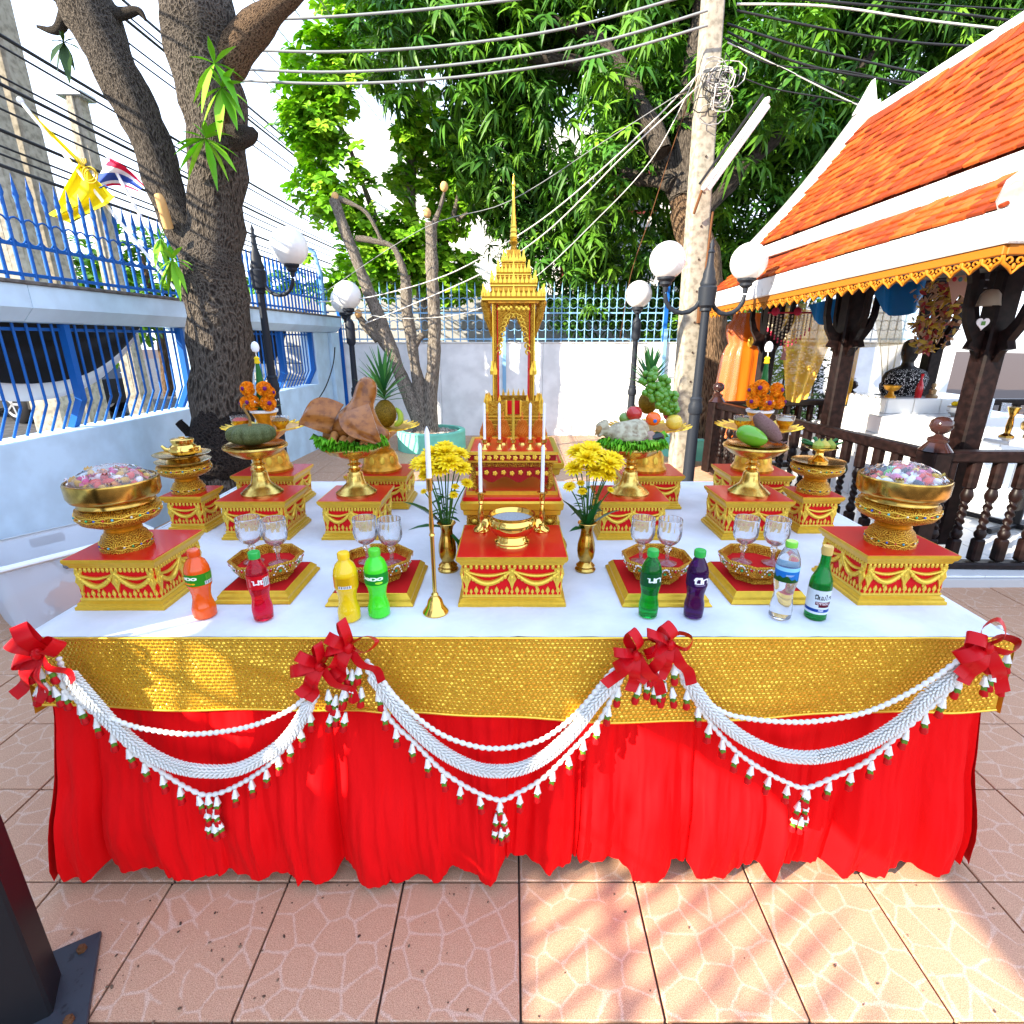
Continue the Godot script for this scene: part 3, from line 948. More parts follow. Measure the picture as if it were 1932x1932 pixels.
	for q in [[880, 90, 9.0, 1.3, 1.3], [1030, 60, 8.8, 1.6, 1.3], [1000, 300, 9.4, 1.2, 1.2], [1170, 250, 8.8, 1.5, 1.3], [1130, 470, 9.3, 1.2, 0.8], [1300, 120, 9.4, 1.7, 1.5], [1420, 330, 9.0, 1.6, 1.4], [1500, 120, 9.0, 1.7, 1.4], [1300, 480, 9.8, 1.5, 0.9], [1700, 60, 9.0, 1.8, 1.3], [1880, 0, 9.0, 1.6, 1.2], [1400, 540, 9.4, 1.2, 0.7], [1020, 420, 9.8, 1.0, 1.0], [1650, 250, 9.6, 1.8, 1.3], [1100, -80, 8.6, 1.8, 1.1], [1500, -100, 8.6, 2.2, 1.1], [1200, 150, 7.7, 0.8, 0.7], [1330, 250, 7.9, 0.7, 0.8], [1430, 180, 7.8, 0.8, 0.8], [1130, 330, 8.0, 0.7, 0.6], [1120, 585, 9.6, 0.9, 0.4], [1260, 600, 9.7, 0.9, 0.45], [760, 90, 9.4, 0.9, 1.0], [930, 250, 9.0, 0.9, 0.9]]:
		bl.append([on_z(q[0], q[1], -q[2]) - o, Vector3(q[3], q[4], 1.2)])
	crown_of(g, "crown", wm, mats["mango leaf"], bl, 9500, 1.0, Color(0.045, 0.15, 0.016), Color(0.22, 0.45, 0.03), 21)
	crown_of(g, "crown", wm2, mats["mango leaf"], bl, 6000, 1.0, Color(0.035, 0.12, 0.016), Color(0.15, 0.34, 0.024), 22)
	# bright tree between the sky and the mango
	var h := thing("almond_tree", "light green broad leaved tree catching the sun beyond the wall", "tree", Vector3(-1.6, 0, -9.9))
	o = h.position
	put(limb([Vector3(0, -0.1, 0), Vector3(0.1, 1.8, 0), Vector3(-0.1, 3.4, 0), Vector3(0.2, 5.5, 0)], [0.16, 0.13, 0.11, 0.05], 0.04), "trunk", mats["grey bark"], h)
	for q in [[-1.0, 4.6], [1.1, 4.9], [-0.9, 3.6], [0.9, 3.4]]:
		put(limb([Vector3(0, 2.4, 0), Vector3(q[0] * 0.5, 3.1, 0.2), Vector3(q[0], q[1], 0.4)], [0.07, 0.05, 0.02], 0.02, 8), "branch", mats["grey bark"], h)
	var am := whorl(9, 0.17, 0.095, 0.25, 0.35, 15, true)
	var bb := []
	for q in [[690, 60, 9.7, 0.75, 1.3], [640, 190, 9.3, 0.9, 0.9], [590, 250, 9.2, 0.55, 0.4], [690, 300, 9.4, 0.95, 0.8], [640, 360, 9.3, 0.75, 0.6], [780, 170, 9.6, 0.9, 1.0], [760, 420, 9.6, 0.8, 1.0], [700, 500, 9.7, 0.75, 0.6], [860, 330, 9.8, 0.7, 0.9], [620, 520, 9.5, 0.4, 0.5], [850, 520, 9.9, 0.6, 0.5]]:
		bb.append([on_z(q[0], q[1], -q[2]) - o, Vector3(q[3], q[4], 0.7)])
	crown_of(h, "crown", am, mats["bright leaf"], bb, 3600, 0.9, Color(0.15, 0.40, 0.014), Color(0.42, 0.66, 0.04), 31)
	# trees along the street
	for q in [[-7.5, -9.0, 2.4, "bushy green tree across the road behind the blue spikes"], [-6.0, -14.0, 2.5, "thin green tree down the road beyond the wall lamp"], [-9.5, -15.0, 3.2, "dense green tree behind the concrete pylons"], [-4.6, -22.0, 3.4, "distant green tree under the cables at the end of the road"]]:
		var s := thing("street_tree", q[3], "tree", Vector3(q[0], 0, q[1]))
		put(limb([Vector3(0, -0.1, 0), Vector3(0.1, q[2] * 0.6, 0), Vector3(0, q[2] * 1.1, 0)], [0.14, 0.11, 0.05], 0.03, 8), "trunk", mats["brown bark"], s)
		crown_of(s, "crown", am, mats["hedge leaf"], [[Vector3(0, q[2] * 0.95, 0), Vector3(1.5, q[2] * 0.36, 1.3)], [Vector3(0.9, q[2] * 0.75, 0.3), Vector3(1.1, 0.7, 1.0)], [Vector3(-1.0, q[2] * 0.7, 0.3), Vector3(1.0, 0.7, 0.9)]], 900, 1.15, Color(0.09, 0.27, 0.014), Color(0.30, 0.52, 0.03), int(q[1] * -3))
# ---------------------------------------------------------------- lamps, poles, wires
func globe_arm(b: MB, s: float, y: float) -> void:
	var arc := []
	for k in 9:
		var t := PI * k / 8.0
		arc.append(Vector3(s * (0.05 + 0.19 - 0.19 * cos(t)) * 0.9, y - 0.17 * sin(t) * 0.9, 0))
	b.tube(arc, [0.016, 0.02, 0.018, 0.02, 0.018, 0.02, 0.018, 0.02, 0.016], 8)
	b.ball(Vector3(s * 0.045, y + 0.05, 0), Vector3(0.022, 0.03, 0.022), 5, 8)
func holder(b: MB, p: Vector3) -> void:
	b.xf = Transform3D(Basis(), p)
	b.lathe([Vector2(0.018, -0.10), Vector2(0.022, -0.06), Vector2(0.05, -0.04), Vector2(0.05, -0.02), Vector2(0.075, 0.0), Vector2(0.075, 0.03), Vector2(0.06, 0.035)], 14)
	b.xf = Transform3D()
func lamp(called: String, label: String, p: Vector3, h: float, globes: Array, finial := true, gs := 1.0) -> void:
	var l := thing(called, label, "street lamp", p, 0.0)
	var iron: Material = mats["lamp iron"]
	put(MB.new().lathe([Vector2(0.11, 0.0), Vector2(0.11, 0.03), Vector2(0.09, 0.05), Vector2(0.095, 0.09), Vector2(0.07, 0.12), Vector2(0.075, 0.17), Vector2(0.055, 0.22)], 18), "base", iron, l)
	put(MB.new().lathe([Vector2(0.05, 0.22), Vector2(0.045, h * 0.42)], 24, 1, 1, 12, 0.06), "shaft", iron, l)
	put(MB.new().lathe([Vector2(0.045, h * 0.42), Vector2(0.06, h * 0.43), Vector2(0.062, h * 0.46), Vector2(0.05, h * 0.475), Vector2(0.055, h * 0.49), Vector2(0.04, h * 0.5)], 16), "collar", iron, l)
	put(MB.new().lathe([Vector2(0.038, h * 0.5), Vector2(0.032, h * 0.86)], 24, 1, 1, 12, 0.06), "shaft", iron, l)
	if finial:
		put(MB.new().lathe([Vector2(0.032, h * 0.85), Vector2(0.05, h * 0.855), Vector2(0.045, h * 0.865), Vector2(0.068, h * 0.875), Vector2(0.075, h * 0.945), Vector2(0.062, h * 0.952), Vector2(0.068, h * 0.962), Vector2(0.05, h * 0.985), Vector2(0.05, h * 1.0), Vector2(0.03, h * 1.03), Vector2(0.022, h * 1.075), Vector2(0.03, h * 1.08), Vector2(0.014, h * 1.095), Vector2(0.02, h * 1.11), Vector2(0.002, h * 1.13)], 20), "lantern_body", iron, l)
	for g in globes:
		var q: Vector3 = g
		var b := MB.new()
		if finial:
			b.xf = Transform3D(Basis(Vector3.UP, -atan2(q.z, q.x)), Vector3.ZERO)
			globe_arm(b, Vector2(q.x, q.z).length() / 0.387, q.y - 0.09)
			b.xf = Transform3D()
			holder(b, q + Vector3(0, 0.02, 0))
			put(b, "arm", iron, l)
		else:
			holder(b, q)
			b.xf = Transform3D()
			b.lathe([Vector2(0.032, q.y - 0.4), Vector2(0.06, q.y - 0.36), Vector2(0.062, q.y - 0.16), Vector2(0.03, q.y - 0.1)], 12)
			put(b, "holder", iron, l)
		put(MB.new().ball(q + Vector3(0, 0.19 * gs, 0), Vector3(0.172, 0.172, 0.172) * gs, 20, 28), "globe", mats["opal globe"], l)

func wire(called: String, label: String, pts: Array, z: float, r: float, m: Material, group := "", z2 := 0.0) -> void:
	var cv := Curve3D.new()
	var n := pts.size()
	var world := []
	for k in n:
		world.append(on_z(pts[k][0], pts[k][1], lerpf(z, z2 if z2 != 0.0 else z, k / float(n - 1))))
	for k in n:
		var a: Vector3 = world[maxi(k - 1, 0)]
		var b: Vector3 = world[mini(k + 1, n - 1)]
		cv.add_point(world[k], -(b - a) / 6.0, (b - a) / 6.0)
	var path := []
	for k in n - 1:
		for j in 6:
			path.append(cv.sample(k, j / 6.0))
	path.append(world[n - 1])
	var w := put(MB.new().tube(path, [r], 5, false), called, m, self)
	tag(w, label, "cable", group)

func lamps_and_wires() -> void:
	lamp("street_lamp", "black twin globe lamp post with pointed finial beside the pavilion", Vector3(1.635, 0, -4.8), 2.0, [Vector3(-0.355, 1.935, 0), Vector3(0.315, 1.925, 0)], true, 0.85)
	lamp("street_lamp", "single globe lamp post in front of the white wall near the concrete pole", Vector3(1.68, 0, -7.6), 1.75, [Vector3(0, 1.86, 0)], false)
	lamp("street_lamp", "lamp post with two overlapping globes beside the pollarded tree", Vector3(-2.1, 0, -7.3), 1.75, [Vector3(0, 1.83, 0), Vector3(-0.2, 1.80, -0.5)], false)
	lamp("street_lamp", "black lamp post with one arm and globe against the forked trunk", Vector3(-2.52, 0, -5.75), 2.25, [Vector3(0.38, 2.14, 0.1)])
	# concrete pole on the right with its fluorescent street light
	var zp := -6.4
	var p := thing("concrete_pole", "weathered square concrete pole carrying a tangle of wires", "utility pole", Vector3(2.07, 0, zp), 0.1)
	p.rotation.z = 0.03
	put(MB.new().grid(square_rows(0.24, 0.16, 6.0)), "shaft", mats["concrete"], p)
	for k in 9:
		put(MB.new().lathe([Vector2(0.0, 0.0), Vector2(0.012, 0.0), Vector2(0.012, 0.004)], 8), "bolt_hole", mats["grout"], p, Transform3D(Basis(Vector3.RIGHT, PI / 2), Vector3(0.0, 0.7 + k * 0.32, 0.12 - k * 0.0022)))
	put(MB.new().tube([Vector3(0.09, 1.3, 0.12), Vector3(0.08, 2.2, 0.115), Vector3(0.1, 2.75, 0.14)], [0.012], 6), "conduit", mats["rust"], p)
	put(MB.new().box(Vector3(0.06, 1.75, 0.13), Vector3(0.08, 0.2, 0.04), 0.004), "bracket", mats["rust"], p)
	var tg := MB.new()
	var r := RandomNumberGenerator.new()
	r.seed = 5
	for k in 34:
		var c := Vector3(r.randfn() * 0.06 + 0.05, 3.83 + r.randfn() * 0.10, 0.13 + r.randf() * 0.1)
		var rad := r.randf_range(0.06, 0.17)
		var loop := []
		var ax := r.randf() * TAU
		for j in 10:
			var t := TAU * j / 9.0
			loop.append(c + Vector3(cos(t) * rad * cos(ax), sin(t) * rad * 0.7, cos(t) * rad * sin(ax) * 0.4 + 0.02 * sin(t * 3)))
		tg.col = [Color(0.03, 0.03, 0.03), Color(0.3, 0.3, 0.3), Color(0.5, 0.48, 0.45)][k % 3]
		tg.tube(loop, [0.005], 4, false)
	put(tg, "wire_tangle", mats["painted"], p)
	var a := on_z(1325, 360, zp + 0.25)
	var b := on_z(1450, 185, zp + 0.25)
	var fl := thing("fluorescent_street_light", "long rusty white fluorescent street light tilted out from the concrete pole", "street light", a)
	var d := b - a
	put(MB.new().tube([Vector3.ZERO, d * 0.03, d * 0.97, d], [0.03, 0.062, 0.062, 0.03], 10, true, 0.55), "housing", grain(mat("enamel", 0.62, 0.6, 0.57, 0.4), texs["trim dirt"], 2.0), fl)
	put(MB.new().tube([d * 0.05 + Vector3(0.022, -0.035, 0.03), d * 0.95 + Vector3(0.022, -0.035, 0.03)], [0.024], 8), "tube", mats["wax"], fl)
	put(MB.new().tube([d * 0.02 + Vector3(-0.045, 0.045, 0), d * 0.98 + Vector3(-0.045, 0.045, 0)], [0.014], 6), "edge_trim", mats["black iron"], fl)
	put(MB.new().tube([Vector3(-0.05, -0.2, -0.05), Vector3(-0.02, -0.05, 0), Vector3(0, 0.02, 0)], [0.014], 6), "arm", mats["rust"], fl)
	# wires
	var gr := "grey cables stretched from the trunk to the concrete pole"
	var n4 := -1
	for q in [[[480, 38], [620, 32], [800, 18], [985, -2]], [[455, 94], [620, 98], [820, 88], [1060, 55], [1310, -12]], [[450, 131], [640, 136], [860, 122], [1120, 82], [1335, 20]], [[448, 152], [640, 158], [860, 146], [1120, 108], [1335, 48]]]:
		n4 += 1
		wire("overhead_cable", ["topmost", "second highest", "second lowest", "lowest"][n4] + " of four grey cables sagging from trunk to concrete pole", q, -6.0, 0.012, mats["grey cable"], gr)
	for q in [[[[1318, 140], [1200, 260], [1060, 385], [960, 455], [840, 520], [700, 560], [600, 570]], "thick white drop wire passing behind the gold spire"], [[[1320, 160], [1180, 290], [1040, 430], [930, 505], [800, 565], [690, 610]], "thin white drop wire below the thick one"], [[[1310, 150], [1230, 300], [1120, 420], [1000, 530], [880, 590], [740, 600], [640, 580]], "white drop wire sagging to the pollarded tree"], [[[1315, 150], [1275, 260], [1230, 400], [1190, 520], [1170, 640]], "brown twisted wire running down from the pole to the fence"], [[[1300, 165], [1150, 260], [960, 380], [800, 430], [600, 560]], "dark thin wire crossing the dark tree"]]:
		wire("drop_wire", q[1], q[0], -6.35, 0.008 if "thick" in q[1] else 0.005, mats["grey cable"] if "dark" in q[1] else (mats["rust"] if "brown" in q[1] else mats["white cable"]), "", -7.4)
	var right := [[[1372, 45], [1500, 85], [1650, 120], [1800, 150]], [[1372, 60], [1480, 110], [1600, 140], [1740, 158]], [[1390, 20], [1560, 55], [1720, 80], [1900, 90]], [[1390, 8], [1560, 12], [1760, 40], [1940, 60]], [[1470, -5], [1640, 10], [1800, 25], [1950, 45]], [[1365, 70], [1450, 120], [1600, 135], [1720, 165]], [[1372, 72], [1500, 140], [1640, 195], [1700, 225]], [[1372, 80], [1480, 130], [1600, 190], [1690, 225]], [[1365, 130], [1450, 165], [1560, 185], [1660, 202]], [[1600, -5], [1750, 8], [1950, 20]]]
	for k in right.size():
		wire("roof_cable", "black cable running from the pole over the tiled roof" if k % 4 != 3 else "white cable running from the pole to the tiled roof", right[k], -6.45, 0.011 if k < 5 else 0.007, mats["black cable"] if k % 4 != 3 else mats["white cable"], "cables over the pavilion roof")
	# street bundle along the road
	for k in 16:
		var y := 2.75 + 0.11 * k + r.randf() * 0.05
		var x := -3.95 - 0.05 * (k % 4) - r.randf() * 0.1
		var path := []
		for j in 17:
			var t := j / 16.0
			path.append(Vector3(x + 0.9 * t, y - 0.5 * sin(PI * t) + (0.5 if k > 9 else 0.0) + 0.9 * t, -2.6 - t * 26.0))
		var w := put(MB.new().tube(path, [0.009 if k % 3 else 0.015], 5, false), "street_cable", mats["black cable"], self)
		tag(w, "black street cable running along the road above the wall", "cable", "cables above the road")
	for k in 5:
		var path := []
		for j in 13:
			var t := j / 12.0
			path.append(Vector3(-4.3 + k * 0.35 + t * 3.0, 5.6 + 0.1 * k - 0.7 * sin(PI * t), -6.0 - t * 22.0))
		var w := put(MB.new().tube(path, [0.009], 4, false), "high_wire", mats["grey cable"], self)
		tag(w, "thin high wire crossing the pale sky behind the trunk", "cable", "thin wires in the sky")
	wire("wall_hose", "thin black hose drooping down the corner of the blue wall", [[632, 655], [628, 690], [612, 735], [585, 770], [556, 782]], -7.45, 0.008, mats["black cable"])
	# pale blue lamp bracket at the wall corner
	var br := thing("bracket_light", "pale blue bent pipe street light at the corner of the blue wall", "street light", Vector3(-2.75, 1.8, -8.3))
	put(MB.new().tube([Vector3(0, -0.6, 0), Vector3(0.0, 0.6, 0), Vector3(-0.05, 0.85, 0), Vector3(-0.25, 0.98, 0.1)], [0.03], 8), "pipe", mats["pale blue paint"], br)
	put(MB.new().box(Vector3(-0.4, 1.03, 0.15), Vector3(0.32, 0.06, 0.12), 0.02), "lamp_head", mats["white trim"], br)
# ---------------------------------------------------------------- pavilion
func baluster_mesh(h: float) -> MB:
	var b := MB.new()
	b.box(Vector3(0, 0.075, 0), Vector3(0.062, 0.15, 0.062), 0.01)
	b.box(Vector3(0, h - 0.09, 0), Vector3(0.062, 0.18, 0.062), 0.012)
	b.lathe([Vector2(0.02, 0.15), Vector2(0.03, 0.165), Vector2(0.034, 0.185), Vector2(0.026, 0.205), Vector2(0.02, 0.212)], 12)
	b.lathe([Vector2(0.02, h - 0.262), Vector2(0.03, h - 0.25), Vector2(0.036, h - 0.225), Vector2(0.03, h - 0.2), Vector2(0.022, h - 0.18)], 12)
	var rows := []
	for k in 33:
		var t := k / 32.0
		var row := PackedVector3Array()
		for j in 12:
			var a := TAU * j / 12.0
			var r := 0.021 + 0.006 * cos(2.0 * a - t * 26.0)
			row.append(Vector3(cos(a) * r, lerpf(0.21, h - 0.26, t), sin(a) * r))
		rows.append(row)
	return b.grid(rows, true)

func bracket_outline() -> PackedVector2Array:
	return PackedVector2Array([Vector2(0, -0.22), Vector2(0.04, -0.15), Vector2(0.09, -0.14), Vector2(0.07, -0.09), Vector2(0.125, 0.0), Vector2(0.15, 0.10), Vector2(0.155, 0.24), Vector2(0.175, 0.30), Vector2(0.235, 0.32), Vector2(0.20, 0.35), Vector2(0.145, 0.34), Vector2(0.118, 0.28), Vector2(0.112, 0.12), Vector2(0.08, 0.03), Vector2(0.04, -0.02), Vector2(0.0, -0.04)])

func fringe_mesh() -> MB:
	# one pierced scalloped motif of the eave fringe, 0.115 wide, hanging from y = 0
	var b := MB.new()
	b.tube([Vector3(-0.055, -0.004, 0), Vector3(-0.05, -0.035, 0), Vector3(-0.02, -0.055, 0), Vector3(0, -0.082, 0)], [0.010, 0.012, 0.012, 0.004], 6, true, 0.7)
	b.tube([Vector3(0.055, -0.004, 0), Vector3(0.05, -0.035, 0), Vector3(0.02, -0.055, 0), Vector3(0, -0.082, 0)], [0.010, 0.012, 0.012, 0.004], 6, true, 0.7)
	for s in [-1, 1]:
		var c := []
		for k in 8:
			var t := k / 7.0 * 4.6
			c.append(Vector3(s * (0.022 + cos(t) * 0.016 * (1.1 - k * 0.09)), -0.028 + sin(t) * 0.016 * (1.1 - k * 0.09), 0.002))
		b.tube(c, [0.0055], 5, true)
	b.ball(Vector3(0, -0.05, 0.003), Vector3(0.010, 0.014, 0.006), 4, 6)
	return b

func pavilion() -> void:
	var dw: Material = mats["dark wood"]
	var tr: Material = mats["white trim"]
	# floor
	var fl := structure("pavilion_floor")
	put(MB.new().box(Vector3(4.35, 0.02, -4.75), Vector3(4.0, 0.07, 3.45), 0.004), "slab", mat("pale grout", 0.45, 0.45, 0.44, 0.8), fl)
	var tm := MB.new().box(Vector3(0, 0.005, 0), Vector3(0.296, 0.01, 0.296), 0.002).mesh()
	for i in 13:
		for j in 11:
			put(tm, "tile", mats["white glazed"], fl, at(Vector3(2.52 + i * 0.3, 0.055, -3.2 - j * 0.3)))
	# posts, brackets, roof
	var p := thing("pavilion", "dark timber pavilion with orange tiled roof, white eaves and carved fringe", "pavilion", Vector3(3.4, 0, -4.5))
	var o: Vector3 = p.position
	var posts := [Vector3(3.0, 0, -3.5), Vector3(2.82, 0, -4.72), Vector3(2.64, 0, -5.75), Vector3(4.28, 0, -5.65), Vector3(4.6, 0, -3.5)]
	var bm := MB.new().slab(bracket_outline(), 0.04).mesh()
	for q in posts:
		var pp := put(MB.new().box(Vector3(0, 1.02, 0), Vector3(0.13, 1.92, 0.13), 0.012), "post", dw, p, at(q - o + Vector3(0, 0.062, 0)))
		for a in 4:
			put(bm, "bracket", dw, pp, Transform3D(Basis(Vector3.UP, a * PI / 2), Basis(Vector3.UP, a * PI / 2) * Vector3(0.066, 1.5, 0)))
	# beams and ceiling boards
	for q in [[2.6, 3.0], [4.25, 4.6]]:
		put(MB.new().tube([Vector3(q[1], 1.93, -2.9) - o, Vector3(q[0], 1.93, -6.0) - o], [0.06], 4), "beam", dw, p)
	for z in [-3.0, -3.7, -4.4, -5.1, -5.8]:
		put(MB.new().box(Vector3(3.4, 1.95, z) - o, Vector3(2.2, 0.08, 0.07), 0.005), "joist", dw, p)
	var z0 := -2.62
	var z1 := -6.3
	var y0 := 1.86
	var y1 := 1.785
	# fascia, orange board and fringe on the long side and the near end
	var tilt := atan2(y0 - y1, z0 - z1)
	var fb := Basis(Vector3.RIGHT, -tilt)
	var mid := Vector3(2.2, (y0 + y1) / 2, (z0 + z1) / 2)
	var ln := z0 - z1
	put(MB.new().box(Vector3.ZERO, Vector3(0.05, 0.15, ln + 0.06), 0.008), "fascia", tr, p, Transform3D(fb, mid - o + Vector3(0.0, 0.097, 0)))
	put(MB.new().box(Vector3.ZERO, Vector3(0.035, 0.045, ln), 0.004), "fringe_board", mats["ochre carving"], p, Transform3D(fb, mid - o + Vector3(0.01, 0.0, 0)))
	put(MB.new().box(Vector3(3.4, y0 + 0.097, z0) - o, Vector3(2.4, 0.15, 0.05), 0.008), "fascia", tr, p)
	put(MB.new().box(Vector3(3.4, y0, z0 - 0.01) - o, Vector3(2.38, 0.045, 0.035), 0.004), "fringe_board", mats["ochre carving"], p)
	var fm := fringe_mesh().mesh()
	var n := int(ln / 0.112)
	for k in n:
		var t := (k + 0.5) / n
		put(fm, "fringe_motif", mats["ochre light"], p, Transform3D(Basis(Vector3.UP, -PI / 2), Vector3(2.205, lerpf(y0, y1, t) - 0.018, lerpf(z0, z1, t)) - o) * Transform3D(Basis.from_scale(Vector3(0.98, 0.8, 1.0)), Vector3.ZERO))
	for k in 20:
		put(fm, "fringe_motif", mats["ochre light"], p, at(Vector3(2.26 + k * 0.115, y0 - 0.018, z0 - 0.005) - o))
	# skirt roof, white clerestory bands, upper roof
	var tile := MB.new()
	tile.slab(PackedVector2Array([Vector2(-0.053, 0.0), Vector2(-0.02, -0.125), Vector2(0.02, -0.125), Vector2(0.053, 0.0), Vector2(0.053, 0.06), Vector2(-0.053, 0.06)]), 0.014)
	tile = MB.new().box(Vector3(0, -0.04, 0), Vector3(0.100, 0.20, 0.019), 0.004)
	var tmesh := tile.mesh()
	var rr := RandomNumberGenerator.new()
	rr.seed = 77
	var count := 0
	var rest := []
	for k in 5:
		rest.append(MB.new())
	var slopes := [[Vector2(2.185, 1.99), Vector2(2.45, 2.215), 4, 0.0], [Vector2(2.47, 2.345), Vector2(3.36, 3.46), 16, 0.05]]
	for s in slopes:
		var a: Vector2 = s[0]
		var b: Vector2 = s[1]
		for c in s[2]:
			var t: float = 0.41 + 0.2 * c if s[2] == 4 else 0.10 + 0.057 * c
			var q := a.lerp(b, t)
			q.y -= s[3] * sin(PI * t)
			var q2 := a.lerp(b, t + 0.05)
			q2.y -= s[3] * sin(PI * (t + 0.05))
			var up := (q2 - q).normalized()
			var zfar := -6.32 if s[2] == 4 else -5.92
			var znear := -2.58 if s[2] == 4 else -2.1
			var cols := int((znear - zfar) / 0.108)
			for k in cols:
				var z := zfar + 0.06 + k * 0.108 + (0.054 if c % 2 else 0.0)
				var yo := (y1 - y0) * clampf((z - z0) / (z1 - z0), 0, 1) + 0.02 if s[2] == 4 else 0.0
				var dirn := Vector3(up.x, up.y, 0)
				var nor := Vector3(-up.y, up.x, 0)
				nor = (nor + dirn * 0.15).normalized()
				var bs := Basis(Vector3(0, 0, 1), Vector3(up.x, up.y, 0).slide(nor).normalized(), nor).rotated(nor, rr.randf_range(-0.025, 0.025))
				var xf := Transform3D(bs, Vector3(q.x, q.y + yo, z) - o + nor * rr.randf_range(0.010, 0.020))
				var m := rr.randi() % 5
				var pix := -1.0
				if s[2] == 4:
					pix = 1.0
				if count < 296 and (pix > 0 or (z > -5.9 and z < -3.4 - t * 1.0 and (c + k) % 1 == 0)):
					put(tmesh, "roof_tile", mats["roof tile %d" % m], p, xf)
					count += 1
				else:
					rest[m].xf = xf
					rest[m].box(Vector3(0, -0.04, 0), Vector3(0.100, 0.20, 0.019), 0.003)
	for k in 5:
		put(rest[k], "roof_tiles", mats["roof tile %d" % k], p).set_meta("kind", "stuff")
	# solid roof shell under the tiles, both slopes
	for sx in [1.0, -1.0]:
		for s in slopes:
			var rows := []
			for k in 7:
				var t := k / 6.0
				var q: Vector2 = s[0].lerp(s[1], t)
				q.y -= s[3] * sin(PI * t) + 0.012
				var x := q.x if sx > 0 else 6.8 - q.x
				rows.append(PackedVector3Array([Vector3(x, q.y - (0.05 if s[2] == 4 else 0.0), -6.3 if s[2] == 4 else -5.92) - o, Vector3(x, q.y, -2.6 if s[2] == 4 else -2.1) - o]))
			put(MB.new().grid(rows), "roof_shell", mats["roof tile 2"], p)
	for q in [[0.075, 2.252, 0.050, 0.10], [0.06, 2.312, 0.056, 0.12]]:
		put(MB.new().box(Vector3(2.5 - q[0] + q[3] / 2, q[1], -4.05) - o, Vector3(q[3], q[2], 3.8), 0.006), "white_band", tr, p)
	put(MB.new().tube([Vector3(3.4, 3.47, -5.98) - o, Vector3(3.4, 3.47, -2.1) - o], [0.085], 8, true, 0.8), "ridge_cap", tr, p)
	for x in [0.0, 1.0]:
		var verge := []
		var verge2 := []
		for k in 9:
			var t := k / 8.0
			var q := Vector2(2.40, 2.24).lerp(Vector2(3.42, 3.56), t)
			q.y -= 0.07 * sin(PI * t)
			var xx := q.x if x == 0.0 else 6.8 - q.x
			verge.append(Vector3(xx, q.y + 0.03, -5.95) - o)
			verge2.append(Vector3(xx, q.y + 0.09, -6.06) - o)
		put(MB.new().tube(verge, [0.085], 6, true, 0.55), "bargeboard", tr, p)
		put(MB.new().tube(verge2, [0.07], 6, true, 0.5), "bargeboard", grain(mat("grey trim", 0.3, 0.3, 0.3, 0.8), texs["trim dirt"], 1.0), p)
	put(MB.new().slab(PackedVector2Array([Vector2(-0.95, 0), Vector2(0.95, 0), Vector2(0, 1.2)]), 0.05), "gable", tr, p, at(Vector3(3.4, 2.26, -5.97) - o))
	put(MB.new().slab(PackedVector2Array([Vector2(-0.13, -0.06), Vector2(0.10, -0.1), Vector2(0.0, 0.22)]), 0.06), "gable_tip", tr, p, at(Vector3(3.42, 3.6, -6.05) - o))
	# hip ornament at the near corner of the skirt roof
	put(limb([Vector3(2.2, 2.06, -2.62) - o, Vector3(2.3, 2.12, -2.72) - o, Vector3(2.46, 2.2, -2.9) - o], [0.075, 0.085, 0.06], 0.02, 10), "hip_cap", mats["grey trim"], p)
	# balustrade
	var b := thing("balustrade", "dark turned wood balustrade with twisted balusters and ball newels round the pavilion", "balustrade", Vector3(2.58, 0, -3.2))
	o = b.position
	put(MB.new().box(Vector3(2.41, 0.02, -4.55) - o, Vector3(0.14, 0.07, 2.9), 0.006), "kerb", mats["floor tile 0"], b, Transform3D(Basis(Vector3.UP, 0.0), Vector3.ZERO))
	put(MB.new().box(Vector3(4.2, 0.02, -3.16) - o, Vector3(3.4, 0.07, 0.14), 0.006), "kerb", mats["floor tile 0"], b)
	var bmesh := baluster_mesh(0.66).mesh()
	var ends := [[Vector3(2.58, 0.055, -3.2), Vector3(2.24, 0.055, -5.9)], [Vector3(2.58, 0.055, -3.2), Vector3(5.4, 0.055, -3.12)], [Vector3(2.24, 0.055, -5.9), Vector3(3.9, 0.055, -6.25)], [Vector3(4.3, 0.055, -6.2), Vector3(6.0, 0.055, -6.2)]]
	for e in ends:
		var a: Vector3 = e[0]
		var c: Vector3 = e[1]
		var dirv := (c - a).normalized()
		var turn := atan2(-dirv.z, dirv.x)
		var nn := int((c - a).length() / 0.145)
		for k in nn:
			put(bmesh, "baluster", dw, b, at(a.lerp(c, (k + 0.75) / nn) - o + Vector3(0, 0.06, 0), turn))
		for y in [0.03, 0.745]:
			var hh := 0.05 if y < 0.5 else 0.07
			put(MB.new().box(Vector3.ZERO, Vector3((c - a).length() - 0.1, hh, 0.085), 0.012), "rail", dw, b, at((a + c) / 2 - o + Vector3(0, y, 0), turn))
	for q in [ends[0][0], ends[0][1], ends[2][1]]:
		var nw := put(MB.new().box(Vector3(0, 0.39, 0), Vector3(0.135, 0.78, 0.135), 0.01), "newel", dw, b, at(q - o, 0.2))
		put(MB.new().lathe([Vector2(0.09, 0.78), Vector2(0.05, 0.83), Vector2(0.055, 0.84), Vector2(0.055, 0.855), Vector2(0.025, 0.87), Vector2(0.02, 0.88), Vector2(0.045, 0.895), Vector2(0.062, 0.925), Vector2(0.055, 0.96), Vector2(0.03, 0.98), Vector2(0.0, 0.985)], 20), "ball_finial", mat("polished wood", 0.03, 0.012, 0.01, 0.12), nw)
	pavilion_things()

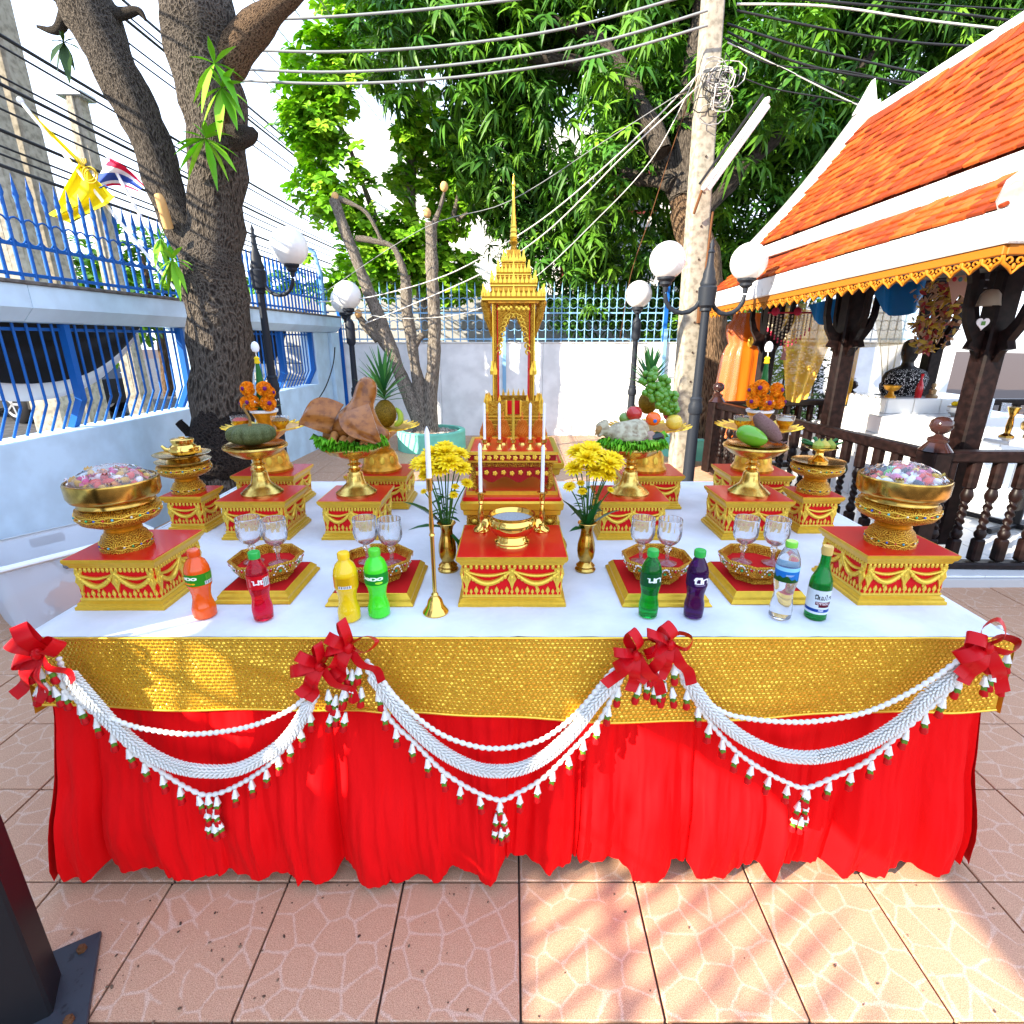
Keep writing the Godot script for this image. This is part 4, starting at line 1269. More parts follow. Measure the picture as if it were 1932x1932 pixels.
func drape(called: String, label: String, m: Material, a0: Vector3, a1: Vector3, b0: Vector3, b1: Vector3, folds: float, depth: float, cat := "curtain") -> void:
	var rows := []
	var c := (a0 + b0) / 2
	for r in 15:
		var row := PackedVector3Array()
		for k in 29:
			var t := k / 28.0
			var f := r / 14.0
			var p := a0.lerp(a1, t).lerp(b0.lerp(b1, t), f)
			p.z += depth * sin(t * folds * TAU + f * 1.5)
			p.y -= 0.05 * sin(PI * t) * f
			row.append(p)
		rows.append(row)
	var w := put(MB.new().grid(rows), called, m, self)
	tag(w, label, cat)

func pavilion_things() -> void:
	var sheer := mat("sheer yellow", 0.80, 0.50, 0.07, 0.7)
	sheer.transparency = BaseMaterial3D.TRANSPARENCY_ALPHA
	sheer.albedo_color.a = 0.8
	sheer.backlight_enabled = true
	sheer.backlight = Color(0.5, 0.4, 0.1)
	var pale := mat("sheer cream", 0.78, 0.62, 0.25, 0.7)
	pale.transparency = BaseMaterial3D.TRANSPARENCY_ALPHA
	pale.albedo_color.a = 0.6
	var z := -5.95
	drape("sheer_curtain", "sheer yellow curtain swept aside to the timber post", sheer, on_z(1470, 580, z), on_z(1590, 590, z), on_z(1480, 750, z), on_z(1520, 752, z), 3, 0.03)
	drape("sheer_curtain", "yellow net valance curtain at the back of the pavilion", pale, on_z(1470, 575, z - 0.1), on_z(1700, 560, z - 0.1), on_z(1470, 645, z - 0.1), on_z(1700, 650, z - 0.1), 4, 0.02)
	drape("sheer_curtain", "narrow yellow curtain hanging behind the timber post", sheer, on_z(1605, 560, z), on_z(1640, 560, z), on_z(1590, 755, z), on_z(1600, 755, z), 2, 0.03)
	drape("sheer_curtain", "cream sheer curtain panel tied towards the statue", pale, on_z(1645, 565, z), on_z(1725, 560, z), on_z(1665, 730, z), on_z(1685, 730, z), 3, 0.03)
	drape("blue_swag", "bright blue satin swag gathered under the eave fringe", mat("blue satin", 0.01, 0.16, 0.42, 0.4), on_z(1640, 540, -4.6), on_z(1755, 500, -4.6), on_z(1660, 588, -4.6), on_z(1745, 578, -4.6), 1.5, 0.04, "bunting")
	drape("blue_swag", "smaller blue satin swag between the two far posts", mats["blue satin"], on_z(1525, 575, -5.3), on_z(1590, 560, -5.3), on_z(1533, 604, -5.3), on_z(1588, 600, -5.3), 1.5, 0.03, "bunting")
	# altar of white glazed blocks
	var al := thing("tiled_altar", "white tiled stepped altar under the statue", "altar", Vector3(4.1, 0.06, -5.35))
	for q in [[Vector3(0.1, 0, 0), 1.9, 1.35, 0.0, 0.36], [Vector3(0.1, 0, -0.06), 1.66, 1.15, 0.362, 0.2], [Vector3(0.12, 0, -0.12), 1.44, 0.95, 0.564, 0.16], [Vector3(0.10, 0, -0.25), 1.05, 0.62, 0.726, 0.14]]:
		var nx := int(round(q[1] / 0.3))
		var nz := int(round(q[2] / 0.3))
		put(MB.new().box(q[0] + Vector3(0, q[3] + q[4] / 2, 0), Vector3(q[1] - 0.02, q[4] - 0.004, q[2] - 0.02)), "core", mats["pale grout"], al)
		var sx: float = q[1] / nx
		var sz: float = q[2] / nz
		var tm := MB.new().box(Vector3.ZERO, Vector3(sx - 0.006, q[4] - 0.004, 0.016), 0.003).mesh()
		var tp := MB.new().box(Vector3.ZERO, Vector3(sx - 0.006, 0.012, sz - 0.006), 0.003).mesh()
		var ts := MB.new().box(Vector3.ZERO, Vector3(0.016, q[4] - 0.004, sz - 0.006), 0.003).mesh()
		for i in nx:
			put(tm, "tile", mats["white glazed"], al, at(q[0] + Vector3(-q[1] / 2 + (i + 0.5) * sx, q[3] + q[4] / 2, q[2] / 2)))
			for j in nz:
				put(tp, "tile", mats["white glazed"], al, at(q[0] + Vector3(-q[1] / 2 + (i + 0.5) * sx, q[3] + q[4] - 0.003, -q[2] / 2 + (j + 0.5) * sz)))
		for j in nz:
			put(ts, "tile", mats["white glazed"], al, at(q[0] + Vector3(-q[1] / 2, q[3] + q[4] / 2, -q[2] / 2 + (j + 0.5) * sz)))
	bust(Vector3(4.03, 0.06 + 0.868, -5.62))
	var ty := 0.06 + 0.868
	var ph := thing("small_gold_stand", "small gold pedestal bowl beside the statue", "pedestal bowl", Vector3(3.77, ty, -5.40))
	put(MB.new().lathe([Vector2(0.05, 0), Vector2(0.05, 0.015), Vector2(0.03, 0.03), Vector2(0.022, 0.06), Vector2(0.06, 0.08), Vector2(0.08, 0.12), Vector2(0.075, 0.12), Vector2(0.0, 0.09)], 16), "bowl", mats["amber gilt"], ph)
	var rb := thing("red_soda_bottle", "red drink bottle standing before the statue", "bottle", Vector3(4.03, ty, -5.38))
	put(MB.new().lathe([Vector2(0.0, 0.0), Vector2(0.03, 0.0), Vector2(0.032, 0.08), Vector2(0.028, 0.12), Vector2(0.012, 0.17), Vector2(0.011, 0.21), Vector2(0.0, 0.21)], 14), "bottle_glass", mat("red drink", 0.5, 0.01, 0.02, 0.1), rb)
	put(MB.new().lathe([Vector2(0.013, 0.21), Vector2(0.013, 0.23), Vector2(0.0, 0.232)], 10), "cap", mats["red panel"], rb)
	var sm := thing("seated_figurine", "small bronze seated figurine beside the red bottle", "figurine", Vector3(4.16, ty, -5.37))
	var sf := MB.new().lathe([Vector2(0.0, 0.0), Vector2(0.05, 0.0), Vector2(0.055, 0.02), Vector2(0.03, 0.04), Vector2(0.034, 0.08), Vector2(0.012, 0.095), Vector2(0.012, 0.1), Vector2(0.022, 0.115), Vector2(0.018, 0.138), Vector2(0.0, 0.145)], 14)
	put(sf, "body", mat("bronze figure", 0.35, 0.24, 0.12, 0.4, 0.5), sm)
	var sb := thing("silver_bowl", "embossed silver bowl heaped with yellow flowers on the altar step", "bowl", Vector3(4.28, ty - 0.142, -5.06))
	put(MB.new().lathe([Vector2(0.0, 0.0), Vector2(0.10, 0.0), Vector2(0.15, 0.04), Vector2(0.155, 0.085), Vector2(0.14, 0.10), Vector2(0.0, 0.08)], 24), "bowl", mat("silver", 0.7, 0.7, 0.7, 0.3, 0.7), sb)
	var r := RandomNumberGenerator.new()
	r.seed = 9
	for k in 22:
		var a := r.randf() * TAU
		var d := 0.12 * sqrt(r.randf())
		put(MB.new().ball(Vector3.ZERO, Vector3(0.028, 0.024, 0.028), 5, 8), "yellow_flower", mat("yellow petals", 0.8, 0.55, 0.01, 0.7), sb, at(Vector3(cos(a) * d, 0.105 + r.randf() * 0.02, sin(a) * d)))
	for k in 4:
		var g := thing("water_glass", "clear water glass beside the silver bowl on the altar", "glass", Vector3(4.50 + 0.09 * k, ty - 0.142, -5.3 + 0.1 * (k % 2)), 0.0, "glasses on the altar")
		put(MB.new().lathe([Vector2(0.0, 0.0), Vector2(0.03, 0.0), Vector2(0.036, 0.11), Vector2(0.033, 0.11), Vector2(0.028, 0.01), Vector2(0.0, 0.01)], 14), "tumbler", mats["clear plastic"], g)
	# round side table with gold vessels
	var st := thing("round_table", "white round table on dark cross legs behind the balustrade", "table", Vector3(3.95, 0.06, -3.95))
	put(MB.new().lathe([Vector2(0.0, 0.70), Vector2(0.46, 0.70), Vector2(0.47, 0.71), Vector2(0.47, 0.725), Vector2(0.46, 0.73), Vector2(0.0, 0.73)], 40), "tabletop", mats["white glazed"], st)
	put(MB.new().tube([Vector3(0, 0.05, 0), Vector3(0, 0.70, 0)], [0.035], 10), "column", mats["black iron"], st)
	for k in 4:
		put(MB.new().box(Vector3(0.18, 0.03, 0), Vector3(0.36, 0.04, 0.05), 0.01), "foot", mats["black iron"], st, Transform3D(Basis(Vector3.UP, k * PI / 2 + 0.4), Vector3.ZERO))
	var ib := thing("incense_burner", "gold round incense burner on the white round table", "incense burner", Vector3(3.86, 0.79, -3.86))
	put(MB.new().lathe([Vector2(0.0, 0.0), Vector2(0.10, 0.0), Vector2(0.10, 0.02), Vector2(0.085, 0.03), Vector2(0.125, 0.06), Vector2(0.13, 0.10), Vector2(0.115, 0.125), Vector2(0.125, 0.14), Vector2(0.11, 0.14), Vector2(0.10, 0.11), Vector2(0.0, 0.10)], 28), "bowl", mats["brass"], ib)
	for s in [-1, 1]:
		put(MB.new().ball(Vector3(s * 0.13, 0.09, 0.02), Vector3(0.03, 0.035, 0.04), 6, 10), "handle", mats["brass"], ib)
	for q in [Vector3(3.66, 0.79, -3.92), Vector3(4.03, 0.79, -4.05)]:
		var cs := thing("gold_candle_cup", "short gold candle stand on the white round table", "candlestick", q, 0.0, "candle stands on the round table")
		put(MB.new().lathe([Vector2(0.0, 0), Vector2(0.045, 0), Vector2(0.045, 0.012), Vector2(0.018, 0.03), Vector2(0.022, 0.08), Vector2(0.015, 0.15), Vector2(0.03, 0.19), Vector2(0.04, 0.22), Vector2(0.036, 0.22), Vector2(0.0, 0.20)], 16), "stem", mats["brass"], cs)
	# hangings under the eave
	var hv := thing("garland_mobile", "large hanging mobile of dried flower garlands and fabric fish", "hanging decoration", on_z(1782, 512, -4.3))
	var hc := MB.new()
	for k in 300:
		var y := -r.randf() * 0.5
		var w := 0.14 * (0.55 + 0.45 * sin(-y * 5.0 + 0.6)) * (1.0 if y > -0.45 else 0.6)
		hc.xf = look(Vector3(r.randf_range(-w, w), y - 0.08, r.randf_range(-w, w)), Vector3(r.randfn(), r.randfn(), r.randfn()), r.randf() * 6.0)
		hc.col = [Color(0.32, 0.16, 0.08), Color(0.42, 0.27, 0.03), Color(0.28, 0.03, 0.03), Color(0.40, 0.26, 0.17), Color(0.45, 0.32, 0.05)][r.randi() % 5]
		hc.slab(PackedVector2Array([Vector2(0, -0.034), Vector2(0.013, -0.006), Vector2(0.011, 0.018), Vector2(0, 0.03), Vector2(-0.011, 0.018), Vector2(-0.013, -0.006)]), 0.005)
	put(hc, "garlands", mats["painted"], hv)
	for s in [-0.05, 0.06]:
		put(MB.new().tube([Vector3(s, 0.09, 0), Vector3(s * 1.4, -0.1, 0)], [0.006], 5), "cord", mats["rust"], hv)
	var fan := thing("patterned_pennant", "pink patterned triangular cloth pennant hung at the corner of the eave", "pennant", on_z(1800, 515, -3.9))
	var fp := MB.new()
	fp.col = Color(0.55, 0.33, 0.25)
	fp.slab(PackedVector2Array([Vector2(-0.10, 0.10), Vector2(0.06, 0.10), Vector2(0.15, -0.06), Vector2(0.12, -0.16), Vector2(0.07, -0.13), Vector2(0.04, -0.20), Vector2(0.0, -0.1)]), 0.008)
	put(fp, "cloth", mats["painted"], fan)
	for k in 12:
		var sp := MB.new()
		sp.col = [Color(0.5, 0.02, 0.04), Color(0.08, 0.25, 0.3), Color(0.6, 0.45, 0.1)][k % 3]
		sp.ball(Vector3.ZERO, Vector3(0.016, 0.016, 0.004), 4, 8)
		put(sp, "flower_print", mats["painted"], fan, at(Vector3(-0.05 + 0.04 * (k % 4) + 0.01 * (k / 4), 0.07 - 0.055 * (k / 4), 0.005)))
	var mo := thing("lace_hanging", "red and white beaded lace hanging with red flowers between the posts", "hanging decoration", on_z(1493, 590, -5.4))
	put(MB.new().tube([Vector3(-0.22, 0, 0), Vector3(0.22, 0, 0)], [0.008], 5), "bar", mat("lace red", 0.45, 0.02, 0.05, 0.7), mo)
	for k in 12:
		var st2 := MB.new()
		var ll := 0.16 + 0.14 * sin(PI * k / 11.0)
		for j in 9:
			st2.col = Color(0.5, 0.42, 0.3) if j < 7 else Color(0.5, 0.04, 0.08)
			st2.ball(Vector3(0, -ll * (j + 1) / 9.0, 0), Vector3(0.009, 0.012, 0.009), 4, 6)
		put(st2, "bead_string", mats["painted"], mo, at(Vector3(-0.2 + k * 0.036, 0, 0)))
	for s in [-0.16, 0.05]:
		put(MB.new().ball(Vector3(s, 0.01, 0.02), Vector3(0.04, 0.04, 0.02), 5, 6), "red_flower", mats["lace red"], mo)
	var ta := thing("flower_tassel", "thin cord with a pink flower tassel hanging before the white wall", "tassel", on_z(1482, 648, -5.6))
	put(MB.new().tube([Vector3(0, 0.35, 0), Vector3(0, -0.05, 0)], [0.003], 4), "cord", mats["rust"], ta)
	put(MB.new().lathe([Vector2(0.03, -0.16), Vector2(0.02, -0.13), Vector2(0.025, -0.11), Vector2(0.012, -0.08), Vector2(0.018, -0.06), Vector2(0.0, -0.03)], 8), "flowers", mat("dried pink", 0.35, 0.16, 0.14, 0.8), ta)
	var be := thing("hanging_bell", "old metal bell hanging by a wire under the roof", "bell", on_z(1868, 562, -3.45))
	put(MB.new().lathe([Vector2(0.062, -0.045), Vector2(0.058, -0.03), Vector2(0.05, 0.02), Vector2(0.03, 0.045), Vector2(0.0, 0.05)], 20), "bell_body", mat("old bell", 0.36, 0.30, 0.22, 0.5, 0.5), be)
	put(MB.new().tube([Vector3(0, 0.05, 0), Vector3(0, 0.30, 0)], [0.003], 4), "wire", mats["black cable"], be)
	var he := thing("heart_tag", "white heart shaped tag with a green square hung on the post bracket", "tag", on_z(1854, 610, -3.32))
	var ho := PackedVector2Array()
	for k in 24:
		var t := TAU * k / 24.0
		ho.append(Vector2(0.0028 * 16 * pow(sin(t), 3), 0.0028 * (13 * cos(t) - 5 * cos(2 * t) - 2 * cos(3 * t) - cos(4 * t))) * 0.85)
	put(MB.new().slab(ho, 0.006), "heart", mats["wax"], he)
	put(MB.new().box(Vector3(0, 0.0, 0.005), Vector3(0.022, 0.022, 0.004)), "green_square", mat("tag green", 0.10, 0.25, 0.06, 0.6), he)
	# orange robe wrapped in clear plastic beside the mango trunk
	var rp := on_z(1392, 760, -6.5)
	var ro := thing("wrapped_robe", "saffron orange robe draped upright in clear plastic by the mango trunk", "robe", Vector3(rp.x, 0.0, rp.z))
	for layer in 2:
		var rows := []
		for k in 22:
			var t := k / 21.0
			var row := PackedVector3Array()
			var w := lerpf(0.26, 0.19, t) * (1.0 - 0.22 * exp(-pow((t - 0.76) / 0.05, 2.0)))
			if t > 0.93:
				w *= 0.75
			for j in 40:
				var a := TAU * j / 40.0 if layer == 0 else 1.9 + 1.3 * j / 40.0
				var f := 1.0 + 0.13 * sin(a * 13.0 + t * 2.5 + 0.8 * sin(a * 3.0)) * (1.0 - 0.3 * t) + layer * 0.08
				row.append(Vector3(cos(a) * w * f * 1.15, 0.35 + t * 1.42, sin(a) * w * f * 0.6))
			rows.append(row)
		put(MB.new().grid(rows, layer == 0), ["robe_cloth", "plastic_wrap"][layer], [mat("saffron cloth", 0.52, 0.105, 0.002, 0.6), mats["clear film"]][layer], ro)
	put(MB.new().lathe([Vector2(0.0, 0.0), Vector2(0.22, 0.0), Vector2(0.2, 0.1), Vector2(0.1, 0.36), Vector2(0.0, 0.36)], 16), "stand", dark(), ro)
	put(MB.new().ball(Vector3(0, 1.45, 0.13), Vector3(0.035, 0.06, 0.02), 6, 8), "ornament", mats["gold"], ro)
	# shrubs behind the pavilion
	for q in [[1535, 720, -6.9, 0.55, "dark small leaved potted shrub behind the pavilion"], [1480, 700, -7.3, 0.4, "yellow green feathery shrub against the white wall"]]:
		var c := on_z(q[0], q[1], q[2])
		var s := thing("potted_shrub", q[4], "shrub", Vector3(c.x, 0, c.z))
		put(MB.new().lathe([Vector2(0.0, 0.0), Vector2(0.14, 0.0), Vector2(0.18, 0.28), Vector2(0.16, 0.28), Vector2(0.0, 0.25)], 18), "pot", mat("clay pot", 0.3, 0.12, 0.06, 0.8), s)
		put(limb([Vector3(0, 0.25, 0), Vector3(0.02, 0.6, 0), Vector3(0, c.y, 0)], [0.025, 0.02, 0.01], 0.01, 6), "stem", mats["brown bark"], s)
		crown_of(s, "foliage", whorl(7, 0.07, 0.022, 0.2, 0.5, 3), mats["greens"], [[Vector3(0, c.y, 0), Vector3(q[3], 0.45, 0.3)], [Vector3(-0.1, c.y - 0.35, 0.1), Vector3(q[3] * 0.7, 0.3, 0.3)]], 330, 1.0, Color(0.02, 0.05, 0.02) if q[3] > 0.5 else Color(0.2, 0.33, 0.03), Color(0.05, 0.1, 0.03) if q[3] > 0.5 else Color(0.4, 0.5, 0.06), 61)

func dark() -> Material:
	return mats["dark wood"]

func bust(p: Vector3) -> void:
	var b := thing("bust_statue", "black bronze bust with bald head wearing a white lace shawl", "statue", p)
	var prof := [[0.0, 0.17, 0.10], [0.03, 0.19, 0.11], [0.10, 0.215, 0.115], [0.18, 0.225, 0.115], [0.235, 0.20, 0.10], [0.265, 0.15, 0.085], [0.285, 0.085, 0.068], [0.30, 0.058, 0.058], [0.33, 0.05, 0.052], [0.345, 0.052, 0.056], [0.36, 0.058, 0.066], [0.385, 0.066, 0.076], [0.42, 0.072, 0.084], [0.46, 0.074, 0.088], [0.50, 0.070, 0.084], [0.53, 0.058, 0.070], [0.55, 0.038, 0.046], [0.558, 0.012, 0.015], [0.559, 0.001, 0.001]]
	var rows := []
	for q in prof:
		var row := PackedVector3Array()
		for j in 36:
			var a := TAU * j / 36.0
			var v := Vector3(cos(a) * q[1], q[0], sin(a) * q[2])
			if q[0] > 0.34 and q[0] < 0.54:
				var face := maxf(0.0, sin(a))
				var front := exp(-pow((a - PI / 2) / 0.18, 2.0))
				v.z += front * 0.018 * exp(-pow((q[0] - 0.415) / 0.022, 2.0))
				v.z += exp(-pow((a - PI / 2) / 0.3, 2.0)) * 0.008 * exp(-pow((q[0] - 0.375) / 0.012, 2.0))
				for s in [-1, 1]:
					v.z -= exp(-pow((a - PI / 2 - s * 0.38) / 0.16, 2.0)) * 0.010 * exp(-pow((q[0] - 0.435) / 0.012, 2.0))
			row.append(v)
		rows.append(row)
	var body := MB.new().grid(rows, true)
	for s in [-1, 1]:
		body.ball(Vector3(s * 0.076, 0.425, 0.0), Vector3(0.012, 0.034, 0.022), 6, 8)
	put(body, "figure", mat("black bronze", 0.018, 0.016, 0.015, 0.3, 0.3), b)
	var sh := []
	for k in 5:
		var q = [[0.0, 0.185, 0.115], [0.08, 0.225, 0.128], [0.17, 0.235, 0.126], [0.235, 0.205, 0.11], [0.262, 0.15, 0.092]][k]
		var row := PackedVector3Array()
		for j in 31:
			var a := -0.9 + (PI + 1.5) * j / 30.0
			row.append(Vector3(cos(a) * q[1], q[0] + 0.002 - (0.12 * k / 4.0 if j > 24 else 0.0), sin(a) * q[2]))
		sh.append(row)
	var lace := mat("lace", 0.7, 0.7, 0.7, 0.8)
	lace.albedo_texture = noise_tex("lace", FastNoiseLite.TYPE_CELLULAR, 0.05, [Color(0.06, 0.06, 0.06), Color(0.1, 0.1, 0.1), Color(1, 1, 1)], [0.0, 0.35, 0.5], 256, 1, "cells")
	lace.uv1_scale = Vector3(4, 2, 1)
	put(MB.new().grid(sh), "lace_shawl", lace, b)
	put(MB.new().box(Vector3(0, -0.0, 0.0), Vector3(0.40, 0.012, 0.26), 0.004), "plinth", mats["black iron"], b)
# ---------------------------------------------------------------- table, cloths, garlands
const TY := 0.772
func strip(b: MB, pts: Array, w: float, across: Vector3) -> void:
	var rows := []
	for k in pts.size():
		rows.append(PackedVector3Array([pts[k] - across * w / 2, pts[k] + Vector3(0, 0, 0.001), pts[k] + across * w / 2]))
	b.grid(rows)

func spline(pts: Array, n: int) -> Array:
	var cv := Curve3D.new()
	for k in pts.size():
		var a: Vector3 = pts[maxi(k - 1, 0)]
		var b: Vector3 = pts[mini(k + 1, pts.size() - 1)]
		cv.add_point(pts[k], -(b - a) / 6.0, (b - a) / 6.0)
	var out := []
	var l := cv.get_baked_length()
	for k in n + 1:
		out.append(cv.sample_baked(l * k / n, true))
	return out

func bow(p: Vector3, label: String, seedv: int, s := 1.0) -> void:
	var r := RandomNumberGenerator.new()
	r.seed = seedv
	var o := thing("ribbon_bow", label, "bow", p, 0.0)
	var m: Material = mats["red ribbon"]
	var loops := [r.randf_range(0.2, 0.7), r.randf_range(1.3, 1.9), r.randf_range(2.4, 3.0), r.randf_range(3.3, 3.8)]
	for a in loops:
		var d := Vector3(cos(a), sin(a), 0)
		var q := Vector3(-sin(a), cos(a), 0)
		var l := 0.085 * s * r.randf_range(0.8, 1.15)
		var tw := r.randf_range(-0.5, 0.5)
		var across := (Vector3(0, 0, 0.75) + q * (0.75 + tw)).normalized()
		var b := MB.new()
		var path := spline([Vector3.ZERO, d * l * 0.55 + Vector3(0, 0, 0.028) - q * 0.012, d * l + Vector3(0, 0, 0.012), d * l * 0.55 + Vector3(0, 0, -0.006) + q * 0.012, Vector3(0, 0, -0.004)], 16)
		strip(b, path, 0.036 * s, across)
		put(b, "loop", m, o)
	for a in [r.randf_range(-2.0, -1.6), r.randf_range(-1.2, -0.8), r.randf_range(-2.5, -2.1)]:
		var d2 := Vector3(cos(a), sin(a), 0)
		var q2 := Vector3(-sin(a), cos(a), 0)
		var b2 := MB.new()
		var l2 := 0.16 * s * r.randf_range(0.65, 1.05)
		strip(b2, spline([Vector3(0, 0, 0.004), d2 * l2 * 0.4 + Vector3(0, 0, 0.022), d2 * l2 * 0.75 + q2 * 0.008 + Vector3(0, 0, 0.006), d2 * l2 + Vector3(0, 0, 0.014)], 12), 0.036 * s, (q2 + Vector3(0, 0, 0.25)).normalized())
		put(b2, "tail", m, o)
	put(MB.new().ball(Vector3(0, 0, 0.012), Vector3(0.016, 0.018, 0.014) * s, 6, 10), "knot", m, o)

func bud_mesh() -> MB:
	return MB.new().ball(Vector3(0, 0.009, 0), Vector3(0.0042, 0.0105, 0.0042), 4, 6)

func tassel_mesh(k: float) -> MB:
	var b := MB.new()
	b.xf = Transform3D(Basis.from_scale(Vector3.ONE * k), Vector3.ZERO)
	b.col = Color(0.82, 0.82, 0.78)
	b.lathe([Vector2(0.012, -0.036), Vector2(0.008, -0.02), Vector2(0.004, 0.0)], 10, 1, 1, 5, 0.2)
	b.col = Color(0.10, 0.22, 0.02)
	b.lathe([Vector2(0.0, -0.062), Vector2(0.010, -0.052), Vector2(0.008, -0.038), Vector2(0.004, -0.034)], 8, 1, 1, 4, 0.25)
	b.col = Color(0.50, 0.004, 0.01)
	b.lathe([Vector2(0.006, -0.082), Vector2(0.012, -0.076), Vector2(0.0115, -0.062), Vector2(0.007, -0.052)], 10, 1, 1, 5, 0.12)
	return b

func strand(b: MB, path: Array) -> void:
	var rad := []
	for k in path.size():
		rad.append(0.0036 + 0.0036 * absf(sin(k * PI / 4.0)))
	b.tube(path, rad, 7, true)

func garland(label: String, up: Array, mid: Array, low: Array, pend: int) -> void:
	var zf := -1.095
	var c := on_z(low[low.size() / 2][0], low[low.size() / 2][1], zf)
	var g := thing("jasmine_garland", label, "garland", c)
	var P := []
	for set_ in [up, mid, low]:
		var pts := []
		for k in set_.size():
			var e: float = absf(2.0 * k / (set_.size() - 1) - 1.0)
			pts.append(on_z(set_[k][0], set_[k][1], zf + 0.012 * (1 - e)) - c)
		P.append(pts)
	for k in [0, 2]:
		var b := MB.new()
		strand(b, spline(P[k], 200))
		put(b, "bead_strand", mats["jasmine"], g)
	# thick rope of packed buds
	var path := spline(P[1], 125)
	var rope := MB.new()
	rope.tube(path, [0.0078], 10)
	var bm := [Vector3(0, 0.019, 0), Vector3(0.0042, 0.009, 0), Vector3(0, 0.009, 0.0042), Vector3(-0.0042, 0.009, 0), Vector3(0, 0.009, -0.0042), Vector3(0, 0, 0)]
	for k in range(1, path.size() - 1):
		var d: Vector3 = (path[k + 1] - path[k - 1]).normalized()
		var s := d.cross(Vector3(0, 0, 1)).normalized()
		var n := s.cross(d)
		for j in 7:
			var a := PI * (-0.15 + 1.3 * j / 6.0) + (0.09 if k % 2 else -0.09)
			var out: Vector3 = s * cos(a) + n * sin(a) * (1.0 if n.z > 0 else -1.0)
			var dir := (out * 0.8 + d * (0.9 if k < path.size() / 2 else -0.9) + s * signf(cos(a)) * 0.3).normalized()
			rope.xf = look(path[k] + out * 0.0062, dir)
			rope.ball(Vector3(0, 0.006, 0), Vector3(0.0036, 0.0092, 0.0036), 3, 5)
	rope.xf = Transform3D()
	put(rope, "bud_rope", mats["jasmine"], g)
	# rosebud tassels along the lower strand
	var tm := tassel_mesh(0.72).mesh()
	var lp := spline(P[2], 18)
	for k in range(1, 18):
		put(tm, "rosebud_tassel", mats["painted"], g, Transform3D(Basis(Vector3.BACK, rng.randf_range(-0.12, 0.12)) * Basis(Vector3.UP, rng.randf() * 6.0), lp[k] + Vector3(0, -0.004, 0.004)))
	var lo: Vector3 = on_z(low[pend][0], low[pend][1], zf + 0.014) - c
	for q in [Vector3(0, 0, 0), Vector3(-0.009, -0.045, 0), Vector3(0.009, -0.045, 0), Vector3(-0.012, -0.085, 0.002), Vector3(0.003, -0.09, 0.004), Vector3(0.014, -0.082, 0)]:
		put(tm, "pendant_tassel", mats["painted"], g, Transform3D(Basis(Vector3.BACK, q.x * 6.0), lo + q))
	# clusters below both bows
	for e in [0, P[2].size() - 1]:
		var base: Vector3 = P[2][e]
		for k in 6:
			put(tm, "end_tassel", mats["painted"], g, Transform3D(Basis(Vector3.BACK, rng.randf_range(-0.3, 0.3)), base + Vector3((-0.05 if e == 0 else 0.03) + 0.018 * (k % 3), 0.02 - 0.05 * (k / 3) - 0.015 * (k % 2), 0.010)))

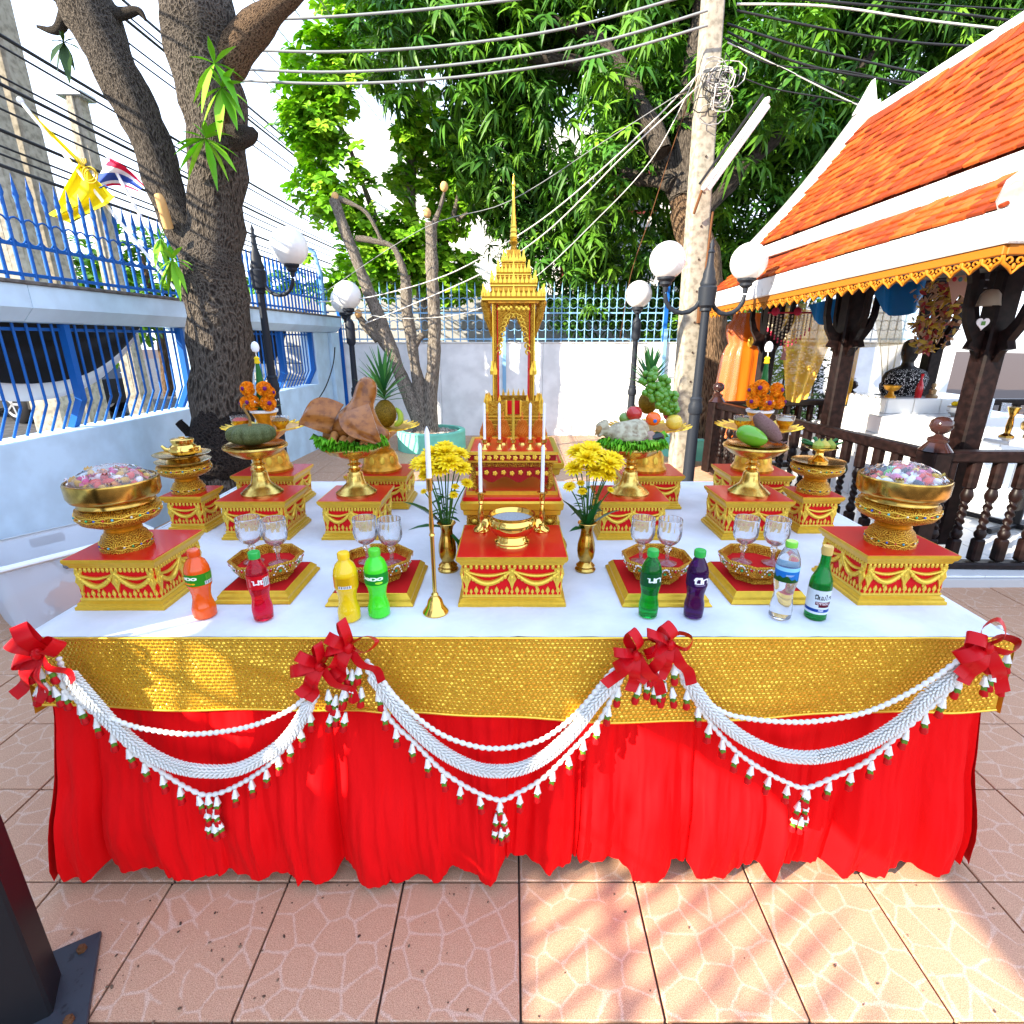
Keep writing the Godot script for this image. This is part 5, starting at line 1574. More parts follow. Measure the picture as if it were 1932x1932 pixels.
func table() -> void:
	var t := thing("altar_table", "long trestle table hidden under the white cloth and red skirt", "table", Vector3(0, 0, -1.95))
	put(MB.new().box(Vector3(0.015, TY - 0.018, 0.40), Vector3(2.42, 0.03, 0.74), 0.005), "tabletop", mats["polished wood"], t)
	put(MB.new().box(Vector3(0.0, TY - 0.018, -0.365), Vector3(2.78, 0.03, 0.73), 0.005), "tabletop", mats["polished wood"], t)
	for x in [-1.1, 1.13]:
		for z in [0.7, -0.68]:
			put(MB.new().tube([Vector3(x, 0.0, z), Vector3(x, TY - 0.03, z)], [0.016], 8), "leg", mats["black iron"], t)
	# white cloth: two overlapping sheets with sagging sides
	var f := FastNoiseLite.new()
	f.frequency = 1.7
	for q in [[-1.22, 1.25, -1.165, -1.955, "white tablecloth with faint creases on the near half of the table", 0.002], [-1.40, 1.40, -1.945, -2.70, "white tablecloth spread on the far half of the table under the tall bowls", 0.0]]:
		var rows := []
		for r in 41:
			var row := PackedVector3Array()
			for c in 121:
				var x := lerpf(q[0] - 0.16, q[1] + 0.16, c / 120.0)
				var z := lerpf(q[2], q[3], r / 40.0)
				var y: float = TY - 0.002 + q[5]
				var over := maxf(maxf(q[0] - x, x - q[1]), 0.0)
				y += 0.0008 * f.get_noise_2d(x * 3, z * 3) + 0.0011 * f.get_noise_2d(x * 9.0 + 30.0, z * 14.0)
				for cr in [-0.81, -0.40, 0.015, 0.43, 0.84]:
					y += 0.0016 * exp(-absf(x - cr - 0.004 * f.get_noise_1d(z * 4.0)) / 0.006)
				y -= 0.0014 * exp(-pow((z + 1.68 + 0.003 * sin(x * 5)) / 0.003, 2.0))
				if over > 0.0:
					y -= over * 1.1
					x = clampf(x, q[0] - 0.012 - over * 0.06, q[1] + 0.012 + over * 0.06) + 0.012 * f.get_noise_2d(z * 8, 5) * over * 6.0
				row.append(Vector3(x, y, z))
			rows.append(row)
		var w := put(MB.new().grid(rows), "tablecloth", mats["white cloth"], self)
		tag(w, q[4], "tablecloth")
	# gold sequin band along the front
	var g := thing("sequin_band", "gold sequinned cloth band hanging along the front edge of the table", "cloth", Vector3(0, TY, -1.16))
	var x0 := -1.215
	var x1 := 1.245
	var rows := []
	for r in 13:
		var row := PackedVector3Array()
		for c in 161:
			row.append(band_point(lerpf(x0, x1, c / 160.0), r / 12.0))
		rows.append(row)
	put(MB.new().grid(rows), "backing", mats["sequin backing"], g)
	for side in 2:
		var rs := []
		for r in 7:
			var row := PackedVector3Array()
			for c in 21:
				var zz := c / 20.0 * 0.55
				var yy := -0.003 - r / 6.0 * (0.22 + 0.02 * sin(zz * 9.0))
				row.append(Vector3((x0 - 0.006 - 0.02 * r / 6.0) if side == 0 else (x1 + 0.006 + 0.02 * r / 6.0), yy, -zz + 0.004))
			rs.append(row)
		put(MB.new().grid(rs), "side_backing", mats["sequin backing"], g)
	for v in [0.0, 1.0]:
		var edge := []
		for c in 121:
			edge.append(band_point(lerpf(x0, x1, c / 120.0), v) + Vector3(0, 0, 0.002))
		put(MB.new().tube(edge, [0.0035], 5, false), "braid_edge", mats["gold"], g)
	var xs := []
	var cs := []
	var r2 := RandomNumberGenerator.new()
	r2.seed = 4
	var disc := MB.new().lathe([Vector2(0.0043, 0.0), Vector2(0.0026, 0.0008), Vector2(0.0005, 0.0002)], 7).mesh()
	var n := int((x1 - x0) / 0.0118)
	for r in 21:
		for c in n:
			var x := x0 + (c + (0.5 if r % 2 else 0.0)) * 0.0118
			var v := (r + 0.5) / 21.0
			var p := band_point(x, v)
			var du := band_point(x + 0.004, v) - p
			var dv := band_point(x, v + 0.02) - p
			var nn := (dv.cross(du)).normalized()
			if nn.z < 0:
				nn = -nn
			xs.append(look(p + nn * 0.0016, nn + Vector3(r2.randfn(), r2.randfn(), r2.randfn()) * 0.10))
			cs.append(Color.WHITE)
	scatter("sequins", disc, mats["sequin"], g, xs, cs).set_meta("kind", "stuff")
	# red skirt
	var sk := thing("table_skirt", "bright red gathered table skirt falling to the tiles", "table skirt", Vector3(0, 0, -1.18))
	var rs2 := []
	var f1 := FastNoiseLite.new()
	f1.frequency = 1.0
	f1.seed = 12
	for r in 37:
		var row := PackedVector3Array()
		var t2 := r / 36.0
		for c in 641:
			row.append(skirt_point(lerpf(-1.195, 1.225, c / 640.0), t2, f1))
		rs2.append(row)
	put(MB.new().grid(rs2), "front_cloth", mats["red cloth"], sk)
	for side in 2:
		var rr := []
		for r in 13:
			var row := PackedVector3Array()
			var t3 := r / 12.0
			for c in 121:
				var z := -c / 120.0 * 1.45
				var off := (0.02 + 0.03 * t3) * (0.5 + 0.5 * sin(c * 0.55 + 1.3 * f1.get_noise_1d(z * 3.0) * 5.0)) * t3
				var edge: Vector3 = skirt_point(-1.195 if side == 0 else 1.225, t3, f1)
				row.append(Vector3(edge.x + (-off if side == 0 else off), lerpf(0.68, 0.01, t3) if c > 4 else lerpf(edge.y, lerpf(0.68, 0.01, t3), c / 4.0), z + edge.z * exp(-c * 0.3)))
			rr.append(row)
		put(MB.new().grid(rr), "side_cloth", mats["red cloth"], sk)
	garland("white jasmine garland swag with rosebuds below the orange and red bottles", [[110, 1240], [135, 1300], [161, 1329], [232, 1364], [290, 1378], [360, 1385], [435, 1378], [497, 1362], [559, 1331], [590, 1290]], [[128, 1268], [153, 1298], [178, 1327], [215, 1368], [269, 1414], [331, 1445], [393, 1455], [455, 1449], [518, 1414], [555, 1376], [585, 1325]], [[108, 1260], [125, 1305], [153, 1327], [199, 1364], [257, 1422], [315, 1463], [356, 1488], [391, 1500], [435, 1488], [497, 1451], [542, 1405], [575, 1356], [600, 1310]], 7)
	garland("white jasmine garland swag with rosebuds below the centre red plinth", [[690, 1245], [720, 1281], [741, 1310], [790, 1356], [840, 1389], [902, 1409], [956, 1411], [1018, 1397], [1068, 1364], [1109, 1322], [1142, 1281], [1185, 1235]], [[700, 1270], [724, 1302], [761, 1351], [811, 1401], [861, 1434], [914, 1453], [977, 1451], [1030, 1426], [1080, 1380], [1121, 1327], [1150, 1293], [1178, 1255]], [[692, 1262], [712, 1298], [736, 1356], [782, 1401], [836, 1455], [894, 1492], [943, 1509], [977, 1496], [1026, 1467], [1080, 1414], [1130, 1360], [1163, 1298], [1185, 1255]], 6)
	garland("white jasmine garland swag with rosebuds below the water and liquor bottles", [[1285, 1260], [1314, 1306], [1364, 1343], [1414, 1356], [1484, 1362], [1546, 1360], [1629, 1345], [1703, 1314], [1774, 1271], [1840, 1222]], [[1290, 1275], [1314, 1306], [1347, 1347], [1397, 1389], [1455, 1418], [1505, 1428], [1554, 1426], [1629, 1405], [1703, 1360], [1753, 1310], [1782, 1289], [1825, 1245]], [[1280, 1262], [1302, 1306], [1335, 1356], [1380, 1409], [1430, 1447], [1484, 1476], [1521, 1486], [1567, 1469], [1629, 1440], [1683, 1397], [1745, 1343], [1794, 1298], [1838, 1240]], 6)
	# strand down the side of the table
	var sg := thing("side_garland", "short jasmine strand with rosebud hanging down the table side", "garland", Vector3(1.28, TY, -1.25))
	for k in 2:
		var b := MB.new()
		strand(b, spline([Vector3(-0.03, 0.005, 0.05), Vector3(0.0, -0.04, 0.0), Vector3(-0.002, -0.14 - 0.04 * k, -0.03 * k)], 40))
		put(b, "bead_strand", mats["jasmine"], sg)
		put(tassel_mesh(0.72), "rosebud_tassel", mats["painted"], sg, at(Vector3(-0.002, -0.14 - 0.04 * k, -0.03 * k)))
	var labels := ["red satin bow at the table corner by the plastic tub", "red satin bow with long tail hung lower than its neighbour near the yellow bottle", "red satin bow tied above the centre garland below the lime bottle", "red satin bow with upright loop below the dark green bottle", "red satin bow with spread loops below the purple bottle", "red satin bow at the table corner by the balustrade"]
	var bp := [[78, 1228], [606, 1252], [660, 1218], [1198, 1232], [1262, 1212], [1856, 1218]]
	for k in 6:
		bow(on_z(bp[k][0], bp[k][1], -1.085), labels[k], 40 + k, [0.88, 0.75, 0.78, 0.76, 0.76, 0.84][k])

func band_point(x: float, v: float) -> Vector3:
	var d := 0.214 + 0.012 * sin(x * 2.4 + 0.6) - 0.012 * clampf((absf(x) - 0.8) / 0.4, 0, 1)
	var z := 0.006 + 0.010 * v * sin(x * 5.2) + 0.018 * v * (0.5 + 0.5 * sin(x * 2.1 + 1.0)) + 0.004 * sin(x * 17.0 + v * 4.0) * v + 0.012 * exp(-pow((x + 0.82 - v * 0.5) / 0.06, 2.0)) * v
	return Vector3(x, 0.003 - v * d - (0.02 * exp(-pow((x - 1.15) / 0.1, 2.0)) * v), z)

func skirt_point(x: float, t: float, f: FastNoiseLite) -> Vector3:
	# t = 0 top, 1 hem
	var ph := x * 13.0 + 2.6 * f.get_noise_1d(x * 2.2 + 3.0) * 3.0
	var a := pow(absf(sin(ph * 0.5)), 0.7)
	var fine := sin(x * 95.0 + 4.0 * f.get_noise_1d(x * 6.0)) * 0.004 * exp(-t * 5.0)
	var amp := 0.010 + 0.072 * smoothstep(0.12, 0.75, t) * (0.65 + 0.5 * f.get_noise_1d(x * 3.1 + 40.0))
	var z := amp * a + fine + 0.02 * t + 0.006 * f.get_noise_2d(x * 9.0, t * 3.0) + 0.018 * t * f.get_noise_2d(x * 16.0 + 9.0, t * 1.4 + 8.0)
	var belly := sin(PI * clampf((t - 0.55) / 0.45, 0, 1)) * 0.03 * (0.5 + f.get_noise_1d(x * 4.0 + 9.0))
	z += belly
	var hem := 0.022 + 0.050 * (0.5 + 0.5 * cos(ph)) * (0.7 + 0.6 * f.get_noise_1d(x * 2.7 + 20.0)) + 0.02 * maxf(0.0, f.get_noise_1d(x * 5.0))
	var y := lerpf(0.70, maxf(hem, 0.004), t)
	var flare := 0.06 * t * t * clampf((absf(x) - 0.95) / 0.25, 0.0, 1.0) * signf(x)
	var drift := 0.03 * t * f.get_noise_1d(x * 3.0 + 70.0) * 2.0
	return Vector3(x + flare + drift * (1.0 - clampf((absf(x) - 1.0) / 0.2, 0.0, 1.0)), y, z)
# ---------------------------------------------------------------- things on the table
# smooth blend of tapered capsules, meshed as surface nets; caps: [a, b, ra, rb]
func blob(caps: Array, k: float, cell: float, fn := 0.0) -> MB:
	var lo := Vector3.ONE * 1e9
	var hi := -lo
	for c in caps:
		var rm := maxf(c[2], c[3]) + cell * 2
		lo = lo.min(c[0] - Vector3.ONE * rm).min(c[1] - Vector3.ONE * rm)
		hi = hi.max(c[0] + Vector3.ONE * rm).max(c[1] + Vector3.ONE * rm)
	var nx := int((hi.x - lo.x) / cell) + 2
	var ny := int((hi.y - lo.y) / cell) + 2
	var nz := int((hi.z - lo.z) / cell) + 2
	var val := PackedFloat32Array()
	val.resize(nx * ny * nz)
	var nf := FastNoiseLite.new()
	nf.frequency = 9.0
	for z in nz:
		for y in ny:
			for x in nx:
				var p := lo + Vector3(x, y, z) * cell
				var d := 1e3
				for c in caps:
					var ba: Vector3 = c[1] - c[0]
					var h := clampf((p - c[0]).dot(ba) / maxf(ba.length_squared(), 1e-9), 0.0, 1.0)
					var e: float = (p - c[0] - ba * h).length() - lerpf(c[2], c[3], h)
					var m := maxf(k - absf(d - e), 0.0) / k
					d = minf(d, e) - m * m * k * 0.25
				if fn > 0.0:
					d += fn * nf.get_noise_3dv(p * 6.0)
				val[(z * ny + y) * nx + x] = d
	var mb := MB.new()
	var idx := {}
	var off := [0, 1, nx, nx + 1, nx * ny, nx * ny + 1, nx * ny + nx, nx * ny + nx + 1]
	var edges := [[0, 1], [2, 3], [4, 5], [6, 7], [0, 2], [1, 3], [4, 6], [5, 7], [0, 4], [1, 5], [2, 6], [3, 7]]
	for z in nz - 1:
		for y in ny - 1:
			for x in nx - 1:
				var b := (z * ny + y) * nx + x
				var neg := 0
				for q in 8:
					if val[b + off[q]] < 0:
						neg += 1
				if neg == 0 or neg == 8:
					continue
				var s := Vector3.ZERO
				var cnt := 0
				for e in edges:
					var v0 := val[b + off[e[0]]]
					var v1 := val[b + off[e[1]]]
					if (v0 < 0) != (v1 < 0):
						var t := v0 / (v0 - v1)
						var p0 := Vector3(e[0] & 1, (e[0] >> 1) & 1, (e[0] >> 2) & 1)
						var p1 := Vector3(e[1] & 1, (e[1] >> 1) & 1, (e[1] >> 2) & 1)
						s += p0.lerp(p1, t)
						cnt += 1
				idx[b] = mb.vert(lo + (Vector3(x, y, z) + s / cnt) * cell, Vector3.ZERO)
	var acc := PackedVector3Array()
	acc.resize(mb.v.size())
	var dirs := [[1, nx, nx * ny], [nx, nx * ny, 1], [nx * ny, 1, nx]]
	for b in idx:
		for q in dirs:
			if (val[b] < 0) == (val[b + q[0]] < 0):
				continue
			var ids := [b, b - q[1], b - q[1] - q[2], b - q[2]]
			if not (idx.has(ids[1]) and idx.has(ids[2]) and idx.has(ids[3])):
				continue
			var w := [idx[ids[0]], idx[ids[1]], idx[ids[2]], idx[ids[3]]]
			if val[b] >= 0:
				w.reverse()
			var n: Vector3 = (mb.v[w[3]] - mb.v[w[1]]).cross(mb.v[w[2]] - mb.v[w[0]])
			for e in w:
				acc[e] += n
			mb.ix.append_array([w[0], w[1], w[2], w[0], w[2], w[3]])
	for e in acc.size():
		mb.n[e] = acc[e].normalized()
	return mb

func facet(b: MB, prof: Array, n: int, rot: float) -> MB:
	for k in prof.size() - 1:
		var p: Vector2 = prof[k]
		var q: Vector2 = prof[k + 1]
		for a in n:
			var t0 := TAU * a / n + rot
			var t1 := TAU * (a + 1) / n + rot
			var tm := (t0 + t1) / 2
			var d := Vector2(q.y - p.y, -(q.x - p.x))
			b.poly([Vector3(cos(t0) * p.x, p.y, sin(t0) * p.x), Vector3(cos(t1) * p.x, p.y, sin(t1) * p.x), Vector3(cos(t1) * q.x, q.y, sin(t1) * q.x), Vector3(cos(t0) * q.x, q.y, sin(t0) * q.x)], Vector3(cos(tm) * d.x, d.y, sin(tm) * d.x))
	return b

var plinth_meshes := {}
func swag_mesh(w: float) -> ArrayMesh:
	var key := "swag%.3f" % w
	if plinth_meshes.has(key):
		return plinth_meshes[key]
	var b := MB.new()
	for q in [[0.036, 0.0115, 0.0], [0.013, 0.0065, 0.0]]:
		var pts := []
		var rad := []
		for k in 25:
			var t := k / 24.0
			pts.append(Vector3((t - 0.5) * w * 0.94, -q[0] * sin(PI * t), 0.002))
			rad.append(q[1] * (0.5 + 0.5 * sin(PI * t)) * (1.0 + 0.16 * sin(k * 3.14159)) + 0.0008 * (k % 2))
		b.tube(pts, rad, 8, true, 0.65)
	for k in 9:
		var t := (k + 0.5) / 9.0
		b.ball(Vector3((t - 0.5) * w, 0.012, 0.002), Vector3(0.0055, 0.0075, 0.004), 4, 6)
	for k in 11:
		var t := 0.12 + 0.76 * k / 10.0
		b.ball(Vector3((t - 0.5) * w * 0.94, -0.034 * sin(PI * t) - 0.002, 0.0075), Vector3(0.0066, 0.0066, 0.004), 4, 6)
	b.ball(Vector3(0, -0.046, 0.002), Vector3(0.004, 0.008, 0.003), 4, 6)
	plinth_meshes[key] = b.mesh()
	return plinth_meshes[key]
func pendant_mesh() -> ArrayMesh:
	if not plinth_meshes.has("pendant"):
		var b := MB.new()
		b.slab(PackedVector2Array([Vector2(-0.009, 0.014), Vector2(0.009, 0.014), Vector2(0.007, -0.006), Vector2(0.0125, -0.018), Vector2(0.006, -0.03), Vector2(0.0, -0.052), Vector2(-0.006, -0.03), Vector2(-0.0125, -0.018), Vector2(-0.007, -0.006)]), 0.006)
		b.ball(Vector3(0, -0.016, 0.003), Vector3(0.006, 0.009, 0.003), 4, 8)
		b.ball(Vector3(0, 0.004, 0.003), Vector3(0.005, 0.006, 0.003), 4, 8)
		plinth_meshes["pendant"] = b.mesh()
	return plinth_meshes["pendant"]
func leaf_ornament(s: float) -> ArrayMesh:
	var key := "leaf%.2f" % s
	if not plinth_meshes.has(key):
		plinth_meshes[key] = MB.new().slab(PackedVector2Array([Vector2(-0.002, 0), Vector2(0.002, 0), Vector2(0.0018, 0.006) * s, Vector2(0.0058, 0.012) * s, Vector2(0.0045, 0.018) * s, Vector2(0, 0.026) * s, Vector2(-0.0045, 0.018) * s, Vector2(-0.0058, 0.012) * s, Vector2(-0.0018, 0.006) * s]), 0.005).ball(Vector3(0, 0.013, 0.002) * s, Vector3(0.0035, 0.007, 0.002) * s, 4, 6).mesh()
	return plinth_meshes[key]

func plinth(label: String, c: Vector3, w: float, d: float, h := 0.15) -> void:
	var p := thing("offering_plinth", label, "plinth", c, 0.0, "red and gold offering plinths")
	var gold: Material = mats["gold paint"]
	put(MB.new().box(Vector3(0, h / 2, 0), Vector3(w - 0.026, h - 0.012, d - 0.026)), "body", mats["red panel"], p)
	put(MB.new().box(Vector3(0, h - 0.004, 0), Vector3(w + 0.004, 0.008, d + 0.004), 0.002), "top_panel", mats["red lacquer"], p)
	put(MB.new().frame(w - 0.026, d - 0.026, [Vector2(0.0, h - 0.030), Vector2(0.006, h - 0.028), Vector2(0.009, h - 0.020), Vector2(0.013, h - 0.017), Vector2(0.017, h - 0.0085), Vector2(0.017, h - 0.001), Vector2(0.009, h - 0.001)]), "top_moulding", gold, p)
	put(MB.new().frame(w - 0.026, d - 0.026, [Vector2(0.015, 0.0), Vector2(0.015, 0.009), Vector2(0.010, 0.012), Vector2(0.010, 0.018), Vector2(0.004, 0.021), Vector2(0.0, 0.024)]), "base_moulding", gold, p)
	put(MB.new().frame(w - 0.026, d - 0.026, [Vector2(0.0, 0.024), Vector2(0.003, 0.0245), Vector2(0.003, 0.031), Vector2(0.0, 0.032)]), "border_strip", mats["gold relief"], p)
	for s in [0, 1, 3]:
		var bs := Basis(Vector3.UP, [0.0, PI / 2, 0.0, -PI / 2][s])
		var fw := (w if s == 0 else d) - 0.026
		var fd := (d if s == 0 else w) - 0.026
		var n := maxi(1, int(round(fw / 0.115)))
		if s == 0 and w > 0.28:
			n = 2
		var sw := fw / n
		for k in n:
			put(swag_mesh(sw), "swag", mats["gold relief"], p, Transform3D(bs, bs * Vector3(-fw / 2 + (k + 0.5) * sw, h - 0.047, fd / 2)))
		for k in n + 1:
			var x := clampf(-fw / 2 + k * sw, -fw / 2 + 0.010, fw / 2 - 0.010)
			put(pendant_mesh(), "pendant", mats["gold relief"], p, Transform3D(bs, bs * Vector3(x, h - 0.052, fd / 2 + 0.002)))
		var nl := int(fw / 0.0135)
		for k in nl:
			put(leaf_ornament(1.0 if k % 2 == 0 else 0.72), "leaf_ornament", mats["gold relief"], p, Transform3D(bs, bs * Vector3(-fw / 2 + (k + 0.5) * fw / nl, 0.031, fd / 2)))

func scaled(prof: Array, s: float) -> Array:
	var out := []
	for q in prof:
		out.append(q * s)
	return out

func gems(b: MB, r: float, y: float, n: int, s: float) -> void:
	for k in n:
		var a := TAU * (k + 0.3) / n
		b.col = [Color(0.5, 0.02, 0.02), Color(0.02, 0.10, 0.45), Color(0.02, 0.35, 0.12), Color(0.7, 0.65, 0.5), Color(0.6, 0.2, 0.02), Color(0.1, 0.4, 0.5)][k % 6]
		b.ball(Vector3(cos(a) * r, y, sin(a) * r), Vector3(s, s, s), 4, 6)

func carved_stand(label: String, c: Vector3, s: float) -> float:
	# gilt carved pedestal with a broad rim; returns the height of its rim
	var p := thing("carved_pedestal_bowl", label, "pedestal bowl", c, 0.0, "carved gilt pedestal bowls")
	var cg: Material = mats["carved gold"]
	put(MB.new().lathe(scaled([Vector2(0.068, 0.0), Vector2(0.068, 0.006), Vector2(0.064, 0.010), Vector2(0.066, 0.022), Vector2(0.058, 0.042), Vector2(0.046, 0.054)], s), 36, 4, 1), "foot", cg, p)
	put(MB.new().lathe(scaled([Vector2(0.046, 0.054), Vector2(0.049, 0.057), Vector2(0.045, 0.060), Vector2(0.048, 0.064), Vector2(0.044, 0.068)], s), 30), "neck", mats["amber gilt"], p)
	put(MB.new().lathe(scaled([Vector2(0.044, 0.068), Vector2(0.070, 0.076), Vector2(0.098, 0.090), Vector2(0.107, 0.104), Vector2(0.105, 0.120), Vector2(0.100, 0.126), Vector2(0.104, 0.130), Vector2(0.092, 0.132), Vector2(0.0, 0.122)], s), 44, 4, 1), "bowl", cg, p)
	for q in [[0.106, 0.113], [0.066, 0.016]]:
		for sg in [-1, 1]:
			var ring := []
			for k in 49:
				var a := TAU * k / 48.0
				ring.append(Vector3(cos(a) * (q[0] + 0.001), q[1] + sg * 0.005 + 0.003 * sin(k * PI / 2.0) * sg, sin(a) * (q[0] + 0.001)) * s)
			put(MB.new().tube(ring, [0.0018 * s], 5, false), "rope_border", mats["gold"], p)
	var gm := MB.new()
	gems(gm, 0.1065 * s, 0.113 * s, 30, 0.0038 * s)
	gems(gm, 0.067 * s, 0.017 * s, 20, 0.0034 * s)
	put(gm, "gems", mats["gems"], p)
	return 0.132 * s

func tall_bowl(label: String, c: Vector3) -> float:
	var p := thing("brass_footed_bowl", label, "footed bowl", c, 0.0, "tall brass footed bowls")
	var m: Material = mats["old brass"]
	put(MB.new().lathe([Vector2(0.075, 0.0), Vector2(0.075, 0.008), Vector2(0.070, 0.011), Vector2(0.066, 0.016), Vector2(0.060, 0.019), Vector2(0.057, 0.024), Vector2(0.050, 0.027), Vector2(0.046, 0.033), Vector2(0.037, 0.040), Vector2(0.031, 0.058), Vector2(0.027, 0.082), Vector2(0.018, 0.090)], 40), "foot", m, p)
	put(MB.new().lathe([Vector2(0.018, 0.090), Vector2(0.024, 0.093), Vector2(0.024, 0.097), Vector2(0.016, 0.101), Vector2(0.015, 0.108), Vector2(0.025, 0.112), Vector2(0.025, 0.116), Vector2(0.016, 0.120), Vector2(0.018, 0.130), Vector2(0.026, 0.136)], 30), "stem", mats["polished brass"], p)
	put(MB.new().lathe([Vector2(0.026, 0.136), Vector2(0.055, 0.142), Vector2(0.088, 0.158), Vector2(0.102, 0.172), Vector2(0.109, 0.176), Vector2(0.112, 0.181), Vector2(0.110, 0.186), Vector2(0.102, 0.186), Vector2(0.094, 0.180), Vector2(0.0, 0.170)], 48), "bowl", m, p)
	put(MB.new().lathe([Vector2(0.0, 0.182), Vector2(0.085, 0.184), Vector2(0.100, 0.190), Vector2(0.102, 0.193), Vector2(0.097, 0.193), Vector2(0.083, 0.187), Vector2(0.0, 0.186)], 44), "dish", mats["brass"], p)
	return 0.186

func big_stand(label: String, c: Vector3) -> float:
	var p := thing("bell_foot_stand", label, "pedestal dish", c, 0.0, "amber gilt bell footed stands")
	var m: Material = mats["amber gilt"]
	put(MB.new().lathe([Vector2(0.088, 0.0), Vector2(0.090, 0.010), Vector2(0.084, 0.020), Vector2(0.078, 0.030), Vector2(0.074, 0.055), Vector2(0.066, 0.080), Vector2(0.055, 0.092), Vector2(0.04, 0.096)], 40), "bell_foot", m, p)
	for k in 10:
		var a := TAU * k / 10.0
		put(MB.new().ball(Vector3.ZERO, Vector3(0.012, 0.019, 0.003), 6, 10), "lotus_boss", mats["gold relief"], p, Transform3D(Basis(Vector3.UP, PI / 2 - a) * Basis(Vector3.RIGHT, -0.15), Vector3(cos(a) * 0.0735, 0.052, sin(a) * 0.0735)))
	put(MB.new().lathe([Vector2(0.04, 0.096), Vector2(0.045, 0.104), Vector2(0.043, 0.120), Vector2(0.03, 0.130), Vector2(0.05, 0.145), Vector2(0.07, 0.160), Vector2(0.09, 0.182)], 32, 1, 1, 10, 0.03), "stem", m, p)
	# dish with a pierced, pointed rim
	put(MB.new().lathe([Vector2(0.09, 0.180), Vector2(0.13, 0.186), Vector2(0.145, 0.190), Vector2(0.12, 0.192), Vector2(0.0, 0.190)], 48, 1, 1), "dish", m, p)
	var rm := MB.new().slab(PackedVector2Array([Vector2(-0.018, 0), Vector2(0.018, 0), Vector2(0.014, 0.018), Vector2(0.006, 0.03), Vector2(0, 0.042), Vector2(-0.006, 0.03), Vector2(-0.014, 0.018)]), 0.004).ball(Vector3(0, 0.014, 0.002), Vector3(0.008, 0.010, 0.003), 4, 8).mesh()
	for k in 26:
		var a := TAU * k / 26.0
		put(rm, "rim_leaf", mats["gold"], p, Transform3D(Basis(Vector3.UP, -PI / 2 - a) * Basis(Vector3.RIGHT, -1.25), Vector3(cos(a) * 0.14, 0.188, sin(a) * 0.14)))
	return 0.192

# --- label pictures
func ink(im: Image, pts: Array, o: Vector2, s: float, wd: float, c: Color) -> void:
	for k in pts.size() - 1:
		var a: Vector2 = o + pts[k] * s
		var b: Vector2 = o + pts[k + 1] * s
		var n := int((b - a).length()) + 1
		for j in n + 1:
			var p := a.lerp(b, j / float(n))
			im.fill_rect(Rect2i(int(p.x - wd / 2), int(p.y - wd / 2), int(wd), int(wd)), c)
var glyphs := {
	"p": [Vector2(0.25, 0.2), Vector2(0.1, 0.1), Vector2(0.0, 0.25), Vector2(0.15, 0.35), Vector2(0.15, 1.0), Vector2(0.8, 1.0), Vector2(0.8, -0.35)],
	"i": [Vector2(0.1, -0.1), Vector2(0.3, -0.35), Vector2(0.7, -0.35), Vector2(0.85, -0.1), Vector2(0.1, -0.1)],
	"k": [Vector2(0.1, 1.0), Vector2(0.1, 0.5), Vector2(0.0, 0.35), Vector2(0.2, 0.1), Vector2(0.6, 0.0), Vector2(0.85, 0.25), Vector2(0.85, 1.0)],
	"n": [Vector2(0.0, 0.1), Vector2(0.2, 0.1), Vector2(0.2, 1.0), Vector2(0.6, 0.8), Vector2(0.8, 1.0), Vector2(0.8, 0.0)],
	"y": [Vector2(0.1, 0.1), Vector2(0.3, 0.1), Vector2(0.1, 0.4), Vector2(0.3, 0.5), Vector2(0.1, 0.7), Vector2(0.2, 1.0), Vector2(0.8, 1.0), Vector2(0.8, 0.0)],
	"m": [Vector2(0.1, 0.1), Vector2(0.2, 0.1), Vector2(0.2, 0.9), Vector2(0.05, 1.0), Vector2(0.4, 0.9), Vector2(0.8, 1.0), Vector2(0.8, 0.0)],
	"ai": [Vector2(0.3, -0.3), Vector2(0.1, -0.4), Vector2(0.4, -0.5), Vector2(0.4, 1.0), Vector2(0.6, 1.0)],
	"t": [Vector2(0.1, 0.1), Vector2(0.2, 0.1), Vector2(0.2, 1.0), Vector2(0.2, 0.4), Vector2(0.6, 0.0), Vector2(0.8, 0.2), Vector2(0.8, 1.0)],
	"s": [Vector2(0.8, 0.0), Vector2(0.5, 0.1), Vector2(0.15, 0.0), Vector2(0.0, 0.4), Vector2(0.3, 0.5), Vector2(0.6, 0.6), Vector2(0.6, 1.0)],
	"o": [Vector2(0.4, 0.05), Vector2(0.05, 0.3), Vector2(0.05, 0.8), Vector2(0.4, 1.0), Vector2(0.75, 0.8), Vector2(0.75, 0.3), Vector2(0.4, 0.05)],
	"D": [Vector2(0.05, 0.0), Vector2(0.05, 1.0), Vector2(0.5, 1.0), Vector2(0.8, 0.7), Vector2(0.8, 0.3), Vector2(0.5, 0.0), Vector2(0.05, 0.0)],
	"e": [Vector2(0.05, 0.6), Vector2(0.75, 0.6), Vector2(0.7, 0.3), Vector2(0.4, 0.15), Vector2(0.1, 0.4), Vector2(0.1, 0.8), Vector2(0.4, 1.0), Vector2(0.75, 0.9)],
}
func write(im: Image, text: Array, o: Vector2, s: float, wd: float, c: Color) -> void:
	for k in text.size():
		if text[k] == "i":
			o.x -= s * 0.95
		ink(im, glyphs[text[k]], o, s, wd, c)
		o.x += s * 0.95
func barcode(im: Image, r: Rect2i) -> void:
	im.fill_rect(r, Color(0.9, 0.9, 0.9))
	var x := r.position.x + 3
	var k := 0
	while x < r.end.x - 3:
		im.fill_rect(Rect2i(x, r.position.y + 3, 1 + (k * 7) % 3, r.size.y - 8), Color(0.08, 0.08, 0.08))
		x += 3 + (k * 5) % 4
		k += 1
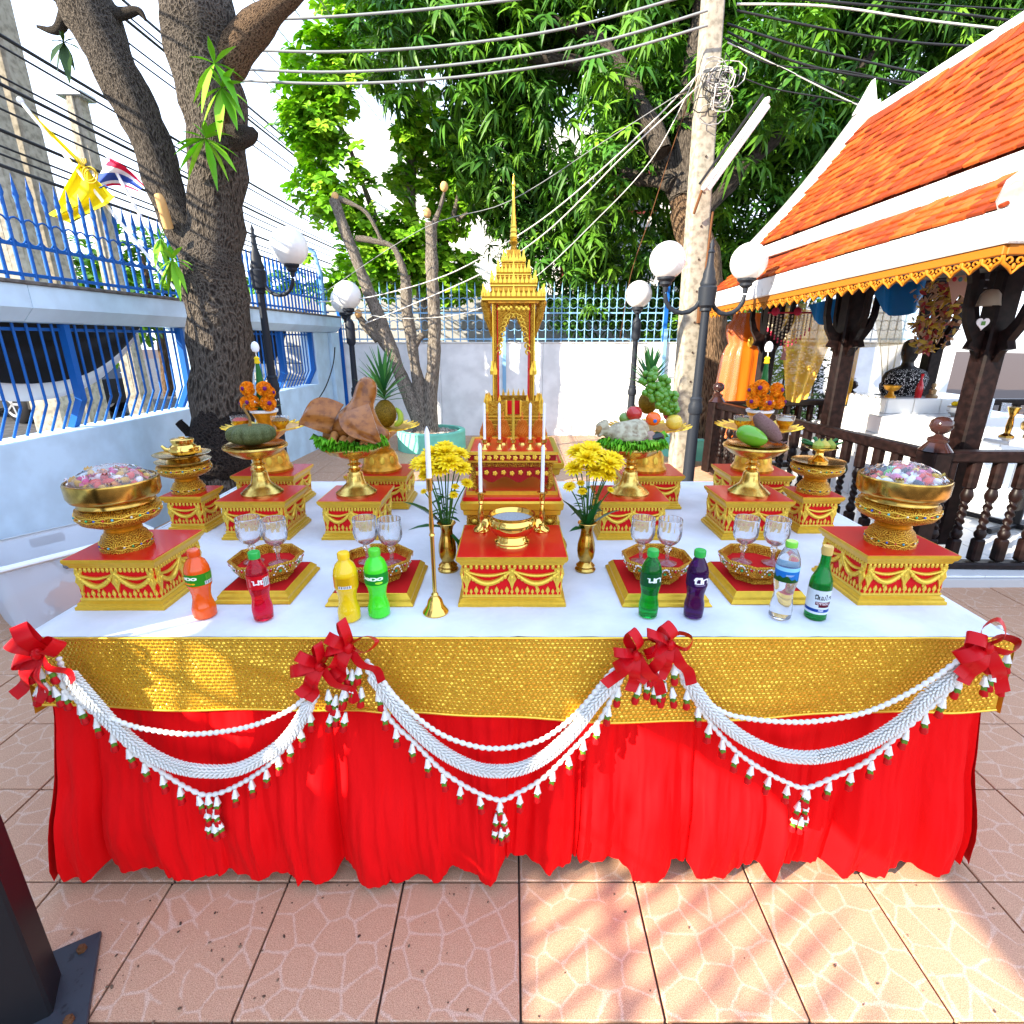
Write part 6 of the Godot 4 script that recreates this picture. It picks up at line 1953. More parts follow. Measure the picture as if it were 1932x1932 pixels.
func small_print(im: Image, r: Rect2i, c: Color) -> void:
	var y := r.position.y
	var k := 0
	while y < r.end.y:
		im.fill_rect(Rect2i(r.position.x, y, r.size.x - (k * 13) % 20, 2), c)
		y += 6
		k += 1
func label_mat(called: String, im: Image) -> Material:
	im.flip_x()
	var m := mat(called, 1, 1, 1, 0.35)
	m.albedo_texture = ImageTexture.create_from_image(im)
	return m
func canvas(c: Color) -> Image:
	var im := Image.create(512, 192, false, Image.FORMAT_RGB8)
	im.fill(c)
	return im

func liquid(called: String, r: float, g: float, b: float, a: float) -> StandardMaterial3D:
	var m := mat(called, r, g, b, 0.04)
	m.transparency = BaseMaterial3D.TRANSPARENCY_ALPHA
	m.albedo_color.a = a
	m.refraction_enabled = true
	m.refraction_scale = 0.035
	return m

func bottle(label: String, c: Vector3, prof: Array, body: Material, lab: Array, labm: Material, cap: Array, capm: Material, turn := 0.0, fill := []) -> void:
	var b := thing("drink_bottle", label, "bottle", c, turn)
	b.scale = Vector3(0.9, 0.96, 0.9)
	put(MB.new().lathe(prof, 40), "bottle_body", body, b)
	if lab:
		put(MB.new().lathe(lab, 48), "paper_label", labm, b, Transform3D(Basis(Vector3.UP, PI), Vector3.ZERO))
	var cp := MB.new()
	cp.lathe(cap, 40, 1, 1, 20, 0.02)
	put(cp, "cap", capm, b)
	if fill:
		put(MB.new().lathe(fill[0], 32), "drink", fill[1], b)

func bottles() -> void:
	# waisted juice bottle, 0.2 m
	var waist := [Vector2(0.0, 0.0), Vector2(0.026, 0.0), Vector2(0.032, 0.006), Vector2(0.0325, 0.03), Vector2(0.030, 0.038), Vector2(0.0255, 0.055), Vector2(0.025, 0.07), Vector2(0.029, 0.09), Vector2(0.033, 0.098), Vector2(0.034, 0.104), Vector2(0.034, 0.138), Vector2(0.0325, 0.150), Vector2(0.026, 0.166), Vector2(0.016, 0.176), Vector2(0.0145, 0.182), Vector2(0.0145, 0.186), Vector2(0.0, 0.186)]
	var cap := [Vector2(0.016, 0.180), Vector2(0.017, 0.183), Vector2(0.017, 0.196), Vector2(0.015, 0.199), Vector2(0.0, 0.1995)]
	var wl := [Vector2(0.0344, 0.104), Vector2(0.0345, 0.137)]
	var soda := [Vector2(0.0, 0.003), Vector2(0.018, 0.0), Vector2(0.027, 0.006), Vector2(0.029, 0.03), Vector2(0.028, 0.045), Vector2(0.0245, 0.06), Vector2(0.025, 0.075), Vector2(0.029, 0.095), Vector2(0.0298, 0.10), Vector2(0.0298, 0.138), Vector2(0.027, 0.152), Vector2(0.018, 0.17), Vector2(0.0135, 0.178), Vector2(0.0135, 0.184), Vector2(0.0, 0.184)]
	var scap := [Vector2(0.0155, 0.181), Vector2(0.0165, 0.184), Vector2(0.0165, 0.197), Vector2(0.0145, 0.2), Vector2(0.0, 0.2)]
	var sl := [Vector2(0.0302, 0.10), Vector2(0.0302, 0.138)]
	var im := canvas(Color(0.16, 0.50, 0.10))
	write(im, ["D", "e", "D", "o"], Vector2(55, 45), 40, 11, Color(0.95, 0.95, 0.9))
	for k in 3:
		for y in 40:
			for x in 60:
				if Vector2(x - 30, y - 20).length() < 19 - k * 3:
					im.set_pixel(90 + k * 28 + x, 130 + y, Color(0.95, 0.45 + 0.1 * k, 0.05))
	small_print(im, Rect2i(260, 30, 90, 90), Color(0.5, 0.7, 0.2))
	barcode(im, Rect2i(250, 130, 100, 56))
	bottle("orange juice bottle with green label and orange cap", Vector3(-0.82, TY, -1.27), waist, gloss("orange juice", 0.76, 0.085, 0.001), wl, label_mat("orange label", im), cap, gloss("orange cap", 0.72, 0.07, 0.004), -0.5)
	im = canvas(Color(0.75, 0.04, 0.10))
	write(im, ["n", "p"], Vector2(120, 60), 60, 12, Color(0.9, 0.9, 0.9))
	barcode(im, Rect2i(200, 40, 60, 120))
	small_print(im, Rect2i(90, 40, 24, 120), Color(0.9, 0.7, 0.7))
	bottle("red soda bottle with bar code on its label and green cap", Vector3(-0.657, TY, -1.255), soda, liquid("red soda", 0.85, 0.01, 0.05, 0.2), sl, label_mat("red label", im), scap, gloss("green cap", 0.02, 0.40, 0.06), 0.0)
	im = canvas(Color(0.85, 0.66, 0.03))
	small_print(im, Rect2i(70, 20, 100, 160), Color(0.45, 0.3, 0.02))
	im.fill_rect(Rect2i(30, 0, 20, 192), Color(0.9, 0.5, 0.03))
	barcode(im, Rect2i(80, 140, 90, 48))
	bottle("yellow juice bottle with yellow label and yellow cap", Vector3(-0.429, TY, -1.253), waist, gloss("yellow juice", 0.80, 0.52, 0.004), wl, label_mat("yellow label", im), cap, gloss("yellow cap", 0.9, 0.55, 0.01), 0.2)
	im = canvas(Color(0.06, 0.52, 0.14))
	write(im, ["D", "e", "D", "o"], Vector2(40, 60), 46, 12, Color(0.9, 0.97, 0.9))
	for y in 44:
		for x in 60:
			if Vector2(x - 30, (y - 22) * 1.3).length() < 26:
				im.set_pixel(150 + x, 130 + y, Color(0.65, 0.85, 0.2))
	barcode(im, Rect2i(280, 130, 80, 50))
	bottle("lime green juice bottle with green label and lime cap", Vector3(-0.356, TY, -1.276), waist, gloss("lime juice", 0.05, 0.66, 0.015), wl, label_mat("lime label", im), cap, gloss("lime cap", 0.08, 0.60, 0.03), -0.2)
	im = canvas(Color(0.03, 0.30, 0.14))
	write(im, ["n", "k"], Vector2(70, 60), 60, 13, Color(0.9, 0.95, 0.95))
	small_print(im, Rect2i(190, 30, 60, 140), Color(0.4, 0.75, 0.6))
	bottle("dark green soda bottle with teal label and green cap", Vector3(0.363, TY, -1.27), soda, liquid("green soda", 0.005, 0.50, 0.06, 0.15), sl, label_mat("teal label", im), scap, gloss("green cap", 0.02, 0.40, 0.06), 0.2)
	im = canvas(Color(0.17, 0.03, 0.25))
	write(im, ["p", "i", "k"], Vector2(75, 70), 64, 14, Color(0.95, 0.95, 0.95))
	small_print(im, Rect2i(85, 152, 90, 14), Color(0.8, 0.75, 0.85))
	small_print(im, Rect2i(215, 40, 50, 120), Color(0.8, 0.75, 0.85))
	bottle("dark purple soda bottle with white lettering and green cap", Vector3(0.483, TY, -1.267), soda, liquid("purple soda", 0.08, 0.008, 0.12, 0.3), sl, label_mat("purple label", im), scap, gloss("green cap", 0.02, 0.40, 0.06), 0.1)
	im = canvas(Color(0.10, 0.42, 0.72))
	im.fill_rect(Rect2i(0, 0, 512, 50), Color(0.55, 0.80, 0.92))
	for x in 512:
		var hh := int(50 + 26 * sin(x * 0.03) + 14 * sin(x * 0.11))
		im.fill_rect(Rect2i(x, 192 - maxi(hh, 20), 1, 192), Color(0.10, 0.30, 0.10))
	small_print(im, Rect2i(60, 90, 60, 20), Color(0.95, 0.95, 0.95))
	barcode(im, Rect2i(190, 140, 70, 46))
	bottle("clear water bottle with blue label and light green cap", Vector3(0.711, TY, -1.261), [Vector2(0.0, 0.004), Vector2(0.020, 0.0), Vector2(0.030, 0.008), Vector2(0.0315, 0.03), Vector2(0.029, 0.05), Vector2(0.0255, 0.072), Vector2(0.027, 0.09), Vector2(0.0315, 0.11), Vector2(0.0315, 0.165), Vector2(0.029, 0.18), Vector2(0.019, 0.203), Vector2(0.014, 0.21), Vector2(0.0135, 0.216), Vector2(0.0, 0.216)], mats["crystal"], [Vector2(0.0319, 0.118), Vector2(0.0319, 0.160)], label_mat("water label", im), [Vector2(0.0155, 0.211), Vector2(0.0160, 0.213), Vector2(0.0160, 0.224), Vector2(0.0145, 0.227), Vector2(0.0, 0.227)], gloss("light green cap", 0.18, 0.62, 0.05), 0.3)
	im = canvas(Color(0.80, 0.84, 0.86))
	write(im, ["n", "i", "y", "m", "ai", "t", "y"], Vector2(52, 45), 26, 5, Color(0.1, 0.12, 0.14))
	im.fill_rect(Rect2i(60, 90, 130, 26), Color(0.35, 0.04, 0.12))
	im.fill_rect(Rect2i(85, 116, 85, 18), Color(0.35, 0.04, 0.12))
	write(im, ["s", "t", "k", "n", "o", "m"], Vector2(68, 96), 16, 3, Color(0.9, 0.85, 0.85))
	im.fill_rect(Rect2i(0, 150, 512, 24), Color(0.05, 0.25, 0.55))
	write(im, ["k", "m", "s"], Vector2(90, 155), 13, 3, Color(0.9, 0.9, 0.95))
	for k in 4:
		ink(im, [Vector2(0, 3), Vector2(0.4, 1), Vector2(1.0 + 0.3 * k, 0)], Vector2(200, 30 + k * 14), 14, 2, Color(0.6, 0.6, 0.5))
	bottle("green glass liquor bottle with white label and gold cap", Vector3(0.807, TY, -1.264), [Vector2(0.0, 0.003), Vector2(0.026, 0.0), Vector2(0.030, 0.004), Vector2(0.0305, 0.105), Vector2(0.028, 0.118), Vector2(0.018, 0.142), Vector2(0.0135, 0.16), Vector2(0.0125, 0.195), Vector2(0.014, 0.197), Vector2(0.0, 0.2)], liquid("green glass", 0.01, 0.34, 0.05, 0.3), [Vector2(0.0309, 0.022), Vector2(0.0309, 0.092)], label_mat("liquor label", im), [Vector2(0.0142, 0.188), Vector2(0.0145, 0.19), Vector2(0.0145, 0.21), Vector2(0.013, 0.212), Vector2(0.0, 0.212)], gloss("gold cap", 0.6, 0.42, 0.12), 0.1)

func gloss(called: String, r: float, g: float, b: float) -> StandardMaterial3D:
	var m := mat(called, r, g, b, 0.12)
	m.clearcoat_enabled = true
	m.clearcoat = 0.25
	return m

func glass_goblet() -> ArrayMesh:
	var rows := []
	var prof := [[0.028, 0.0], [0.029, 0.003], [0.012, 0.008], [0.006, 0.014], [0.005, 0.035], [0.008, 0.042], [0.011, 0.048], [0.007, 0.056], [0.012, 0.060], [0.022, 0.066], [0.029, 0.074], [0.0325, 0.083], [0.034, 0.092], [0.0345, 0.101], [0.0335, 0.112], [0.033, 0.125], [0.0335, 0.138], [0.0335, 0.140], [0.0318, 0.140], [0.031, 0.125], [0.0315, 0.108], [0.030, 0.086], [0.020, 0.070], [0.004, 0.066], [0.0, 0.066]]
	for k in prof.size():
		var row := PackedVector3Array()
		for j in 48:
			var a := TAU * j / 48.0
			var r: float = prof[k][0]
			if k >= 9 and k <= 13:
				r *= 1.0 + 0.035 * (1.0 if (j / 2 + k) % 2 else -1.0)
			elif k > 13 and k < 17:
				r *= 1.0 + 0.03 * cos(a * 16.0)
			elif k > 3 and k < 9:
				r *= 1.0 + 0.10 * cos(a * 6.0)
			row.append(Vector3(cos(a) * r, prof[k][1], sin(a) * r))
		rows.append(row)
	return MB.new().grid(rows, true).mesh()

func trays() -> void:
	var gm := glass_goblet()
	var names := ["behind the orange and red bottles", "behind the yellow and lime bottles", "behind the dark green and purple bottles", "behind the water bottle"]
	var xc := [-0.725, -0.395, 0.428, 0.72]
	for k in 4:
		var zc := -1.455
		var p := thing("low_plinth", "low red square board with gold frame " + names[k], "plinth", Vector3(xc[k], TY, zc), 0.0, "low red boards under the trays")
		var w: float = [0.205, 0.235, 0.24, 0.21][k]
		put(MB.new().box(Vector3(0, 0.017, 0), Vector3(w - 0.03, 0.033, w - 0.0), 0.002), "board", mats["red felt"], p)
		put(MB.new().frame(w - 0.03, w, [Vector2(0.018, 0.0), Vector2(0.020, 0.004), Vector2(0.016, 0.009), Vector2(0.012, 0.012), Vector2(0.012, 0.020), Vector2(0.006, 0.026), Vector2(0.002, 0.032), Vector2(0.0, 0.0335)]), "gilt_frame", mats["gold paint"], p)
		var t := thing("octagonal_tray", "eight sided jewelled gilt tray lined in red " + names[k], "tray", Vector3(xc[k], TY + 0.034, zc), 0.0, "jewelled trays")
		var b := MB.new()
		facet(b, [Vector2(0.080, 0.022), Vector2(0.095, 0.03), Vector2(0.105, 0.062), Vector2(0.100, 0.066), Vector2(0.094, 0.062), Vector2(0.088, 0.034)], 8, PI / 8)
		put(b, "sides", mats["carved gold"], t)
		put(facet(MB.new(), [Vector2(0.080, 0.022), Vector2(0.091, 0.030), Vector2(0.092, 0.038), Vector2(0.0, 0.038)], 8, PI / 8), "lining", mats["red felt"], t)
		put(facet(MB.new(), [Vector2(0.068, 0.0), Vector2(0.062, 0.01), Vector2(0.068, 0.024)], 8, PI / 8), "foot_ring", mats["carved gold"], t)
		for s in 8:
			var a := TAU * s / 8.0
			var fr := Basis(Vector3.UP, PI / 2 - a)
			var jb := MB.new()
			for q in 9:
				var u := q / 8.0
				jb.col = Color(0.85, 0.85, 0.85)
				jb.ball(Vector3((u - 0.5) * 0.036, 0.026 * sin(PI * u) - 0.008, 0.0), Vector3(0.0026, 0.0026, 0.002), 4, 6)
				jb.ball(Vector3((u - 0.5) * 0.070, 0.016, 0.001), Vector3(0.0016, 0.0016, 0.0016), 3, 5)
			jb.col = Color(0.55, 0.01, 0.02)
			jb.ball(Vector3(-0.028, 0.010, 0), Vector3(0.004, 0.005, 0.002), 4, 6)
			jb.ball(Vector3(0.028, 0.010, 0), Vector3(0.004, 0.005, 0.002), 4, 6)
			jb.col = Color(0.05, 0.35, 0.12)
			jb.ball(Vector3(0, 0.0, 0), Vector3(0.005, 0.005, 0.002), 4, 6)
			put(jb, "jewels", mats["gems"], t, Transform3D(fr * Basis(Vector3.RIGHT, 0.3), Vector3(cos(a), 0, sin(a)) * 0.0935 + Vector3(0, 0.044, 0)))
		var gx: Array = [[-0.045, 0.035], [-0.035, 0.04], [-0.045, 0.03], [-0.035, 0.05]][k]
		for q in 2:
			var g := thing("cut_glass_goblet", "cut crystal goblet " + names[k] + (", nearer the tub" if (q == 0) == (k < 2) and k < 2 else (", nearer the vases" if (q == 1) == (k < 2) else ", nearer the balustrade")), "goblet", Vector3(xc[k] + gx[q], TY + 0.073, zc - 0.01 + 0.012 * q), 0.0, "goblets " + names[k])
			put(gm, "goblet_glass", mats["crystal"], g)
# ---------------------------------------------------------------- offerings
func lettuce(label: String, c: Vector3, arcs: Array, r1: float) -> void:
	var l := thing("lettuce_garnish", label, "lettuce", c)
	var r := RandomNumberGenerator.new()
	r.seed = int(r1 * 9000)
	var ms := []
	for v in 4:
		var rows := []
		for k in 6:
			var t := k / 5.0
			var row := PackedVector3Array()
			for j in 33:
				var a := -1.9 + 3.8 * j / 32.0
				var rr := 0.030 * t * (1.0 + 0.12 * sin(a * 5.0 + v))
				row.append(Vector3(sin(a) * rr, cos(a) * rr + 0.012 * t, 0.009 * t * t * sin(j * 1.9 + v * 1.3) + 0.006 * t * sin(j * 3.7 + v) - 0.014 * t * t))
			rows.append(row)
		var b := MB.new()
		b.col = Color(0.08, 0.34, 0.01).lerp(Color(0.24, 0.56, 0.03), v / 3.0)
		ms.append(b.grid(rows).mesh())
	for q in arcs:
		var n := int((q[1] - q[0]) * 13.0)
		for k in n:
			var a := lerpf(q[0], q[1], (k + r.randf()) / n)
			var d := r1 - 0.045 + r.randf_range(-0.012, 0.014)
			var o := Vector3(cos(a), 0, sin(a))
			put(ms[r.randi() % 4], "leaf", mats["greens"], l, Transform3D(Basis(o.cross(Vector3.UP), (o + Vector3(0, r.randf_range(0.05, 0.9), 0)).normalized(), Vector3.UP).orthonormalized().rotated(Vector3.UP, r.randf_range(-0.7, 0.7)).scaled(Vector3.ONE * r.randf_range(0.75, 1.25)), o * d + Vector3(0, 0.010 + r.randf() * 0.012, 0)))

func marigold_mesh() -> ArrayMesh:
	var b := MB.new()
	var r := RandomNumberGenerator.new()
	r.seed = 2
	b.col = Color(0.75, 0.19, 0.004)
	b.ball(Vector3.ZERO, Vector3(0.023, 0.023, 0.018), 8, 12)
	for k in 150:
		var z := 1.0 - 1.7 * (k + 0.5) / 150.0
		var a := k * 2.39996
		var d := Vector3(cos(a) * sqrt(1 - z * z), sin(a) * sqrt(1 - z * z), z)
		b.col = Color(0.88, 0.24, 0.004).lerp(Color(0.92, 0.36, 0.01), r.randf())
		b.xf = look(d * Vector3(0.021, 0.021, 0.017), d + Vector3(r.randfn(), r.randfn(), r.randfn()) * 0.25, r.randf() * 6.0)
		b.poly([Vector3(-0.0035, 0.0, 0), Vector3(0.0035, 0.0, 0), Vector3(0.0045, 0.006, 0.0015), Vector3(0, 0.008, -0.001), Vector3(-0.0045, 0.006, 0.0015)], Vector3(0, 0, 1))
	b.xf = Transform3D()
	b.col = Color(0.13, 0.01, 0.12)
	b.ball(Vector3(0, 0, 0.022), Vector3(0.0075, 0.0075, 0.005), 5, 8)
	return b.mesh()

func leaf_cone(label: String, c: Vector3, mg: ArrayMesh, flowers: Array) -> void:
	# banana leaf cone with marigolds in a white and gilt bowl
	var p := thing("leaf_cone_offering", label, "flower offering", c, 0.0, "banana leaf cone offerings")
	put(MB.new().lathe([Vector2(0.0, 0.0), Vector2(0.032, 0.0), Vector2(0.030, 0.012), Vector2(0.036, 0.03), Vector2(0.052, 0.062), Vector2(0.0, 0.06)], 24), "bowl", mats["amber gilt"], p)
	put(MB.new().lathe([Vector2(0.052, 0.062), Vector2(0.056, 0.064), Vector2(0.058, 0.074), Vector2(0.054, 0.076), Vector2(0.0, 0.072)], 28), "white_rim", mats["wax"], p)
	var rows := []
	for k in 30:
		var t := k / 29.0
		var row := PackedVector3Array()
		for j in 28:
			var a := TAU * j / 28.0
			var r := lerpf(0.034, 0.007, pow(t, 0.75)) * (1.0 + 0.05 * sin(a * 5.0 + t * 26.0))
			row.append(Vector3(cos(a) * r, 0.07 + t * 0.20, sin(a) * r))
		rows.append(row)
	var b := MB.new()
	b.col = Color(0.015, 0.11, 0.02)
	b.grid(rows, true)
	put(b, "banana_leaf_cone", mats["glossy painted"], p)
	put(MB.new().lathe([Vector2(0.010, 0.266), Vector2(0.012, 0.27), Vector2(0.009, 0.282), Vector2(0.012, 0.288), Vector2(0.004, 0.296)], 14), "flower_band", mat("band yellow", 0.75, 0.52, 0.01, 0.6), p)
	put(MB.new().tube([Vector3(0, 0.29, 0), Vector3(0, 0.315, 0)], [0.002], 5), "stick", mats["greens"], p)
	put(MB.new().lathe([Vector2(0.0, 0.31), Vector2(0.012, 0.315), Vector2(0.0165, 0.328), Vector2(0.015, 0.342), Vector2(0.009, 0.352), Vector2(0.0, 0.356)], 18), "egg", mats["wax"], p)
	for q in flowers:
		put(mg, "marigold", mats["painted"], p, Transform3D(Basis(Vector3.UP, q[2]).rotated(Vector3.RIGHT, -0.15).scaled(Vector3.ONE * q[3]), Vector3(q[0], q[1], 0.03 + 0.012 * cos(q[2]))))
	for k in 16:
		var a := -0.35 + PI * k / 15.0 * 1.2
		var lf := MB.new()
		lf.col = Color(0.02, 0.13, 0.02)
		var d := Vector3(cos(a), 0.45, sin(a))
		leaf(lf, Vector3(cos(a) * 0.03, 0.078, sin(a) * 0.03), d, 0.05, 0.014, 0.1)
		put(lf, "leaf", mats["greens"], p)
		if k % 2 == 0:
			for j in 3:
				put(MB.new().ball(Vector3(cos(a), 0.45, sin(a)) * (0.04 + 0.011 * j) + Vector3(0, 0.086, 0), Vector3(0.0035, 0.005, 0.0035), 4, 6), "jasmine_bud", mats["jasmine"], p)

func side_cup(label: String, c: Vector3, col: Color) -> void:
	var p := thing("glass_cup", label, "cup", c, 0.0)
	put(MB.new().lathe([Vector2(0.0, 0.0), Vector2(0.018, 0.0), Vector2(0.02, 0.01), Vector2(0.032, 0.022), Vector2(0.036, 0.036), Vector2(0.033, 0.036), Vector2(0.0, 0.025)], 22), "gilt_cup", mats["brass"], p)
	put(MB.new().lathe([Vector2(0.036, 0.036), Vector2(0.038, 0.055), Vector2(0.0, 0.056)], 22), "clear_lid", mats["clear film"], p)
	put(MB.new().lathe([Vector2(0.033, 0.036), Vector2(0.02, 0.045), Vector2(0.0, 0.046)], 14), "contents", mat("cup %d" % int(col.r * 100 + col.g * 10), col.r, col.g, col.b, 0.6), p)

func pineapple(c: Vector3, label: String, s: float, tall: float) -> void:
	var p := thing("pineapple", label, "pineapple", c)
	var rows := []
	for k in 21:
		var t := k / 20.0
		var row := PackedVector3Array()
		for j in 32:
			var a := TAU * j / 32.0
			var r := 0.042 * s * pow(sin(PI * clampf(t * 0.93 + 0.04, 0, 1)), 0.55) * (1.0 + 0.05 * sin(a * 8.0 + k * 1.57) * sin(k * 1.57 + 0.6))
			row.append(Vector3(cos(a) * r, t * 0.10 * s, sin(a) * r))
		rows.append(row)
	put(MB.new().grid(rows, true), "fruit", grain(mat("pineapple skin", 0.42, 0.26, 0.03, 0.6), noise_tex("pine eyes", FastNoiseLite.TYPE_CELLULAR, 0.06, [lin(0.12, 0.16, 0.03), lin(0.6, 0.5, 0.2), Color.WHITE], [0.0, 0.3, 0.8], 256, 1, "cells"), 14.0), p)
	var r2 := RandomNumberGenerator.new()
	r2.seed = 8
	for k in 44:
		var t := k / 44.0
		var a := k * 2.39996
		var e := lerpf(0.25, 1.45, t) + r2.randf_range(-0.1, 0.1)
		var b := MB.new()
		b.col = Color(0.02, 0.11, 0.035).lerp(Color(0.10, 0.30, 0.06), r2.randf())
		leaf(b, Vector3(0, 0.095 * s + t * 0.045 * tall, 0), Vector3(cos(a) * cos(e), sin(e), sin(a) * cos(e)), lerpf(0.06, 0.15, minf(1.0, 0.2 + t * 1.0)) * tall, 0.017, 0.12)
		put(b, "crown_leaf", mats["greens"], p)

func fruit(called: String, label: String, c: Vector3, r: Vector3, m: Material, cat := "fruit", stem := true, dent := 0.12) -> Node3D:
	var f := thing(called, label, cat, c)
	var rows := []
	for k in 17:
		var t := PI * k / 16.0
		var row := PackedVector3Array()
		for j in 24:
			var a := TAU * j / 24.0
			var y := -cos(t)
			y -= signf(y) * dent * exp(-pow(sin(t) / 0.3, 2.0))
			row.append(Vector3(sin(t) * cos(a) * r.x, (y + 1.0) * r.y, sin(t) * sin(a) * r.z))
		rows.append(row)
	put(MB.new().grid(rows, true), "flesh", m, f)
	if stem:
		put(MB.new().tube([Vector3(0, r.y * 1.85, 0), Vector3(0.003, r.y * 2.15, 0)], [0.002], 5), "stalk", mats["brown bark"], f)
	return f

func candy_bowl(c: Vector3, rim: float, label: String, label2: String, cols: Array, sd: int) -> void:
	var p := thing("brass_bowl", label, "bowl", c)
	put(MB.new().lathe([Vector2(0.0, 0.0), Vector2(0.088, 0.0), Vector2(0.092, 0.006), Vector2(0.090, 0.010), Vector2(0.090, 0.016), Vector2(0.103, 0.022), Vector2(0.109, 0.034), Vector2(0.110, 0.068), Vector2(0.107, 0.072), Vector2(0.103, 0.072), Vector2(0.103, 0.045), Vector2(0.0, 0.03)], 56), "bowl", mats["brass"], p)
	var s := thing("wrapped_sweets", label2, "sweets", c + Vector3(0, 0.048, 0))
	var r := RandomNumberGenerator.new()
	r.seed = sd
	for k in 46:
		var a := k * 2.39996
		var d := 0.080 * sqrt((k + 0.5) / 46.0)
		var y := 0.040 - 0.032 * pow(d / 0.085, 2.0) + r.randf_range(-0.004, 0.006)
		var b := MB.new()
		var col: Color = cols[r.randi() % cols.size()]
		b.col = col
		b.ball(Vector3.ZERO, Vector3(0.016, 0.010, 0.010), 5, 8)
		for sg in [-1, 1]:
			b.col = col.lerp(Color(0.8, 0.8, 0.8), 0.12)
			var fan := PackedVector3Array()
			var inn := PackedVector3Array()
			for j in 7:
				var aa := -0.9 + 1.8 * j / 6.0
				fan.append(Vector3(sg * (0.013 + 0.015 * cos(aa)), 0.004 * (1 if j % 2 else -1), 0.014 * sin(aa)))
				inn.append(Vector3(sg * 0.010, 0, 0.002 * sin(aa)))
			b.grid([inn, fan])
		put(b, "sweet", mats["glossy painted"], s, look(Vector3(cos(a) * d, y, sin(a) * d), Vector3(r.randfn() * 0.5, 1, r.randfn() * 0.5), r.randf() * 6.0))
	var rows := []
	var nf := FastNoiseLite.new()
	nf.frequency = 28.0
	for k in 15:
		var t := k / 14.0
		var row := PackedVector3Array()
		for j in 48:
			var a := TAU * j / 48.0
			var rr := 0.106 * (1.0 - t)
			row.append(Vector3(cos(a) * rr, 0.016 + 0.046 * (1.0 - pow(1.0 - t, 2.2)) + 0.005 * nf.get_noise_2d(cos(a) * rr * 2.0, sin(a) * rr * 2.0), sin(a) * rr))
		rows.append(row)
	put(MB.new().grid(rows, true), "film_wrap", mats["clear film"], s)

func flower_mesh() -> ArrayMesh:
	var b := MB.new()
	var r := RandomNumberGenerator.new()
	r.seed = 6
	for q in [[16, 0.15, 0.030], [14, 0.5, 0.026], [11, 0.85, 0.020], [8, 1.2, 0.014]]:
		for k in q[0]:
			var a: float = TAU * k / q[0] + q[1] * 3.0
			b.col = Color(0.88, 0.66, 0.01).lerp(Color(0.85, 0.52, 0.005), r.randf() * 0.7)
			var e: float = q[1] + r.randf_range(-0.1, 0.1)
			leaf(b, Vector3.ZERO, Vector3(cos(a) * cos(e), sin(e), sin(a) * cos(e)), q[2], 0.008, 0.15, true)
	b.col = Color(0.10, 0.22, 0.02)
	b.ball(Vector3(0, -0.004, 0), Vector3(0.007, 0.005, 0.007), 4, 8)
	return b.mesh()

func vase(c: Vector3, label: String, flabel: String, flow: Array, sd: int, fm: ArrayMesh, big: Array) -> void:
	var v := thing("brass_vase", label, "vase", c, 0.0, "brass vases")
	put(MB.new().lathe([Vector2(0.0, 0.0), Vector2(0.032, 0.0), Vector2(0.033, 0.006), Vector2(0.027, 0.012), Vector2(0.030, 0.018), Vector2(0.022, 0.026), Vector2(0.019, 0.032), Vector2(0.026, 0.048), Vector2(0.0285, 0.068), Vector2(0.027, 0.09), Vector2(0.020, 0.118), Vector2(0.018, 0.135), Vector2(0.022, 0.15), Vector2(0.030, 0.160), Vector2(0.029, 0.162), Vector2(0.020, 0.152), Vector2(0.0, 0.13)], 36), "vase_body", mats["brass"], v)
	var f := thing("chrysanthemum_bunch", flabel, "flowers", c + Vector3(0, 0.150, 0))
	var r := RandomNumberGenerator.new()
	r.seed = sd
	for q in flow:
		var p := Vector3(q[0], q[1], q[2])
		put(fm, "bloom", mats["greens"], f, look(p, Vector3(p.x * 3.0, 0.7, 0.25 + p.z * 3.0), r.randf() * 6.0, Vector3.ONE * q[3] * 1.35))
		put(MB.new().tube(spline([Vector3(p.x * 0.12, -0.015, p.z * 0.1), p * Vector3(0.45, 0.5, 0.45), p], 6), [0.002], 5), "stem", mat("stem green", 0.05, 0.14, 0.02, 0.5), f)
	for k in 30:
		var b := MB.new()
		b.col = Color(0.012, 0.06, 0.014).lerp(Color(0.05, 0.17, 0.03), r.randf())
		var a := r.randf() * TAU
		var y := r.randf_range(0.01, 0.12)
		leaf(b, Vector3(cos(a) * 0.012, y, sin(a) * 0.012), Vector3(cos(a), r.randf_range(-0.2, 0.7), sin(a)), r.randf_range(0.02, 0.045), 0.016, 0.2)
		put(b, "leaf", mats["greens"], f)
	for q in big:
		var b := MB.new()
		b.col = Color(0.012, 0.09, 0.018)
		leaf(b, Vector3(0, -0.01, 0), q[0], q[1], q[2], q[3])
		put(b, "broad_leaf", mats["glossy painted"], f)

